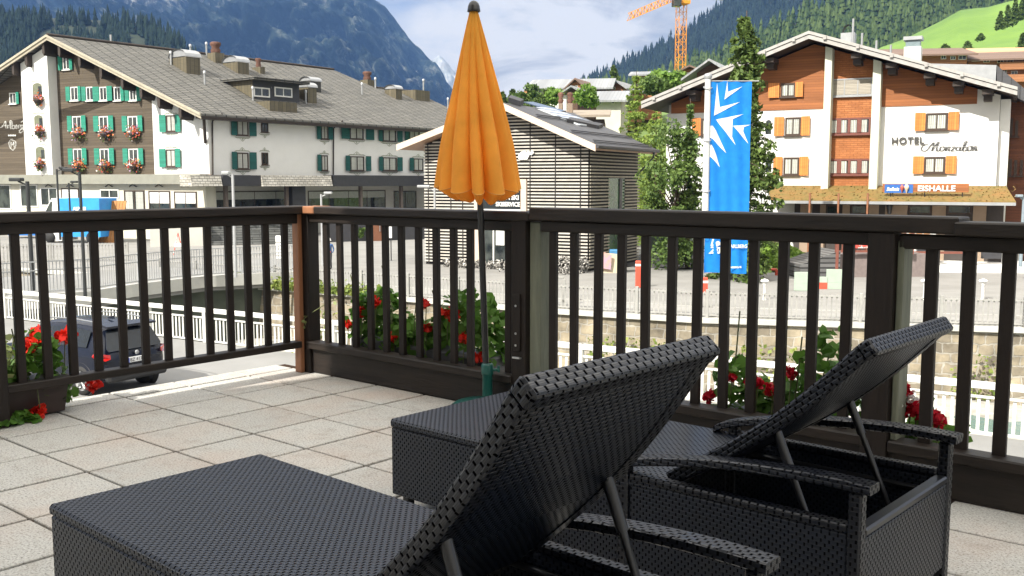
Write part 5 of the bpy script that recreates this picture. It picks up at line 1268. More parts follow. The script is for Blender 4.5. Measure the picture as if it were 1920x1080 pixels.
# lettering on the white wall
BLK = mat('dark grey metal letters', (.055, .055, .055), .5)
htext('HOTEL', 1671, 270, 257.5, y=-.1, off=.012, fr=MF, root=mz, mt=BLK, ext=.03, space=1.12, sx=.98, name='lettering')
x0, z0 = MF.hit(1727, 286, -.08); x1, z1 = MF.hit(1834, 266, -.08)
tf = lambda a, c: (x0 + (x1 - x0) * a, -.12, z0 + (z1 - z0) * c)
stroke('script_lettering', [[(.13, .78), (.05, .75), (.0, .45), (.03, .15), (.1, .2), (.17, .7), (.22, .98), (.21, .5), (.2, .15), (.28, .9), (.31, .95), (.28, .45), (.29, .12), (.34, .2)],
    [(.40, .55), (.35, .5), (.34, .2), (.38, .12), (.42, .35), (.40, .55), (.45, .5)], [(.46, .52), (.44, .12), (.48, .5), (.51, .5), (.49, .15), (.52, .15)], [(.54, .5), (.60, .5), (.54, .12), (.60, .12)], [(.69, .5), (.63, .45), (.63, .15), (.68, .2), (.70, .5), (.69, .15), (.72, .15)],
    [(.73, .15), (.80, .95), (.77, .98), (.74, .2), (.79, .12), (.81, .42), (.77, .45)], [(.88, .55), (.83, .48), (.83, .15), (.87, .12), (.90, .35), (.88, .55), (.92, .5)], [(.93, .52), (.91, .12), (.95, .5), (.98, .5), (.96, .15), (1.0, .2)]], BLK, mz, .10, 0, .05, tf)
# side wall details and the brown wing further right
SF = Frame(MF.w(0, 0), 27)
WG = Frame(MF.w(0, 0), 117)
wy = 4.5; xw0 = MF.hit(1893, 250, wy)[0]
b = MB(); b.box(.02, xw0, .6, wy, ZP, mu(0) - .2) if xw0 > .1 else None; 
if b.v: b.build('stair_tower', PLASTER, mz)
b = MB(); b.box(xw0 + .002, xw0 + 22, wy + .3, 14, ZP, Zm(1905, 190, wy)); wing = b.build('timber_wing', mat_rows('shaded brown boards', .16, (.13, .045, .02), (.06, .02, .01), .1, 'v', .7), mz)  # wing stands in shade, put into the boards as darker brown
for px, py0, py1 in ((1897, 222, 256), (1907, 226, 256), (1895, 298, 330), (1905, 300, 330), (1916, 300, 330)): win(MF, mz, px - 3, px + 3, py0, py1, wy + .3, BROWNP, .08, 0, sill=True)
b = MB(); xg = X(1820, 120, 3); b.prism([(xg - 7, 3, Zm(1740, 108, 3)), (MF.hit(1868, 130, 3)[0], 3, Zm(1868, 122, 3)), (MF.hit(1868, 130, 3)[0], 3, Zm(1868, 160, 3)), (xg - 7, 3, Zm(1740, 135, 3))], (0, 6, 0)); b.build('parapet', ZINC, mz)
b = MB(); p1 = MF.w(0, 3, 0); b.prism([(MF.hit(1869, 120, 3)[0], 3, Zm(1869, 122, 3)), (MF.hit(1935, 170, 3)[0], 3, Zm(1935, 178, 3)), (MF.hit(1935, 170, 3)[0], 3, Zm(1935, 196, 3)), (MF.hit(1869, 170, 3)[0], 3, Zm(1869, 165, 3))], (0, 8, 0)); b.build('wing_roof', METR, mz)
# chimneys
def mchim(px0, px1, pyt, pyb, y, mt, hood=0):
    x0 = MF.hit(px0, pyb, y)[0]; x1 = MF.hit(px1, pyb, y)[0]; zt = Zm(px0, pyt, y); b = MB(); b.box(x0, x1, y, y + (x1 - x0), Zm(px0, pyb + 30, y), zt); o = b.build('chimney', mt, mz)
    r_ = (x1 - x0) / 2
    if hood == 1:
        b = MB(); n = 12; vs = []
        for yy in (y + .1, y + 2 * r_ - .1):
            for k in range(n + 1): a = math.pi * (k / n); vs.append((x0 + r_ - r_ * math.cos(a) * .85, yy, zt + r_ * 1.25 * math.sin(a)))
        b.add(vs, [(k, k + 1, n + 2 + k, n + 1 + k) for k in range(n)]); b.build('hood', DKF, o)
    if hood == 2:
        b = MB(); zz = Zm(px0, pyt - 16, y); b.box(x0 + .08, x1 - .08, y + .08, y + 2 * r_ - .08, zt + .002, zz - .12); b.build('lantern_glass', mat('grey blue louvre', (.20, .26, .28), .3), o); b = MB(); b.box(x0 - .05, x1 + .05, y - .05, y + 2 * r_ + .05, zz - .118, zz + .1); b.build('cap', ZINC, o)
mchim(1576, 1602, 62, 72, 3, ZINC, 1); mchim(1694, 1726, 88, 110, 3, mat('render chimney', (.62, .62, .58), .9), 2)
for px, a, c in ((1599, 35, 66), (1616, 62, 82), (1643, 76, 90), (1670, 84, 97)):
    x, z0_ = MF.hit(px, c, 2.5); _, z1_ = MF.hit(px, a, 2.5); b = MB(); b.tube([(x, 2.5, z0_ - 1.5), (x, 2.5, z1_)], .07, 8); b.build('vent_pipe', ZINC, mz)
# mossy canopy roof
MOSS = mat('mossy rust shingles', (.26, .12, .035), .95, (.10, .11, .025), 1.6, .06, bscale=7, var=.7, detail=9)
cy = -3.6; xl0 = X(1440, 350, 0); xc0 = X(1446, 366, cy); xc1 = X(1905, 380, cy); xl1 = X(1850, 350, 0); zt_ = Zm(1600, 348, 0); ze = Zm(1650, 376, cy)
b = MB(); b.add([(xl0, -.01, zt_), (xl1 + 1, -.01, zt_), (xc1, cy, ze), (xc0, cy, ze), (xl0, -.01, zt_ - .3), (xl1 + 1, -.01, zt_ - .3), (xc1, cy, ze - .16), (xc0, cy, ze - .16)], [(3, 2, 1, 0), (4, 5, 6, 7), (0, 4, 7, 3), (1, 2, 6, 5), (3, 7, 6, 2), (0, 1, 5, 4)])
cn = b.build('canopy_roof', MOSS, mz)
pts = [(xc0 + (xc1 - xc0) * random.random(), 0, 0) for _ in range(700)]; pts = [(p[0], cy * (1 - t), ze + (zt_ - ze) * t + .02) for p in pts for t in (random.random(),)]
V, Fq = scatter_leaves('m', pts, .05, MOSS, 2.5); tag(fastmesh('moss_tufts', V, Fq, MOSS, cn), kind='stuff')
b = MB(); b.box(xc0, xc1, cy - .09, cy - .002, ze - .22, ze - .05); b.build('canopy_gutter', ZINC, mz)
for px in (1521, 1574.5, 1629): x = X(px, 370, cy + .3); b = MB(); b.tube([(x, cy - .15, ZP), (x, cy - .15, Zm(px, 362, cy))], .06, 8); b.build('canopy_post', mat('copper brown post', (.28, .12, .06), .6), mz)
TAN = mat('tan wall panels', (.36, .27, .20), .8, (.28, .21, .15), 1.5)
b = MB(); b.box(xc0 + 1, xc1 - .6, -1.5, -.41, ZP, ze - .25); b.build('veranda_wall', mat('veranda dark', (.06, .05, .045), .8), mz)
for a, c in ((1501, 1523), (1538, 1549), (1580, 1594), (1630, 1648), (1660, 1702), (1748, 1774), (1825, 1850)):
    b = MB(); b.box(X(a, 390, -1.5), X(c, 390, -1.5), -1.56, -1.502, ZP, ze - .3); b.build('wall_panel', TAN, mz)
for a, c in ((1549, 1574), (1596, 1626), (1704, 1747), (1776, 1823)): win(MF, mz, a, c, 384, 402, -1.51, BROWNP, .09, 0, sill=False, curtain=False)
x, z = MF.hit(1668, 391, -1.7); b = MB(); b.lathe([(.0, -.35), (.12, -.3), (.16, .12), (.24, .14), (.0, .36)], 6, (x, -1.75, z)); b.build('wall_lantern', BLACKM, mz)
# the ice hall sign
sy = cy + .9
sg = fthing('sign_board', 'long brown sign board reading EISHALLE in white with a blue soft ice cream picture', 'sign', MF)
x0, z1 = MF.hit(1655, 344, sy); x1, _ = MF.hit(1817, 344, sy); _, z0 = MF.hit(1736, 360.5, sy)
b = MB(); b.cbox(x0, x1, sy, sy + .1, z0, z1, .01); b.build('board', BRW, sg)
htext('EISHALLE', 1720, 358, 347.5, y=sy - .03, off=.012, fr=MF, root=sg, mt=LETW, ext=.01, sx=1.1)
xa_, _ = MF.hit(1659, 350, sy); xb_, _ = MF.hit(1712, 350, sy); b = MB(); b.box(xa_, xb_, sy - .02, sy - .002, z0 - .05, z1 - .05); pn = b.build('picture_panel', mat('ice cream blue', (.03, .13, .42), .4), sg)
htext('Softeis', 1662, 357.5, 351, shear=.3, y=sy - .03, off=.01, fr=MF, root=sg, mt=LETW, ext=.005, sx=.9)
b = MB(); xi = xa_ + (xb_ - xa_) * .78; zi = (z0 + z1) / 2 - .05; b.lathe([(0, -.3), (.08, -.05), (.13, .05), (.12, .15), (.06, .24), (0, .3)], 12, (xi, sy - .1, zi)); b.build('cone_relief', mat('cream swirl', (.75, .6, .45), .5), sg)
b = MB(); b.lathe([(0, -.25), (.07, -.05), (.11, .05), (.1, .12), (.05, .2), (0, .24)], 12, (xi - .25, sy - .1, zi)); b.build('cone_relief', mat('berry swirl', (.5, .12, .08), .5), sg)
for f_ in (.1, .5, .93):
    x = x0 + (x1 - x0) * f_; b = MB(); b.tube([(x, sy + .05, z0 - .35), (x, sy + .05, z0)], .03, 6); b.build('bracket', BLACKM, sg)
# ================================================================ HILLSIDE VILLAGE
VGR = mat('village slope grass', (.13, .20, .045), .95, (.08, .13, .03), .06, .03, detail=9)
_, infv = sheet('village_slope', [(860, 262), (905, 215), (940, 205), (1000, 190), (1080, 184), (1150, 182), (1250, 168), (1340, 160), (1440, 150), (1560, 150), (1700, 140), (1850, 130), (2000, 120)], 322, 100, 235, VGR, 120, 40, 1.2, .05, seed=11)
def slope_z(x, y):
    xs, nx, ny, vs = infv; return None
ROOFG = mat_rows('grey metal sheet roof', .5, (.27, .28, .29), (.16, .17, .18), .1, 'u', .5, .2, .02); ROOFB = mat_rows('brown roof', .4, (.16, .105, .08), (.09, .06, .045), .15, 'v', .8)
ROOFT = mat_rows('terracotta battened roof', 1.0, (.55, .30, .17), (.36, .17, .09), .12, 'v', .8); CHW = mat_rows('chalet larch boards', .3, (.33, .145, .065), (.18, .075, .035), .12, 'v', .8); CHD = mat_rows('chalet dark boards', .3, (.10, .055, .035), (.05, .03, .02), .12, 'v', .8)
def chalet(label, px0, px1, pyE, pyR, pyB, d, az, dep, wall, roofm, wins=(), over=.8, lower=None, eaves_front=True, name='chalet', pyR2=None, balc=None):
    """eaves_front: the roof's long side faces the viewer; otherwise the gable does. az = compass of the front's right-going edge"""
    fr = Frame(at_d(px0, pyB, d), az); t = fthing(name, label, 'house', fr, 'houses of the village on the slope')
    x1 = fr.hit(px1, pyB)[0]; ze = fr.hit((px0 + px1) / 2, pyE)[1]; zr = fr.hit((px0 + px1) / 2, pyR, dep / 2 if eaves_front else 0)[1]; zb = fr.hit(px0, pyB)[1] - 6
    b = MB()
    zs = fr.hit(px0, lower[0])[1] if lower else None
    if eaves_front:
        b.prism([(0, 0, zs or zb), (0, dep, zs or zb), (0, dep, ze), (0, dep / 2, zr - .3), (0, 0, ze)], (x1, 0, 0))
    else: b.prism([(0, 0, zs or zb), (x1, 0, zs or zb), (x1, 0, ze), (x1 / 2, 0, zr - .3), (0, 0, ze)], (0, dep, 0))
    b.build('wall', wall, t)
    if lower: b = MB(); b.box(.0, x1, .05, dep, zb, zs - .002); b.build('lower_wall', lower[1], t)
    o = over; 
    if eaves_front:
        s = (zr - ze) / (dep / 2)
        for sg in (0, 1):
            y0 = -o if not sg else dep + o; b = MB(); b.prism([(-o, y0, ze - s * o + .1), (-o, dep / 2, zr + .1), (-o, dep / 2, zr - .12), (-o, y0, ze - s * o - .15)], (x1 + 2 * o, 0, 0)); rf = b.build('roof', roofm, t)
    else:
        s = (zr - ze) / (x1 / 2)
        for sg in (0, 1):
            xx = -o if not sg else x1 + o; b = MB(); b.prism([(xx, -o, ze - s * o + .1), (x1 / 2, -o, zr + .1), (x1 / 2, -o, zr - .14), (xx, -o, ze - s * o - .15)], (0, dep + 2 * o, 0)); rf = b.build('roof', roofm, t)
    for (a, c, ya, yb) in wins: win(fr, t, a, c, ya, yb, 0, WHITEP, .07, 1, sill=False)
    if balc:
        for (a, c, yy) in balc:
            xa = fr.hit(a, yy, -1)[0]; xb = fr.hit(c, yy, -1)[0]; zz = fr.hit(a, yy, -1)[1]; b = MB(); b.box(xa, xb, -1.1, -.003, zz - .15, zz); b.box(xa, xb, -1.1, -1.03, zz + .001, zz + .95); b.build('balcony', CHW, t)
    return t, fr, (x1, ze, zr)
v1, f1, r1 = chalet('white and brown chalet under a long grey roof, furthest left on the village slope', 1003, 1062, 163, 150, 192, 170, 100, 14, PLASTER, ROOFG, ((1010, 1016, 168, 178),), 1.5)
b = MB(); xa, za = f1.hit(1020, 167, -.1); xb, zb_ = f1.hit(1050, 184, -.1); b.box(xa, xb, -.12, -.003, zb_, za); b.build('timber_panel', CHD, v1)
htext('Petersboden'[:6], 1024, 177, 171, y=-.16, fr=f1, root=v1, mt=LETW, ext=.02, off=.02, shear=.2, sx=.9)
b = MB(); fr_ = f1; xa, za = f1.hit(981, 163, 0); x_b = -.0; b.prism([(xa, 1, za - .3), (0, 0, f1.hit(1003, 160)[1]), (0, 0, f1.hit(1003, 172)[1] - 5), (xa, 1, za - 6)], (0, 9, 0)); b.build('side_wing', CHW, v1)
chalet('brown chalet with a blue grey metal roof right beside the white one on the slope', 1092, 1134, 162, 148.5, 172, 160, 100, 11, CHD, ROOFG, (), 1.4)
chalet('small gabled chalet between the white house and the one with the blue grey roof', 1070, 1092, 158, 148, 175, 156, 112, 9, CHW, ROOFB, ((1078, 1083, 160, 166),), .9, eaves_front=False)
chalet('dark garage gable below the chalets on the slope', 1064, 1083, 168, 162, 186, 145, 112, 8, CHD, ROOFG, (), .8, eaves_front=False)
chalet('low building with a pale sheet metal roof below the brown chalet on the slope', 1118, 1164, 187, 172, 200, 135, 100, 16, PLASTERG, ROOFG, ((1146, 1152, 189, 195), (1122, 1128, 190, 196)), 1.0)
chalet('small brown chalet with grey gable left of the crane foot', 1146, 1168, 160, 152, 174, 165, 115, 10, CHW, ROOFG, ((1150, 1154, 163, 168),), 1, eaves_front=False)
chalet('flat roofed larch house with pale roof left of the crane foot', 1196, 1238, 139, 135, 160, 175, 100, 12, CHW, ROOFG, ((1203, 1210, 145, 153), (1218, 1226, 145, 153)), 1.6)
chalet('brown gabled chalet just right of the crane foot', 1278, 1312, 132, 124, 160, 130, 112, 12, CHW, ROOFB, ((1288, 1296, 136, 143),), 1.0, eaves_front=False)
chalet('dark gabled house with white verges half hidden behind the hotel roof and the tall spruce', 1306, 1362, 133, 114, 170, 110, 115, 14, CHD, ROOFG, (), 1.4, eaves_front=False)
chalet('chalet with a brown roof and long windows behind the right hotel chimney', 1668, 1812, 101, 92, 140, 150, 98, 14, CHW, ROOFB, ((1797, 1812, 104, 112), (1782, 1792, 105, 112), (1764, 1774, 104, 111)), 1.2)
chalet('larch clad hotel block with three floors of windows and balconies at the right edge', 1812, 1990, 108, 98, 190, 150, 104, 14, CHW, ROOFB, ((1822, 1838, 109, 115), (1844, 1856, 110, 117), (1870, 1882, 111, 118), (1888, 1900, 112, 119), (1880, 1888, 131, 140), (1896, 1908, 133, 142)), 1.6, balc=((1874, 1990, 129), (1880, 1990, 152)))
chalet('chalet with a striped terracotta roof highest at the right edge', 1852, 1990, 107, 90, 120, 178, 98, 16, CHW, ROOFT, (), 1.5)
# ================================================================ TOWER CRANE
CRY = mat('crane orange yellow', (.72, .30, .03), .5, (.62, .24, .02), 2)
cr = Frame(at_d(1275, 160, 150), 75); crt = fthing('tower_crane', 'orange yellow lattice tower crane rising behind the village', 'crane', cr)
def lattice(b, p, q, w, n, r_=.06, tri=False):
    p = Vector(p); q = Vector(q); d = (q - p); L = d.length; d.normalize(); a = d.orthogonal().normalized() if abs(d.z) < .9 else Vector((1, 0, 0)); a = (a - d * a.dot(d)).normalized(); c = d.cross(a)
    cs = [a * w / 2 + c * w / 2, -a * w / 2 + c * w / 2, -a * w / 2 - c * w / 2, a * w / 2 - c * w / 2]
    if tri: up = Vector((0, 0, 1)); sidev = d.cross(up).normalized(); cs = [sidev * w / 2, -sidev * w / 2, up * w]
    m_ = len(cs)
    for k in cs: b.tube([p + k, q + k], r_, 4, smooth=False)
    for i in range(n):
        s0 = p + d * (L * i / n); s1 = p + d * (L * (i + 1) / n)
        for k in range(m_):
            k2 = (k + 1) % m_; b.tube([s0 + cs[k], s1 + cs[k2]] if i % 2 else [s0 + cs[k2], s1 + cs[k]], r_ * .6, 4, smooth=False)
            b.tube([s0 + cs[k], s0 + cs[k2]], r_ * .6, 4, smooth=False)
zt = cr.hit(1275, 8)[1]; zb_ = cr.hit(1275, 160)[1] - 8
b = MB(); lattice(b, (0, 0, zb_), (0, 0, zt), 1.2, 18, .055); b.build('mast', CRY, crt)
b = MB(); b.box(-1, 1, -1, 1, zt + .002, zt + .5); b.build('slewing_ring', CRY, crt)
xj, zj = cr.hit(1178, 38); b = MB(); lattice(b, (0, 0, zt + 1.0), (xj * 1.0, 0, zj), 1.0, 16, .07, True); b.build('jib', CRY, crt)
b = MB(); lattice(b, (0.6, 0, zt + 1.2), (7, 0, zt + 1.6), 1.0, 5, .07, True); b.build('counter_jib', CRY, crt)
b = MB(); b.cbox(5.4, 7, -.6, .6, zt + 1.0, zt + 2.9, .05); b.build('counterweight', CONC, crt)
b = MB(); b.cbox(-1.9, -.7, -1.7, -.6, zt - .6, zt + .9, .08); b.build('cab', GLASS, crt)

# ================================================================ TREES
BARK = mat('conifer bark', (.11, .075, .05), .9, (.06, .04, .03), 6)
SPR = mat_leaf('spruce needles', (.030, .060, .014), (.13, .19, .04), .7, .12, 1.1); LAR = mat_leaf('larch needles', (.14, .24, .035), (.34, .42, .10), .7, .35, .8); BUSHL = mat_leaf('broad leaves', (.03, .07, .018), (.17, .25, .06), .6, .25, .6)
APPL = mat_leaf('light green leaves', (.09, .19, .03), (.24, .36, .07), .6, .35, .6)
def conifer(label, base, H, rad, leafm, seed, nwh=26, size=.16, density=1.0, droop=.25, lean=0, name='spruce_tree', group=None, gap=.0, pw=.85):
    rg = random.Random(seed); t = thing(name, label, 'tree', base, 0, group); tr = MB(); tr.tube([(0, 0, -.3), (lean * .4, 0, H * .5), (lean, 0, H * .985)], [H * .016, H * .009, .02], 8); pts = []
    for i in range(nwh):
        f_ = (i + rg.random() * .5) / nwh; z = H * (.05 + .93 * f_); L = rad * ((1 - f_) ** pw) * rg.uniform(.75, 1.15) + .12
        for k in range(rg.randint(6, 8)):
            if rg.random() < gap: continue
            a = rg.uniform(0, 6.283); Lk = L * rg.uniform(.6, 1.2); d = Vector((math.cos(a), math.sin(a), 0)); x0 = Vector((lean * f_, 0, z))
            tip = x0 + d * Lk + Vector((0, 0, -droop * Lk * rg.uniform(.5, 1.5) + .1 * Lk))
            if Lk > .4: tr.tube([x0, tip], [.03 + Lk * .008, .008], 4, cap=False)
            n = int(10 + 26 * Lk * density)
            for _ in range(n):
                s = rg.random() ** .7; w = Lk * .20 * (1.15 - s * .8); side = Vector((-d.y, d.x, 0)); pts.append(x0.lerp(tip, s) + side * rg.gauss(0, w) + Vector((0, 0, -abs(rg.gauss(0, .10 + .06 * Lk)) + .03)))
    tr.build('trunk', BARK, t); V, Fq = scatter_leaves('x', pts, size, None, .5, .5); fastmesh('crown', V, Fq, leafm, t); return t
def broad(label, base, H, R_, leafm, seed, n=9000, size=.14, name='broadleaf_tree', group=None, blobs=14, cat='tree', zlow=.25, sq=1.0):
    rg = random.Random(seed); t = thing(name, label, cat, base, 0, group); tr = MB(); tr.tube([(0, 0, -.3), (.1, 0, H * .35), (0, .1, H * .75)], [H * .02, H * .015, .03], 8); cs = []
    for _ in range(blobs):
        a = rg.uniform(0, 6.28); zz = rg.uniform(zlow, .92); rr = R_ * rg.uniform(.1, .75) * (1.05 - abs(zz - .5)); c = Vector((math.cos(a) * rr, math.sin(a) * rr, H * zz)); cs.append((c, R_ * rg.uniform(.26, .5) * sq)); tr.tube([(0, 0, H * zz * .6), c], [.05, .015], 5, cap=False)
    tr.build('trunk', BARK, t); pts = []
    for _ in range(n):
        c, r = cs[rg.randrange(len(cs))]; v = Vector((rg.gauss(0, 1), rg.gauss(0, 1), rg.gauss(0, 1))).normalized() * r * rg.uniform(.45, 1.15)
        q = c + v
        if mn.noise(q * 1.3 + Vector((seed, 0, 0))) < -.22: continue
        pts.append(q)
    V, Fq = scatter_leaves('x', pts, size, None, .4, .7); fastmesh('crown', V, Fq, leafm, t); return t
def hgt(px, pyt, pos): p = at_d(px, pyt, pos.y); return p.z - pos.z
bs_ = Vector((at_d(1398, 400, 50).x, 50, ZP)); conifer('tall dark spruce standing in front of the hotel beside the blue banner', bs_, hgt(1391, 12, bs_), 1.95, SPR, 5, 38, .15, 1.9, .3, -.2, pw=.55)
bs_ = Vector((at_d(1190, 400, 78).x, 78, ZP)); conifer('light green larch behind the right end of the ski shop roof', bs_, hgt(1189, 128, bs_), 3.2, LAR, 8, 32, .13, 1.0, .12, 0, 'larch_tree', gap=.1)
bs_ = Vector((at_d(1228, 400, 74).x, 74, ZP)); conifer('second lower light green larch close to the left eave of the hotel', bs_, hgt(1228, 190, bs_), 3.0, LAR, 9, 26, .13, 1.0, .12, 0, 'larch_tree', gap=.1)
bs_ = Vector((at_d(1262, 400, 56).x, 55, ZP)); broad('big leafy bush with drooping branches left of the blue banner', bs_, hgt(1268, 215, bs_), 2.5, BUSHL, 12, 9000, .11, 'bushy_tree', blobs=34, zlow=.08, sq=.72)
bs_ = Vector((at_d(1282, 400, 57.5).x, 56, ZP)); conifer('slender feathery young tree rising above the leafy bush', bs_, hgt(1276, 180, bs_), .95, BUSHL, 14, 26, .11, 1.6, .1, 0, 'young_tree')
gp = 'trees among the village houses'
for i, (px, pyt, pyb, d, w, lf, lab) in enumerate(((1004, 165, 195, 150, 2.2, BUSHL, 'round green tree in front of the white chalet at its left corner'), (1100, 168, 198, 128, 2.0, APPL, 'light green round tree below the brown chalet with the blue grey roof'),
        (1034, 170, 196, 140, 1.6, APPL, 'small light green tree in front of the timber panel of the white chalet'), (1240, 143, 172, 118, 2.4, APPL, 'pale green tree below the flat roofed larch house'), (1262, 140, 168, 116, 2.0, APPL, 'pale green tree directly left of the crane mast'), (1225, 150, 180, 112, 1.8, BUSHL, 'darker tree above the left eave of the hotel'),
        (978, 178, 205, 140, 1.7, BUSHL, 'leafy tree left of the white chalet'))):
    ps = at_d(px, pyb, d); broad(lab, ps, hgt(px, pyt, ps), w, lf, 30 + i, 2200, .26, 'village_tree', gp, 10)
for i, (px, pyt, pyb, d, lab) in enumerate(((942, 172, 205, 150, 'small fir immediately right of the parasol'), (961, 166, 203, 155, 'fir second from the parasol on the slope'), (990, 182, 206, 140, 'short fir before the leafy tree by the white chalet'), (1125, 148, 168, 190, 'fir just behind the roof end of the brown chalet'), (1143, 150, 178, 180, 'fir between the brown chalet and the small gabled one'), (1012, 178, 200, 138, 'narrow fir in front of the white chalet wall'), (1150, 120, 165, 200, 'dark fir above the small brown chalet'))):
    ps = at_d(px, pyb, d); conifer(lab, ps, hgt(px, pyt, ps), 1.7, SPR, 50 + i, 14, .3, .7, .2, 0, 'fir_tree', gp)
# firs standing on the meadow's edge: separate trees near the top right
for i, (px, pyt, pyb, d, lab) in enumerate(((1875, 20, 54, 300, 'big fir at the tip of the clump on the bright meadow'), (1888, 8, 48, 305, 'tall fir in the middle of the clump on the bright meadow'), (1902, -4, 42, 310, 'tall fir in the clump closest to the right edge'), (1917, -8, 36, 315, 'fir cut by the right edge of the picture on the meadow'),
        (1839, 64, 73, 300, 'tiny lone fir in the middle of the meadow'), (1814, 78, 92, 260, 'small round fir low on the meadow above the chalet roof'), (1916, 62, 92, 250, 'fir low on the meadow at the right edge above the terracotta roof'), (1772, 84, 92, 250, 'low shrub fir on the meadow behind the roof ventilators'))):
    ps = at_d(px, pyb, d); conifer(lab, ps, hgt(px, pyt, ps), max(1.2, .26 * hgt(px, pyt, ps)), SPR, 70 + i, 14, .5, .5, .25, 0, 'fir_tree', 'firs on the bright meadow')
# ================================================================ BANNER
BP = Vector((at_d(1318, 600, 24).x, 24.0, ZS)); bf = Frame(BP, 90)
BLUE = mat_cloth('banner blue', (.018, .24, .74), .35, 5, .6)
bz1 = bf.hit(1365, 152)[1]; bz0 = bf.hit(1365, 512)[1]; bx0 = bf.hit(1326, 300)[0]; bx1 = bf.hit(1406, 300)[0]
pole = fthing('flag_pole', 'white metal flagpole carrying the long blue banner', 'flagpole', bf)
b = MB(); b.tube([(0, 0, 0), (0, 0, bz1 + .05)], [.085, .07], 16); b.build('pole', mat('white metal', (.62, .63, .62), .35, (.55, .56, .55), 2), pole)
b = MB(); b.lathe([(.0, .12), (.08, .10), (.10, .04), (.08, -.02)], 16, (0, 0, bz1 + .07)); b.tube([(0, 0, bz1 + .0), (bx1 + .17, 0, bz1 + .0)], .014, 8); b.build('top_arm', ZINC, pole)
for py in (164, 262, 357, 440): z = bf.hit(1318, py)[1]; b = MB(); b.tube([(.1 * math.cos(a), .1 * math.sin(a), z + .04 * math.sin(a)) for a in [k * .5236 for k in range(13)]], .012, 6); b.tube([(.09, 0, z), (bx0, 0, z + .03)], .01, 5); b.build('ring', ZINC, pole)
bn = fthing('banner', 'long blue banner with white pointed star strokes and white lettering hanging from the flagpole', 'banner', bf)
nx_, nz_ = 40, 120; V = []; Fq = []
def by(x, z):
    u = (x - bx0) / (bx1 - bx0); h = (z - bz0) / (bz1 - bz0); low = max(0, 1 - h * 3)
    return .012 * math.sin(u * 22 + h * 3) + .03 * math.sin(u * 9 + 2 + h * 5) * (.3 + low) + .05 * low * math.sin(u * 14 + h * 9)
for j in range(nz_ + 1):
    for i in range(nx_ + 1):
        x = bx0 + (bx1 - bx0) * i / nx_; z = bz0 + (bz1 - bz0) * j / nz_; V.append((x + .015 * math.sin(z * 2.1) * (1 - j / nz_), by(x, z), z + .02 * math.sin(x * 5) * (1 - j / nz_)))
for j in range(nz_):
    for i in range(nx_): a = j * (nx_ + 1) + i; Fq.append((a, a + 1, a + nx_ + 2, a + nx_ + 1))
fastmesh('cloth', V, Fq, BLUE, bn, smooth=True)
WHB = mat_cloth('banner white', (.80, .82, .80), .25, 5, .6)
def bshape(pts):
    """closed outline in photo pixels, laid on the cloth"""
    P = [bf.hit(*p) for p in pts]; P = [Vector((x, 0, z)) for x, z in P]
    me = bmesh.new(); vs = [me.verts.new(p) for p in P]; f = me.faces.new(vs); 
    bmesh.ops.triangulate(me, faces=[f]); bmesh.ops.subdivide_edges(me, edges=me.edges[:], cuts=5, use_grid_fill=True); bmesh.ops.triangulate(me, faces=me.faces[:])
    for v in me.verts: v.co.x = min(max(v.co.x, bx0 + .004), bx1 - .004); v.co.y = by(v.co.x, v.co.z) - .012
    m_ = bpy.data.meshes.new('star_stroke'); me.to_mesh(m_); me.free(); m_.materials.append(WHB); link('star_stroke', m_, bn)
# boomerang strokes measured on the photograph (zoomed crop /2.572 + 1200,120)
def Z(*pts): return [(1200 + x / 2.572, 120 + y / 2.572) for x, y in pts]
def boomer(a, c, e, t1):   # tip a, elbow c, tip e, thickness at elbow (outer point)
    out = []; A, C, E_, T = map(Vector, (a, c, e, t1)); cv = lambda p, q, r, n=6: [p * (1 - s) ** 2 + q * 2 * s * (1 - s) + r * s * s for s in [k / n for k in range(n + 1)]]
    mid = C; o = cv(A, T + (A - T) * .12, T, 4) + cv(T, T + (E_ - T) * .12, E_, 4)[1:]
    i_ = cv(E_, C + (E_ - C) * .25, C, 4)[1:] + cv(C, C + (A - C) * .25, A, 4)[1:-1]; return [tuple(p) for p in o + i_]
for a, c, e, t in (((372, 92), (385, 208), (482, 183), (356, 250)), ((420, 82), (424, 134), (494, 108), (406, 172)), ((460, 392), (412, 282), (500, 241), (366, 268)), ((522, 385), (484, 310), (532, 293), (448, 298))):
    bshape(Z(*boomer(a, c, e, t)))
for pg in (((327, 298), (350, 298), (366, 320), (384, 360), (415, 431), (378, 392), (350, 362), (327, 350)), ((327, 390), (343, 388), (355, 408), (368, 440), (385, 498), (360, 468), (342, 450), (327, 442)), ((327, 158), (331, 200), (338, 236), (327, 251))):
    bshape(Z(*pg))
def btext(s, px, py, pyt, sx=1, shear=0, off=.006):
    x, z = bf.hit(px, py, 0); _, zt = bf.hit(px, pyt, 0); return text('lettering', s, (zt - z) / .72, WHB, bn, (x, -.055, z), ext=.001, shear=shear, off=off, sx=sx)
btext('Lech', 1331, 460, 448, 1.0, .25, .01); btext('Zürs', 1329, 474.5, 462, 1.0, .25, .01); btext('AM ARLBERG', 1355, 464.5, 458, .85, 0, .004); btext('www.lech-zuers.at', 1349, 502, 498, .95)
LP = mat('dark lamp metal', (.03, .033, .035), .45); 
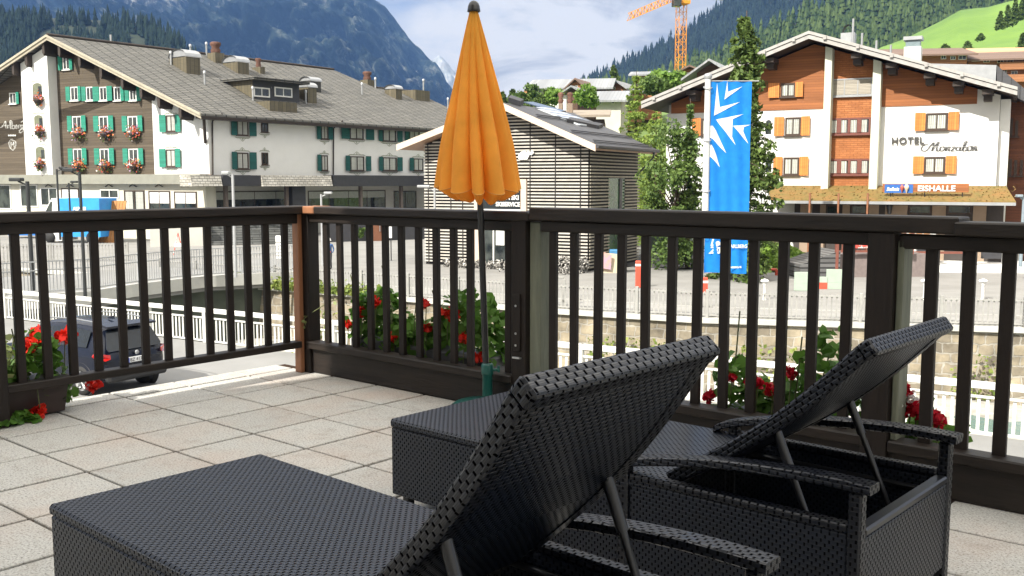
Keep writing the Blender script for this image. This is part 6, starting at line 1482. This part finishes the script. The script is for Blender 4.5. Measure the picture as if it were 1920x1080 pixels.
# ================================================================ STREET LAMPS
def lamp(px, pyh, pyb, d, label, arm=-.7, r=.06, mt=LP, head=1):
    fr = Frame(at_d(px, pyb, d), 90); t = fthing('street_lamp', label, 'street lamp', fr, 'slim street lamps'); z0 = fr.O.z; z0 = fr.hit(px, pyb)[1]; z1 = fr.hit(px, pyh)[1]
    b = MB(); b.tube([(0, 0, z0), (0, 0, z1)], [r * 1.2, r], 8); b.build('pole', mt, t)
    b = MB(); b.tube([(0, 0, z1 - .15), (arm * .7, 0, z1 + .0)], r * .5, 6); b.cbox(min(arm * .35, arm * 1.3), max(arm * .35, arm * 1.3), -.16, .16, z1 + .0, z1 + .14, .03); b.build('lamp_head', mt, t)
lamp(160, 322, 556, 37.5, 'dark street lamp behind the third baluster gap, standing on the near side of the bridge', -.45); lamp(113, 317, 450, 62, 'dark street lamp left of the one at the bridge, with a flat disc head', .5); lamp(134, 343, 450, 66, 'shorter dark lamp between the two taller ones near the blue truck', .45)
lamp(62, 340, 545, 38, 'dark street lamp nearest the left edge, beside the arched doorway', -.5, .075); lamp(442, 327, 520, 43, 'grey street lamp in front of the shop windows of the big hotel', -.35, .06, GREYM); lamp(605, 364, 500, 58, 'grey lamp with a short arm just right of the railing corner', .5, .06, GREYM)
lamp(816, 352, 500, 52, 'grey lamp standing before the left edge of the ski shop', -.7, .055, GREYM); lamp(1160, 387, 480, 62, 'low grey lamp in front of the side window of the ski shop', -.35, .05, GREYM); lamp(1913, 370, 500, 50, 'blue grey lamp post at the right edge by the canopy roof', -.3, .08, mat('blue grey paint', (.24, .30, .34), .5))
# ================================================================ PARKED CAR
NAVY = mat('dark navy car paint', (.006, .009, .020), .25, (.005, .007, .015), 2, coat=.25, spec=.25); RUB = mat('tyre rubber', (.02, .02, .02), .8); ALLOY = mat('alloy wheel', (.45, .46, .47), .3, metal=.8); TINT = mat('tinted car glass', (.02, .024, .028), .06, spec=.5); TAIL = mat('red tail lamp', (.45, .012, .01), .15, coat=1); PLAS = mat('black plastic trim', (.015, .015, .016), .6)
cp = at_z(258, 735, ZS); cf = Frame(cp, 32)           # x to the right across the rear, y forward along the car
car = fthing('parked_car', 'dark navy SUV parked on the street below, seen from behind through the left railing', 'car', cf)
car.location = (cf.O.x, cf.O.y, ZS)
W2 = .91
# stations: y, half width, bottom z, belt z, roof z, roof half width
ST = [(0.0, .74, .42, .86, .90, .62), (.10, .86, .34, 1.00, 1.06, .66), (.30, .90, .30, 1.06, 1.52, .60), (.62, .915, .26, 1.06, 1.62, .63), (1.2, .92, .24, 1.05, 1.66, .66), (2.0, .92, .24, 1.03, 1.655, .66), (2.7, .92, .24, 1.02, 1.58, .64), (3.15, .915, .25, 1.02, 1.30, .66), (3.5, .91, .26, 1.01, 1.05, .74), (4.0, .89, .28, .94, .97, .72), (4.3, .84, .32, .82, .86, .66), (4.45, .72, .38, .66, .70, .55)]
def ring(s):
    y, w, z0, zb, zr, wr = s; return [(-w * .80, z0), (-w * .97, z0 + .10), (-w, z0 + .35), (-w * .985, zb - .12), (-w * .93, zb), (-wr - (w * .9 - wr) * .12, zr - .10), (-wr * .8, zr - .015), (0, zr + .012), (wr * .8, zr - .015), (wr + (w * .9 - wr) * .12, zr - .10), (w * .93, zb), (w * .985, zb - .12), (w, z0 + .35), (w * .97, z0 + .10), (w * .80, z0)]
vs = []; fs = []; nr_ = 15
for s in ST: vs += [(x, s[0], z) for x, z in ring(s)]
for i in range(len(ST) - 1):
    for k in range(nr_): k2 = (k + 1) % nr_; fs.append((i * nr_ + k, i * nr_ + k2, (i + 1) * nr_ + k2, (i + 1) * nr_ + k))
fs.append(list(range(nr_))[::-1]); fs.append(list(range((len(ST) - 1) * nr_, len(ST) * nr_)))
b = MB(); b.add(vs, fs, 0, True); body = b.build('body', NAVY, car); md = body.modifiers.new('s', 'SUBSURF'); md.levels = 2; md.render_levels = 2
def cpt(i, k, out=.012):
    x, z = ring(ST[i])[k]; return Vector((x + (out if x > 0 else -out), ST[i][0], z))
def gpatch(name, quads, mt, out=.02):
    b = MB()
    for q in quads: b.add(q, [tuple(range(len(q)))])
    o = b.build(name, mt, car); sm = o.modifiers.new('t', 'SOLIDIFY'); sm.thickness = .01; return o
def side(i0, i1, a, sg): # glass between station i0 and i1 on side sg
    ks = (4, 5) if sg < 0 else (10, 9); q = []
    for i in (i0, i1):
        p = cpt(i, ks[0]); r_ = cpt(i, ks[1]); q.append((p.lerp(r_, .10) + Vector((sg * .004, 0, 0)), p.lerp(r_, .90) + Vector((sg * .012, 0, 0))))
    return [q[0][0].lerp(q[1][0], a[0]), q[0][0].lerp(q[1][0], a[1]), q[0][1].lerp(q[1][1], a[1]), q[0][1].lerp(q[1][1], a[0])]
for sg, nm in ((-1, 'l'), (1, 'r')):
    gpatch('side_window', [side(3, 4, (.0, .92), sg)], TINT); gpatch('side_window', [side(4, 5, (.02, 1), sg), side(5, 6, (0, .12), sg)], TINT); gpatch('side_window', [side(5, 6, (.2, 1), sg), side(6, 7, (0, .9), sg)], TINT)
rw = [(-.70, .02, 1.04), (.70, .02, 1.04), (.73, .05, 1.10), (.60, .235, 1.47), (-.60, .235, 1.47), (-.73, .05, 1.10)]
gpatch('rear_window', [[Vector((x, y + .0, z)) for x, y, z in rw]], TINT)
b = MB(); b.prism([(-.66, .10, 1.60), (.66, .10, 1.60), (.63, .42, 1.645), (-.63, .42, 1.645)], (0, 0, -.05)); b.build('roof_spoiler', NAVY, car)
for sg in (-1, 1):
    b = MB(); b.prism([(sg * .925, .12, .87), (sg * .92, .34, .94), (sg * .90, .30, 1.0), (sg * .86, .08, 1.01), (sg * .68, .0, .97), (sg * .68, -.01, .88), (sg * .80, .0, .85)], (sg * .012, -.02, 0)); b.build('tail_light', TAIL, car)
    b = MB(); b.tube([(sg * .93, 3.02, 1.03), (sg * 1.06, 3.0, 1.08)], .04, 6); b.cbox(min(sg * .98, sg * 1.14), max(sg * .98, sg * 1.14), 2.94, 3.06, 1.04, 1.18, .02); b.build('wing_mirror', NAVY, car)
    for y in (.78, 3.52):
        M = Matrix.Translation((sg * .80, y, .34)) @ Matrix.Rotation(R(90) * sg, 4, 'Y'); b = MB(); b.lathe([(.20, -.12), (.33, -.11), (.345, -.05), (.345, .05), (.33, .115), (.235, .125)], 28); b.v = [tuple(M @ Vector(v)) for v in b.v]; w_ = b.build('wheel', RUB, car)
        b = MB(); b.lathe([(.235, .12), (.22, .06), (.06, .09), (.0, .10)], 20); 
        for k in range(5): a = k * 1.2566; b.tube([(.03 * math.cos(a), .03 * math.sin(a), .11), (.225 * math.cos(a), .225 * math.sin(a), .115)], .03, 5)
        b.v = [tuple(M @ Vector(v)) for v in b.v]; b.build('rim', ALLOY, w_)
        b = MB(); b.lathe([(.36, .06), (.42, .11), (.43, .085), (.36, .0)], 28); b.v = [tuple(M @ Vector(v)) for v in b.v]; b.build('wheel_arch', PLAS, car)
b = MB(); b.cbox(-.80, .80, -.10, .10, .34, .62, .05); b.build('bumper', PLAS, car)
b = MB(); b.cbox(-.28, .28, -.075, -.045, .74, .86, .004); npl = b.build('number_plate', mat('plate white', (.75, .76, .76), .4), car)
b = MB(); b.box(-.28, -.235, -.079, -.0755, .742, .858); b.build('plate_band', mat('plate blue', (.02, .07, .45), .4), npl)
text('plate_text', 'BZ 417 U', .115, BLACKM, npl, (-.22, -.080, .76), ext=.001, sx=.95)
b = MB(); b.lathe([(.0, -.01), (.05, 0), (.055, .01), (.0, .012)], 16, (0, 0, 0)); b.v = [tuple(Matrix.Translation((0, -.03, .95)) @ Matrix.Rotation(R(90), 4, 'X') @ Vector(v)) for v in b.v]; b.build('badge', ALLOY, car)
for sg in (-1, 1): b = MB(); b.tube([(sg * .60, .5, 1.66), (sg * .62, 1.4, 1.70), (sg * .61, 2.5, 1.66)], .018, 6); b.build('roof_rail', ALLOY, car)
b = MB(); b.prism([(0, .8, 1.67), (.03, 1.05, 1.67), (0, .78, 1.74)], (.02, 0, 0)); b.add([(-.03, .95, 1.665), (.03, .95, 1.665), (.0, .74, 1.75), (0, .72, 1.665)], [(0, 1, 2), (0, 2, 3), (1, 3, 2)]); b.build('roof_antenna', NAVY, car)
# ================================================================ FORECOURT OF THE BIG HOTEL
tf_ = Frame(at_z(85, 455, ZP), 100)
BLP = mat('bright blue tarpaulin', (.02, .20, .60), .5, (.03, .32, .75), .9)
tk = fthing('delivery_truck', 'white and blue truck with lettering parked before the big hotel', 'truck', tf_)
tx = lambda px, py=400, y=0: tf_.hit(px, py, y)[0]; tz = lambda py, px=150, y=0: tf_.hit(px, py, y)[1]
b = MB(); b.pxz([(tx(78), tz(452)), (tx(113), tz(452)), (tx(113), tz(372)), (tx(98), tz(372)), (tx(80), tz(402)), (tx(76), tz(420))], 0, 2.2); b.build('cab', WHITEP, tk)
b = MB(); b.pxz([(tx(83), tz(402)), (tx(97), tz(402)), (tx(99), tz(378)), (tx(96), tz(378))], -.02, -.003); b.build('side_window', GLASS, tk)
b = MB(); b.pxz([(tx(114), tz(444)), (tx(188), tz(444)), (tx(188), tz(372)), (tx(114), tz(372))], -.1, 2.4); b.build('box_body', BLP, tk)
for px in (92, 170): M = Matrix.Translation((tx(px), .05, ZP + .45)) @ Matrix.Rotation(R(90), 4, 'X'); b = MB(); b.lathe([(0, -.12), (.3, -.12), (.45, -.1), (.45, .15), (0, .15)], 18); b.v = [tuple(M @ Vector(v)) for v in b.v]; b.build('wheel', RUB, tk)
htext('ALPINE', 137, 394, 388, y=-.14, fr=tf_, root=tk, mt=LETW, ext=.005, off=.02)
wd = thing('timber_stack', 'leaning honey coloured timber boards beside the blue truck', 'timber', at_z(205, 455, ZP), tf_.rz); b = MB()
for k in range(7): b.prism([(-1.0 + k * .28, 0, 0), (-.76 + k * .28, 0, 0), (-.5 + k * .28, .8, 3.4), (-.74 + k * .28, .8, 3.4)], (0, .06, 0))
b.build('boards', mat('honey boards', (.42, .19, .05), .7, (.30, .13, .035), 2), wd)
bc = Frame(at_z(54, 447, ZP), 100); bcar = fthing('blue_car', 'small bright blue car with white stripe parked at the far left before the hotel', 'car', bc)
for nm, pts, mt_ in (('body', [(-2.0, .25), (2.0, .25), (2.1, .7), (1.7, .95), (.9, 1.0), (.5, 1.38), (-.9, 1.40), (-1.6, .98), (-2.1, .85)], mat('bright blue paint', (.02, .16, .5), .25, coat=1)), ('side_window', [(-1.3, .98), (.75, .98), (.42, 1.3), (-.85, 1.32)], GLASS)):
    b = MB(); b.pxz(pts, 0 if nm == 'body' else -.012, 1.6 if nm == 'body' else -.002); b.build(nm, mt_, bcar)
for x in (-1.3, 1.3): M = Matrix.Translation((x, .0, .32)) @ Matrix.Rotation(R(90), 4, 'X'); b = MB(); b.lathe([(0, -.12), (.2, -.12), (.32, -.1), (.32, .1), (0, .1)], 16); b.v = [tuple(M @ Vector(v)) for v in b.v]; b.build('wheel', RUB, bcar)
bcar.location.z = ZP; 
# steps and low wall in front of the long side
st = Frame(at_z(385, 462, ZP), 72); stp = fthing('slate_steps', 'dark slate steps and planter wall below the shop windows of the big hotel', 'steps', st)
b = MB(); Lx = st.hit(560, 455)[0]
for k in range(5): b.box(0, Lx, 1.0 + k * .42, 1.0 + k * .42 + 3, ZP + .3 * k, ZP + .3 * (k + 1) - .002)
b.build('steps', mat_brick('slate steps', 1.2, .18, ((.16, .165, .16), (.11, .115, .11)), (.04, .04, .04), .02, .8, .02), stp)
b = MB(); b.box(-4.0, -.05, .6, 4, ZP, ZP + 1.9); b.build('planter_wall', PLASTERG, stp)
hd = tag(fastmesh('hedge', *scatter_leaves('h', [tuple(st.w(random.uniform(-3.5, Lx), 3.2 + random.gauss(0, .4), ZP + 1.6 + random.random() * .8)) for _ in range(3500)], .12, None), BUSHL), 'low green hedge above the slate steps of the big hotel', 'hedge')
# entrance things right of the railing corner
def board(px0, px1, py0, py1, d, mt, name, label, cat, h=.06):
    fr = Frame(at_d(px0, py1, d), 92); t = fthing(name, label, cat, fr); x1, z0 = fr.hit(px1, py1); z1 = fr.hit(px0, py0)[1]; z0 = max(z0, ZP + .02)
    b = MB(); b.cbox(0, x1, 0, h, z0 + .12, z1, .01); b.build('panel', mt, t); b = MB(); b.cbox(.04, .1, .0, h, ZP, z0 + .119, .005); b.build('leg', BLACKM, t); b = MB(); b.cbox(x1 - .1, x1 - .04, 0, h, ZP, z0 + .119, .005); b.build('leg', BLACKM, t); return t, fr
board(724, 735, 425, 450, 62, WHITEP, 'notice_board', 'white notice board standing by the dark entrance left of the ski shop', 'sign')
dd = Frame(at_z(697, 452, ZP), 70); t = fthing('timber_door', 'brown wooden door with a pale handle in the hotel entrance', 'door', dd); b = MB(); b.cbox(0, 1.4, 0, .1, ZP, ZP + 2.2, .02); b.build('door', mat('door brown', (.20, .08, .04), .6), t); b = MB(); b.tube([(.7, -.06, ZP + .8), (.7, -.06, ZP + 1.7)], .04, 6); b.build('handle', METAL, t)
for i, (px, py, w, lab) in enumerate(((678, 452, .5, 'leafy pot plant left of the brown entrance door'), (620, 445, .6, 'white flowering shrub behind the person with the helmet'))):
    ps = at_z(px, py, ZP); broad(lab, ps, 1.9 if i == 0 else 2.4, w, APPL if i else BUSHL, 90 + i, 900, .12, 'potted_shrub', None, 8, 'plant')
eb = Frame(at_z(640, 458, ZP), 60); t = fthing('entrance_porch', 'dark entrance porch of the big hotel between the columns', 'porch', eb); b = MB(); b.box(0, 9, 3.0, 3.4, ZP, ZP + 2.6); b.build('wall', DKF, t)
P = at_z(335, 478, ZP); t = thing('warning_trestle', 'small red and white warning trestle on the road before the bridge', 'trestle', P); b = MB(); b.tube([(-.35, 0, 0), (0, 0, 1.5)], .035, 6); b.tube([(.35, 0, 0), (0, 0, 1.5)], .035, 6); b.build('frame', REDP0 if False else mat('trestle red white', (.75, .72, .7), .6, (.6, .08, .05), 5, var=.05), t); b = MB(); b.cbox(-.25, .25, -.04, -.02, .55, .8, .005); b.build('crossboard', WHITEP, t)
# carved-looking pale totem and barrier posts
for i, (px, y0, y1, d, mt_, nm, lab) in enumerate(((526, 442, 505, 45, WHITEP, 'sign_pylon', 'white pylon with dark bands at the end of the bridge railing'),)):
    fr = Frame(at_z(px, y1, ZP), 95); t = fthing(nm, lab, 'pylon', fr); z1 = fr.hit(px, y0)[1]; b = MB(); b.cbox(-.22, .22, -.1, .1, ZP, z1, .02); b.build('body', mt_, t); b = MB()
    for k in range(1, 5): z = ZP + (z1 - ZP) * k / 5; b.box(-.225, .225, -.106, -.101, z, z + .03)
    b.build('band', BLACKM, t)
# person with a helmet
def person(P, az):
    t = tag(link('person', None, None, P, (0, 0, -R(az))), 'person in a white helmet and blue jacket with a red strap walking across the square', 'person')
    J = dict(pel=(0, 0, .95), ch=(0, .02, 1.32), nk=(0, .02, 1.5), hd=(0, .03, 1.62), hipL=(-.10, 0, .92), kneL=(-.12, .10, .52), anL=(-.12, .02, .10), toL=(-.12, .16, .05), hipR=(.10, 0, .92), kneR=(.11, -.02, .50), anR=(.12, -.16, .12), toR=(.12, -.02, .05), shL=(-.19, .02, 1.42), elL=(-.26, -.03, 1.14), haL=(-.24, .12, .95), shR=(.19, .02, 1.42), elR=(.26, 0, 1.14), haR=(.20, .18, 1.02))
    Rr = dict(pel=.15, ch=.16, nk=.06, hd=.095, hipL=.10, kneL=.065, anL=.05, toL=.04, hipR=.10, kneR=.065, anR=.05, toR=.04, shL=.075, elL=.05, haL=.035, shR=.075, elR=.05, haR=.035)
    names = list(J); E_ = [('pel', 'ch'), ('ch', 'nk'), ('nk', 'hd'), ('pel', 'hipL'), ('hipL', 'kneL'), ('kneL', 'anL'), ('anL', 'toL'), ('pel', 'hipR'), ('hipR', 'kneR'), ('kneR', 'anR'), ('anR', 'toR'), ('ch', 'shL'), ('shL', 'elL'), ('elL', 'haL'), ('ch', 'shR'), ('shR', 'elR'), ('elR', 'haR')]
    me = bpy.data.meshes.new('body'); me.from_pydata([J[n] for n in names], [(names.index(a), names.index(c)) for a, c in E_], []); o = link('body', me, t)
    md = o.modifiers.new('skin', 'SKIN'); 
    for i, n in enumerate(names): me.skin_vertices[0].data[i].radius = (Rr[n], Rr[n] * .8)
    me.skin_vertices[0].data[0].use_root = True; o.modifiers.new('s', 'SUBSURF').levels = 2; o.modifiers['s'].render_levels = 2
    m, nt, bs = shader('jacket trousers skin'); tc = nt.new('ShaderNodeTexCoord'); sp = nt.new('ShaderNodeSeparateXYZ'); nt.put(sp.inputs[0], tc.outputs['Object']); zc = nt.maprange(E(nt, sp.outputs[2]), 0, 1.8)
    rp = nt.new('ShaderNodeValToRGB'); rp.color_ramp.interpolation = 'CONSTANT'; el = rp.color_ramp.elements
    for p_, c_ in ((0, (.02, .02, .02)), (.07, (.035, .035, .04)), (.53, (.04, .09, .22)), (.83, (.45, .28, .20))):
        if p_ == 0: el[0].position = 0; el[0].color = c_ + (1,)
        elif p_ == .07: el[1].position = .07; el[1].color = c_ + (1,)
        else: e = el.new(p_); e.color = c_ + (1,)
    nt.put(rp.inputs[0], zc); nt.put(bs.inputs['Base Color'], rp.outputs[0]); bs.inputs['Roughness'].default_value = .8; me.materials.append(m)
    b = MB(); b.lathe([(.0, .145), (.06, .135), (.11, .08), (.13, .0), (.15, -.02), (.14, -.03), (.0, -.02)], 18, (0, .03, 1.66)); b.build('helmet', WHITEP, t)
    b = MB(); b.tube([(.12, -.1, 1.44), (.10, .15, 1.35), (-.02, .17, 1.15), (-.13, .1, .98)], .03, 6); b.build('strap', mat('red strap', (.45, .08, .05), .7), t)
person(at_z(618, 505, ZP), 190)
# ================================================================ SQUARE IN FRONT OF THE ICE HALL
REDP = mat('red barrier paint', (.62, .09, .05), .5, (.5, .07, .04), 3)
def post(px, py0, py1, label, w=.14):
    P = at_z(px, py1, ZP); fr = Frame(P, 90); t = fthing('barrier_post', label, 'post', fr, 'red barrier posts'); z1 = fr.hit(px, py0)[1]
    b = MB(); b.cbox(-w, w, -w, w, ZP, z1, .02); b.build('body', REDP, t); b = MB(); b.cbox(-w * 1.05, w * 1.05, -w * 1.05, w * 1.05, z1 - .25, z1 - .14, .01); b.build('band', WHITEP, t)
post(1197, 489, 539, 'red barrier post in front of the dark ground beside the ski shop'); post(1320, 520, 550, 'short red barrier post below the blue banner')
P = at_z(1372, 516, ZP); fr = Frame(P, 92); t = fthing('barrier_gate', 'low red tubular barrier gate beside the grass mound', 'barrier', fr); x1 = fr.hit(1455, 540)[0]; zt = fr.hit(1372, 505)[1]
b = MB(); b.tube([(0, 0, zt), (x1, 0, zt)], .07, 8); b.tube([(0, 0, zt - .35), (x1, 0, zt - .6)], .06, 8); b.build('bar', REDP, t); b = MB(); b.tube([(x1, 0, ZP), (x1, 0, zt)], .08, 8); b.build('post', REDP, t); b = MB(); b.tube([(0, 0, ZP), (0, 0, zt)], .06, 8); b.build('post', REDP, t)
PGR = mat('pale green board', (.36, .44, .36), .7, (.30, .37, .30), 2)
for i, (a, c, y0, y1, lab) in enumerate(((1489, 1518, 510, 545, 'pale green board standing on the square, the left one'), (1549, 1578, 505, 542, 'pale green board standing on the square, the right one near the ramp'), (1536, 1551, 519, 542, 'small red and green board between the two pale green ones'))):
    P = at_z(a, y1, ZP); fr = Frame(P, 95); t = fthing('display_board', lab, 'board', fr); x1 = fr.hit(c, y1)[0]; zt = fr.hit(a, y0)[1]; b = MB(); b.cbox(0, x1, 0, .08, ZP + .3, zt, .01); b.build('panel', PGR, t); b = MB(); b.cbox(0, x1, -.01, .1, ZP, ZP + .299, .01); b.build('foot', REDP if i == 2 else PGR, t)
# grass mound
ps = at_z(1450, 503, ZP); V = []; pts = [(ps.x + random.gauss(0, 1.5), ps.y + random.gauss(0, 1.5), 0) for _ in range(5000)]; pts = [(x, y, ZP + .05 + max(0, 1.0 - ((x - ps.x) / 2.6) ** 2 - ((y - ps.y) / 2.6) ** 2) * 1.3 * random.uniform(.75, 1.05)) for x, y, _ in pts if ((x - ps.x) / 2.6) ** 2 + ((y - ps.y) / 2.6) ** 2 < 1]
tag(fastmesh('grass_mound', *scatter_leaves('g', pts, .16, None, 1.0), mat_leaf('mound grass', (.12, .22, .03), (.26, .38, .07), trans=.3)), 'bright green grassy mound beside the red barrier', 'grass', kind='stuff')
rs = thing('stone_retaining', 'rough stone retaining wall behind the grass mound', 'wall', (0, 0, 0)); p = at_z(1428, 492, ZP); q = at_z(1470, 488, ZP); b = MB(); b.prism([pz(p, ZP), pz(q, ZP), pz(q, ZP + 2.6), pz(p, ZP + 3.0)], (0, .6, 0)); b.build('wall', RUBST, rs)
# ramp and stairs with brown railing
REDB = mat('red brown railing paint', (.22, .075, .05), .6, (.16, .05, .035), 3)
fr = Frame(at_z(1500, 522, ZP), 85); t = fthing('ramp_stairs', 'dark ribbed roofed ramp with red brown wooden railing leading to the ice hall', 'stairs', fr); x1 = fr.hit(1640, 500)[0]
b = MB(); h0 = fr.hit(1500, 497)[1]; h1 = fr.hit(1570, 470)[1]; xm = fr.hit(1575, 500)[0]; b.prism([(0, 0, ZP), (xm, 0, ZP), (xm, 0, h1), (0, 0, h0)], (0, 2.6, 0)); b.build('ramp', mat_rows('ribbed dark deck', .25, (.12, .12, .12), (.035, .035, .035), .4, 'v', .6, bump=.03), t)
b = MB(); b.box(xm + .002, x1 + 3, .3, 2.8, ZP, ZP + 1.2); b.build('plinth', mat('grey brown plinth', (.22, .18, .17), .8), t)
b = MB(); xr0 = fr.hit(1570, 470)[0]; zr0 = ZP + 1.2; L_ = x1 + 2 - xr0; 
for k in range(3): b.cbox(xr0 + k * L_ / 2 - .08, xr0 + k * L_ / 2 + .08, -.02, .14, zr0 - 1.0 if k == 0 else zr0, zr0 + 1.5, .01)
for zz in (.12, 1.38): b.box(xr0 + .08, xr0 + L_ - .08, .02, .1, zr0 + zz, zr0 + zz + .12)
x = xr0 + .3
while x < xr0 + L_ - .2:
    if abs(x - xr0 - L_ / 2) > .12: b.box(x - .04, x + .04, .04, .08, zr0 + .241, zr0 + 1.379)
    x += .24
b.build('railing', REDB, t); b = MB(); xx = fr.hit(1600, 500, -.06)[0]; b.cbox(xx, xx + 1.0, -.06, -.025, zr0 + .35, zr0 + 1.15, .005); bnr = b.build('red_white_banner', mat('red white banner', (.75, .72, .7), .6, (.6, .08, .06), 3.2, var=.06), t)
# white terrace with dark rails, kiosk
fr = Frame(at_z(1692, 510, ZP), 96); t = fthing('cafe_terrace', 'white walled terrace with dark horizontal rails and menu boards under the ice hall sign', 'terrace', fr); x1 = fr.hit(1965, 510)[0]; zt = fr.hit(1700, 497)[1]
b = MB(); b.box(-1.2, x1, 0, 5, ZP, zt); b.build('base', PLASTER, t)
for py in (436, 452, 462): z = fr.hit(1740, py + 24)[1]; b = MB(); b.box(-1.0, fr.hit(1832, 480)[0], .1, .2, z + .3, z + .42); b.build('rail', REDB, t)
for px in (1698, 1760, 1830): x, _ = fr.hit(px, 480); b = MB(); b.cbox(x - .08, x + .08, .2, .36, zt, zt + 1.5, .01); b.build('post', DARKW, t)
b = MB(); b.box(fr.hit(1700, 440, 1.5)[0], fr.hit(1755, 440, 1.5)[0], 1.5, 1.6, zt, fr.hit(1700, 428, 1.5)[1]); mnb = b.build('menu_board', WHITEP, t); b = MB()
for k in range(3): x = fr.hit(1704 + k * 14, 440, 1.49)[0]; z = fr.hit(1704, 436, 1.49)[1]; b.box(x, x + .32, 1.47, 1.497, z - .2, z + .12)
b.build('picture', mat('menu pictures', (.7, .35, .15), .6, (.3, .15, .08), 6), mnb)
for a, c, y0, y1, mt_ in ((1720, 1760, 462, 480, DKF), (1840, 1880, 430, 452, mat('orange kiosk', (.55, .25, .08), .6)), (1842, 1878, 462, 485, DKF)):
    b = MB(); b.box(fr.hit(a, y1, 1.2)[0], fr.hit(c, y1, 1.2)[0], 1.2, 1.45, fr.hit(a, y1, 1.2)[1], fr.hit(a, y0, 1.2)[1]); b.build('counter', mt_, t)
b = MB(); b.box(fr.hit(1700, 440, 4)[0], x1, 4.0, 4.3, zt, zt + 2.2); b.build('back_wall', PLASTERG, t)
for i, px in enumerate((1433, 1733, 1842)):
    P = at_z(px, 562, ZP); t = thing('bollard_light', ['white mushroom bollard light left, beside the red barrier', 'white mushroom bollard light in front of the white terrace', 'white mushroom bollard light furthest right behind the picket fence'][i], 'bollard', P, 0, 'white bollard lights')
    b = MB(); b.lathe([(.09, 0), (.06, .05), (.06, .62), (.09, .66), (.09, .74)], 12); b.build('stem', WHITEP, t); b = MB(); b.lathe([(.10, .742), (.19, .78), (.16, .84), (.0, .90)], 12); b.build('cap', WHITEP, t)
# dark works area right of the shop
fr = Frame(at_z(1212, 500, ZP), 95)
b = MB(); q = [at_z(1160, 500, ZP), at_z(1300, 505, ZP), at_z(1300, 478, ZP), at_z(1200, 478, ZP)]; b.pxy([(p.x, p.y) for p in q], ZP + .004, ZP + .05); tag(b.build('asphalt_patch', mat('fresh dark asphalt', (.05, .05, .055), .8)), kind='structure')
for a, c, y0, y1, d, lab in ((1214, 1250, 436, 478, 60, 'large dark screen board behind the works area, left one'), (1264, 1281, 432, 482, 58, 'narrower dark screen board on metal legs left of the blue banner'), (1285, 1298, 436, 478, 62, 'dark green door panel right of the screen boards')): board(a, c, y0, y1, d, mat('board slate green', (.05, .065, .06), .5), 'screen_board', lab, 'board')
P = at_z(1148, 512, ZP); t = thing('folded_signs', 'heap of folded orange and green signs beside the stones', 'signs', P); b = MB(); b.prism([(-.7, 0, 0), (.5, 0, .0), (.7, .1, 1.0), (-.5, .2, 1.1)], (0, .05, 0)); b.build('green_sheet', mat('greenish sheet', (.40, .44, .33), .7, (.55, .40, .28), 2.5), t); b = MB(); b.prism([(-.75, -.15, .3), (-.1, -.15, .2), (-.05, -.1, 1.0), (-.6, -.1, 1.2)], (0, .04, 0)); b.build('orange_sheet', mat('orange sheet', (.55, .32, .18), .7, (.35, .25, .45), 3), t); b = MB(); b.cbox(-.1, .8, .3, .9, .6, 1.25, .05); b.build('blue_crate', mat('blue crate', (.06, .22, .42), .6), t)
P = at_z(1106, 506, ZP); t = thing('leaning_planks', 'grey planks leaning at the corner of the ski shop', 'planks', P); b = MB(); b.prism([(-.2, .2, 0), (.35, .1, 0), (.05, .5, 2.6), (-.25, .5, 2.5)], (0, .06, 0)); b.build('plank', PLASTERG, t)
# construction frame on the square, near the fence
P = at_z(1057, 577, ZP); t = thing('stake', 'pale wooden stake at the picket fence below the umbrella side post', 'stake', P); b = MB(); b.cbox(-.06, .06, -.06, .06, 0, 1.15, .01); b.cbox(-1.0, .0, -.03, .03, 1.16, 1.24, .01); b.build('timber', PICK, t)
b = MB(); P = at_z(1002, 435, ZP)
# ================================================================ HAZE
b = MB(); b.box(-3600, 3600, -300, 5150, -9.2, 1250)
m = bpy.data.materials.new('valley air'); m.use_nodes = True; nt = NT(m.node_tree)
for n_ in list(nt.n):
    if n_.type == 'BSDF_PRINCIPLED': nt.n.remove(n_)
pv = nt.new('ShaderNodeVolumePrincipled'); pv.inputs['Color'].default_value = (.21, .42, .92, 1); pv.inputs['Density'].default_value = .0001; pv.inputs['Anisotropy'].default_value = .1
nt.l.new(pv.outputs[0], nt.n['Material Output'].inputs['Volume'])
hz_ = tag(b.build('haze', m), kind='stuff')
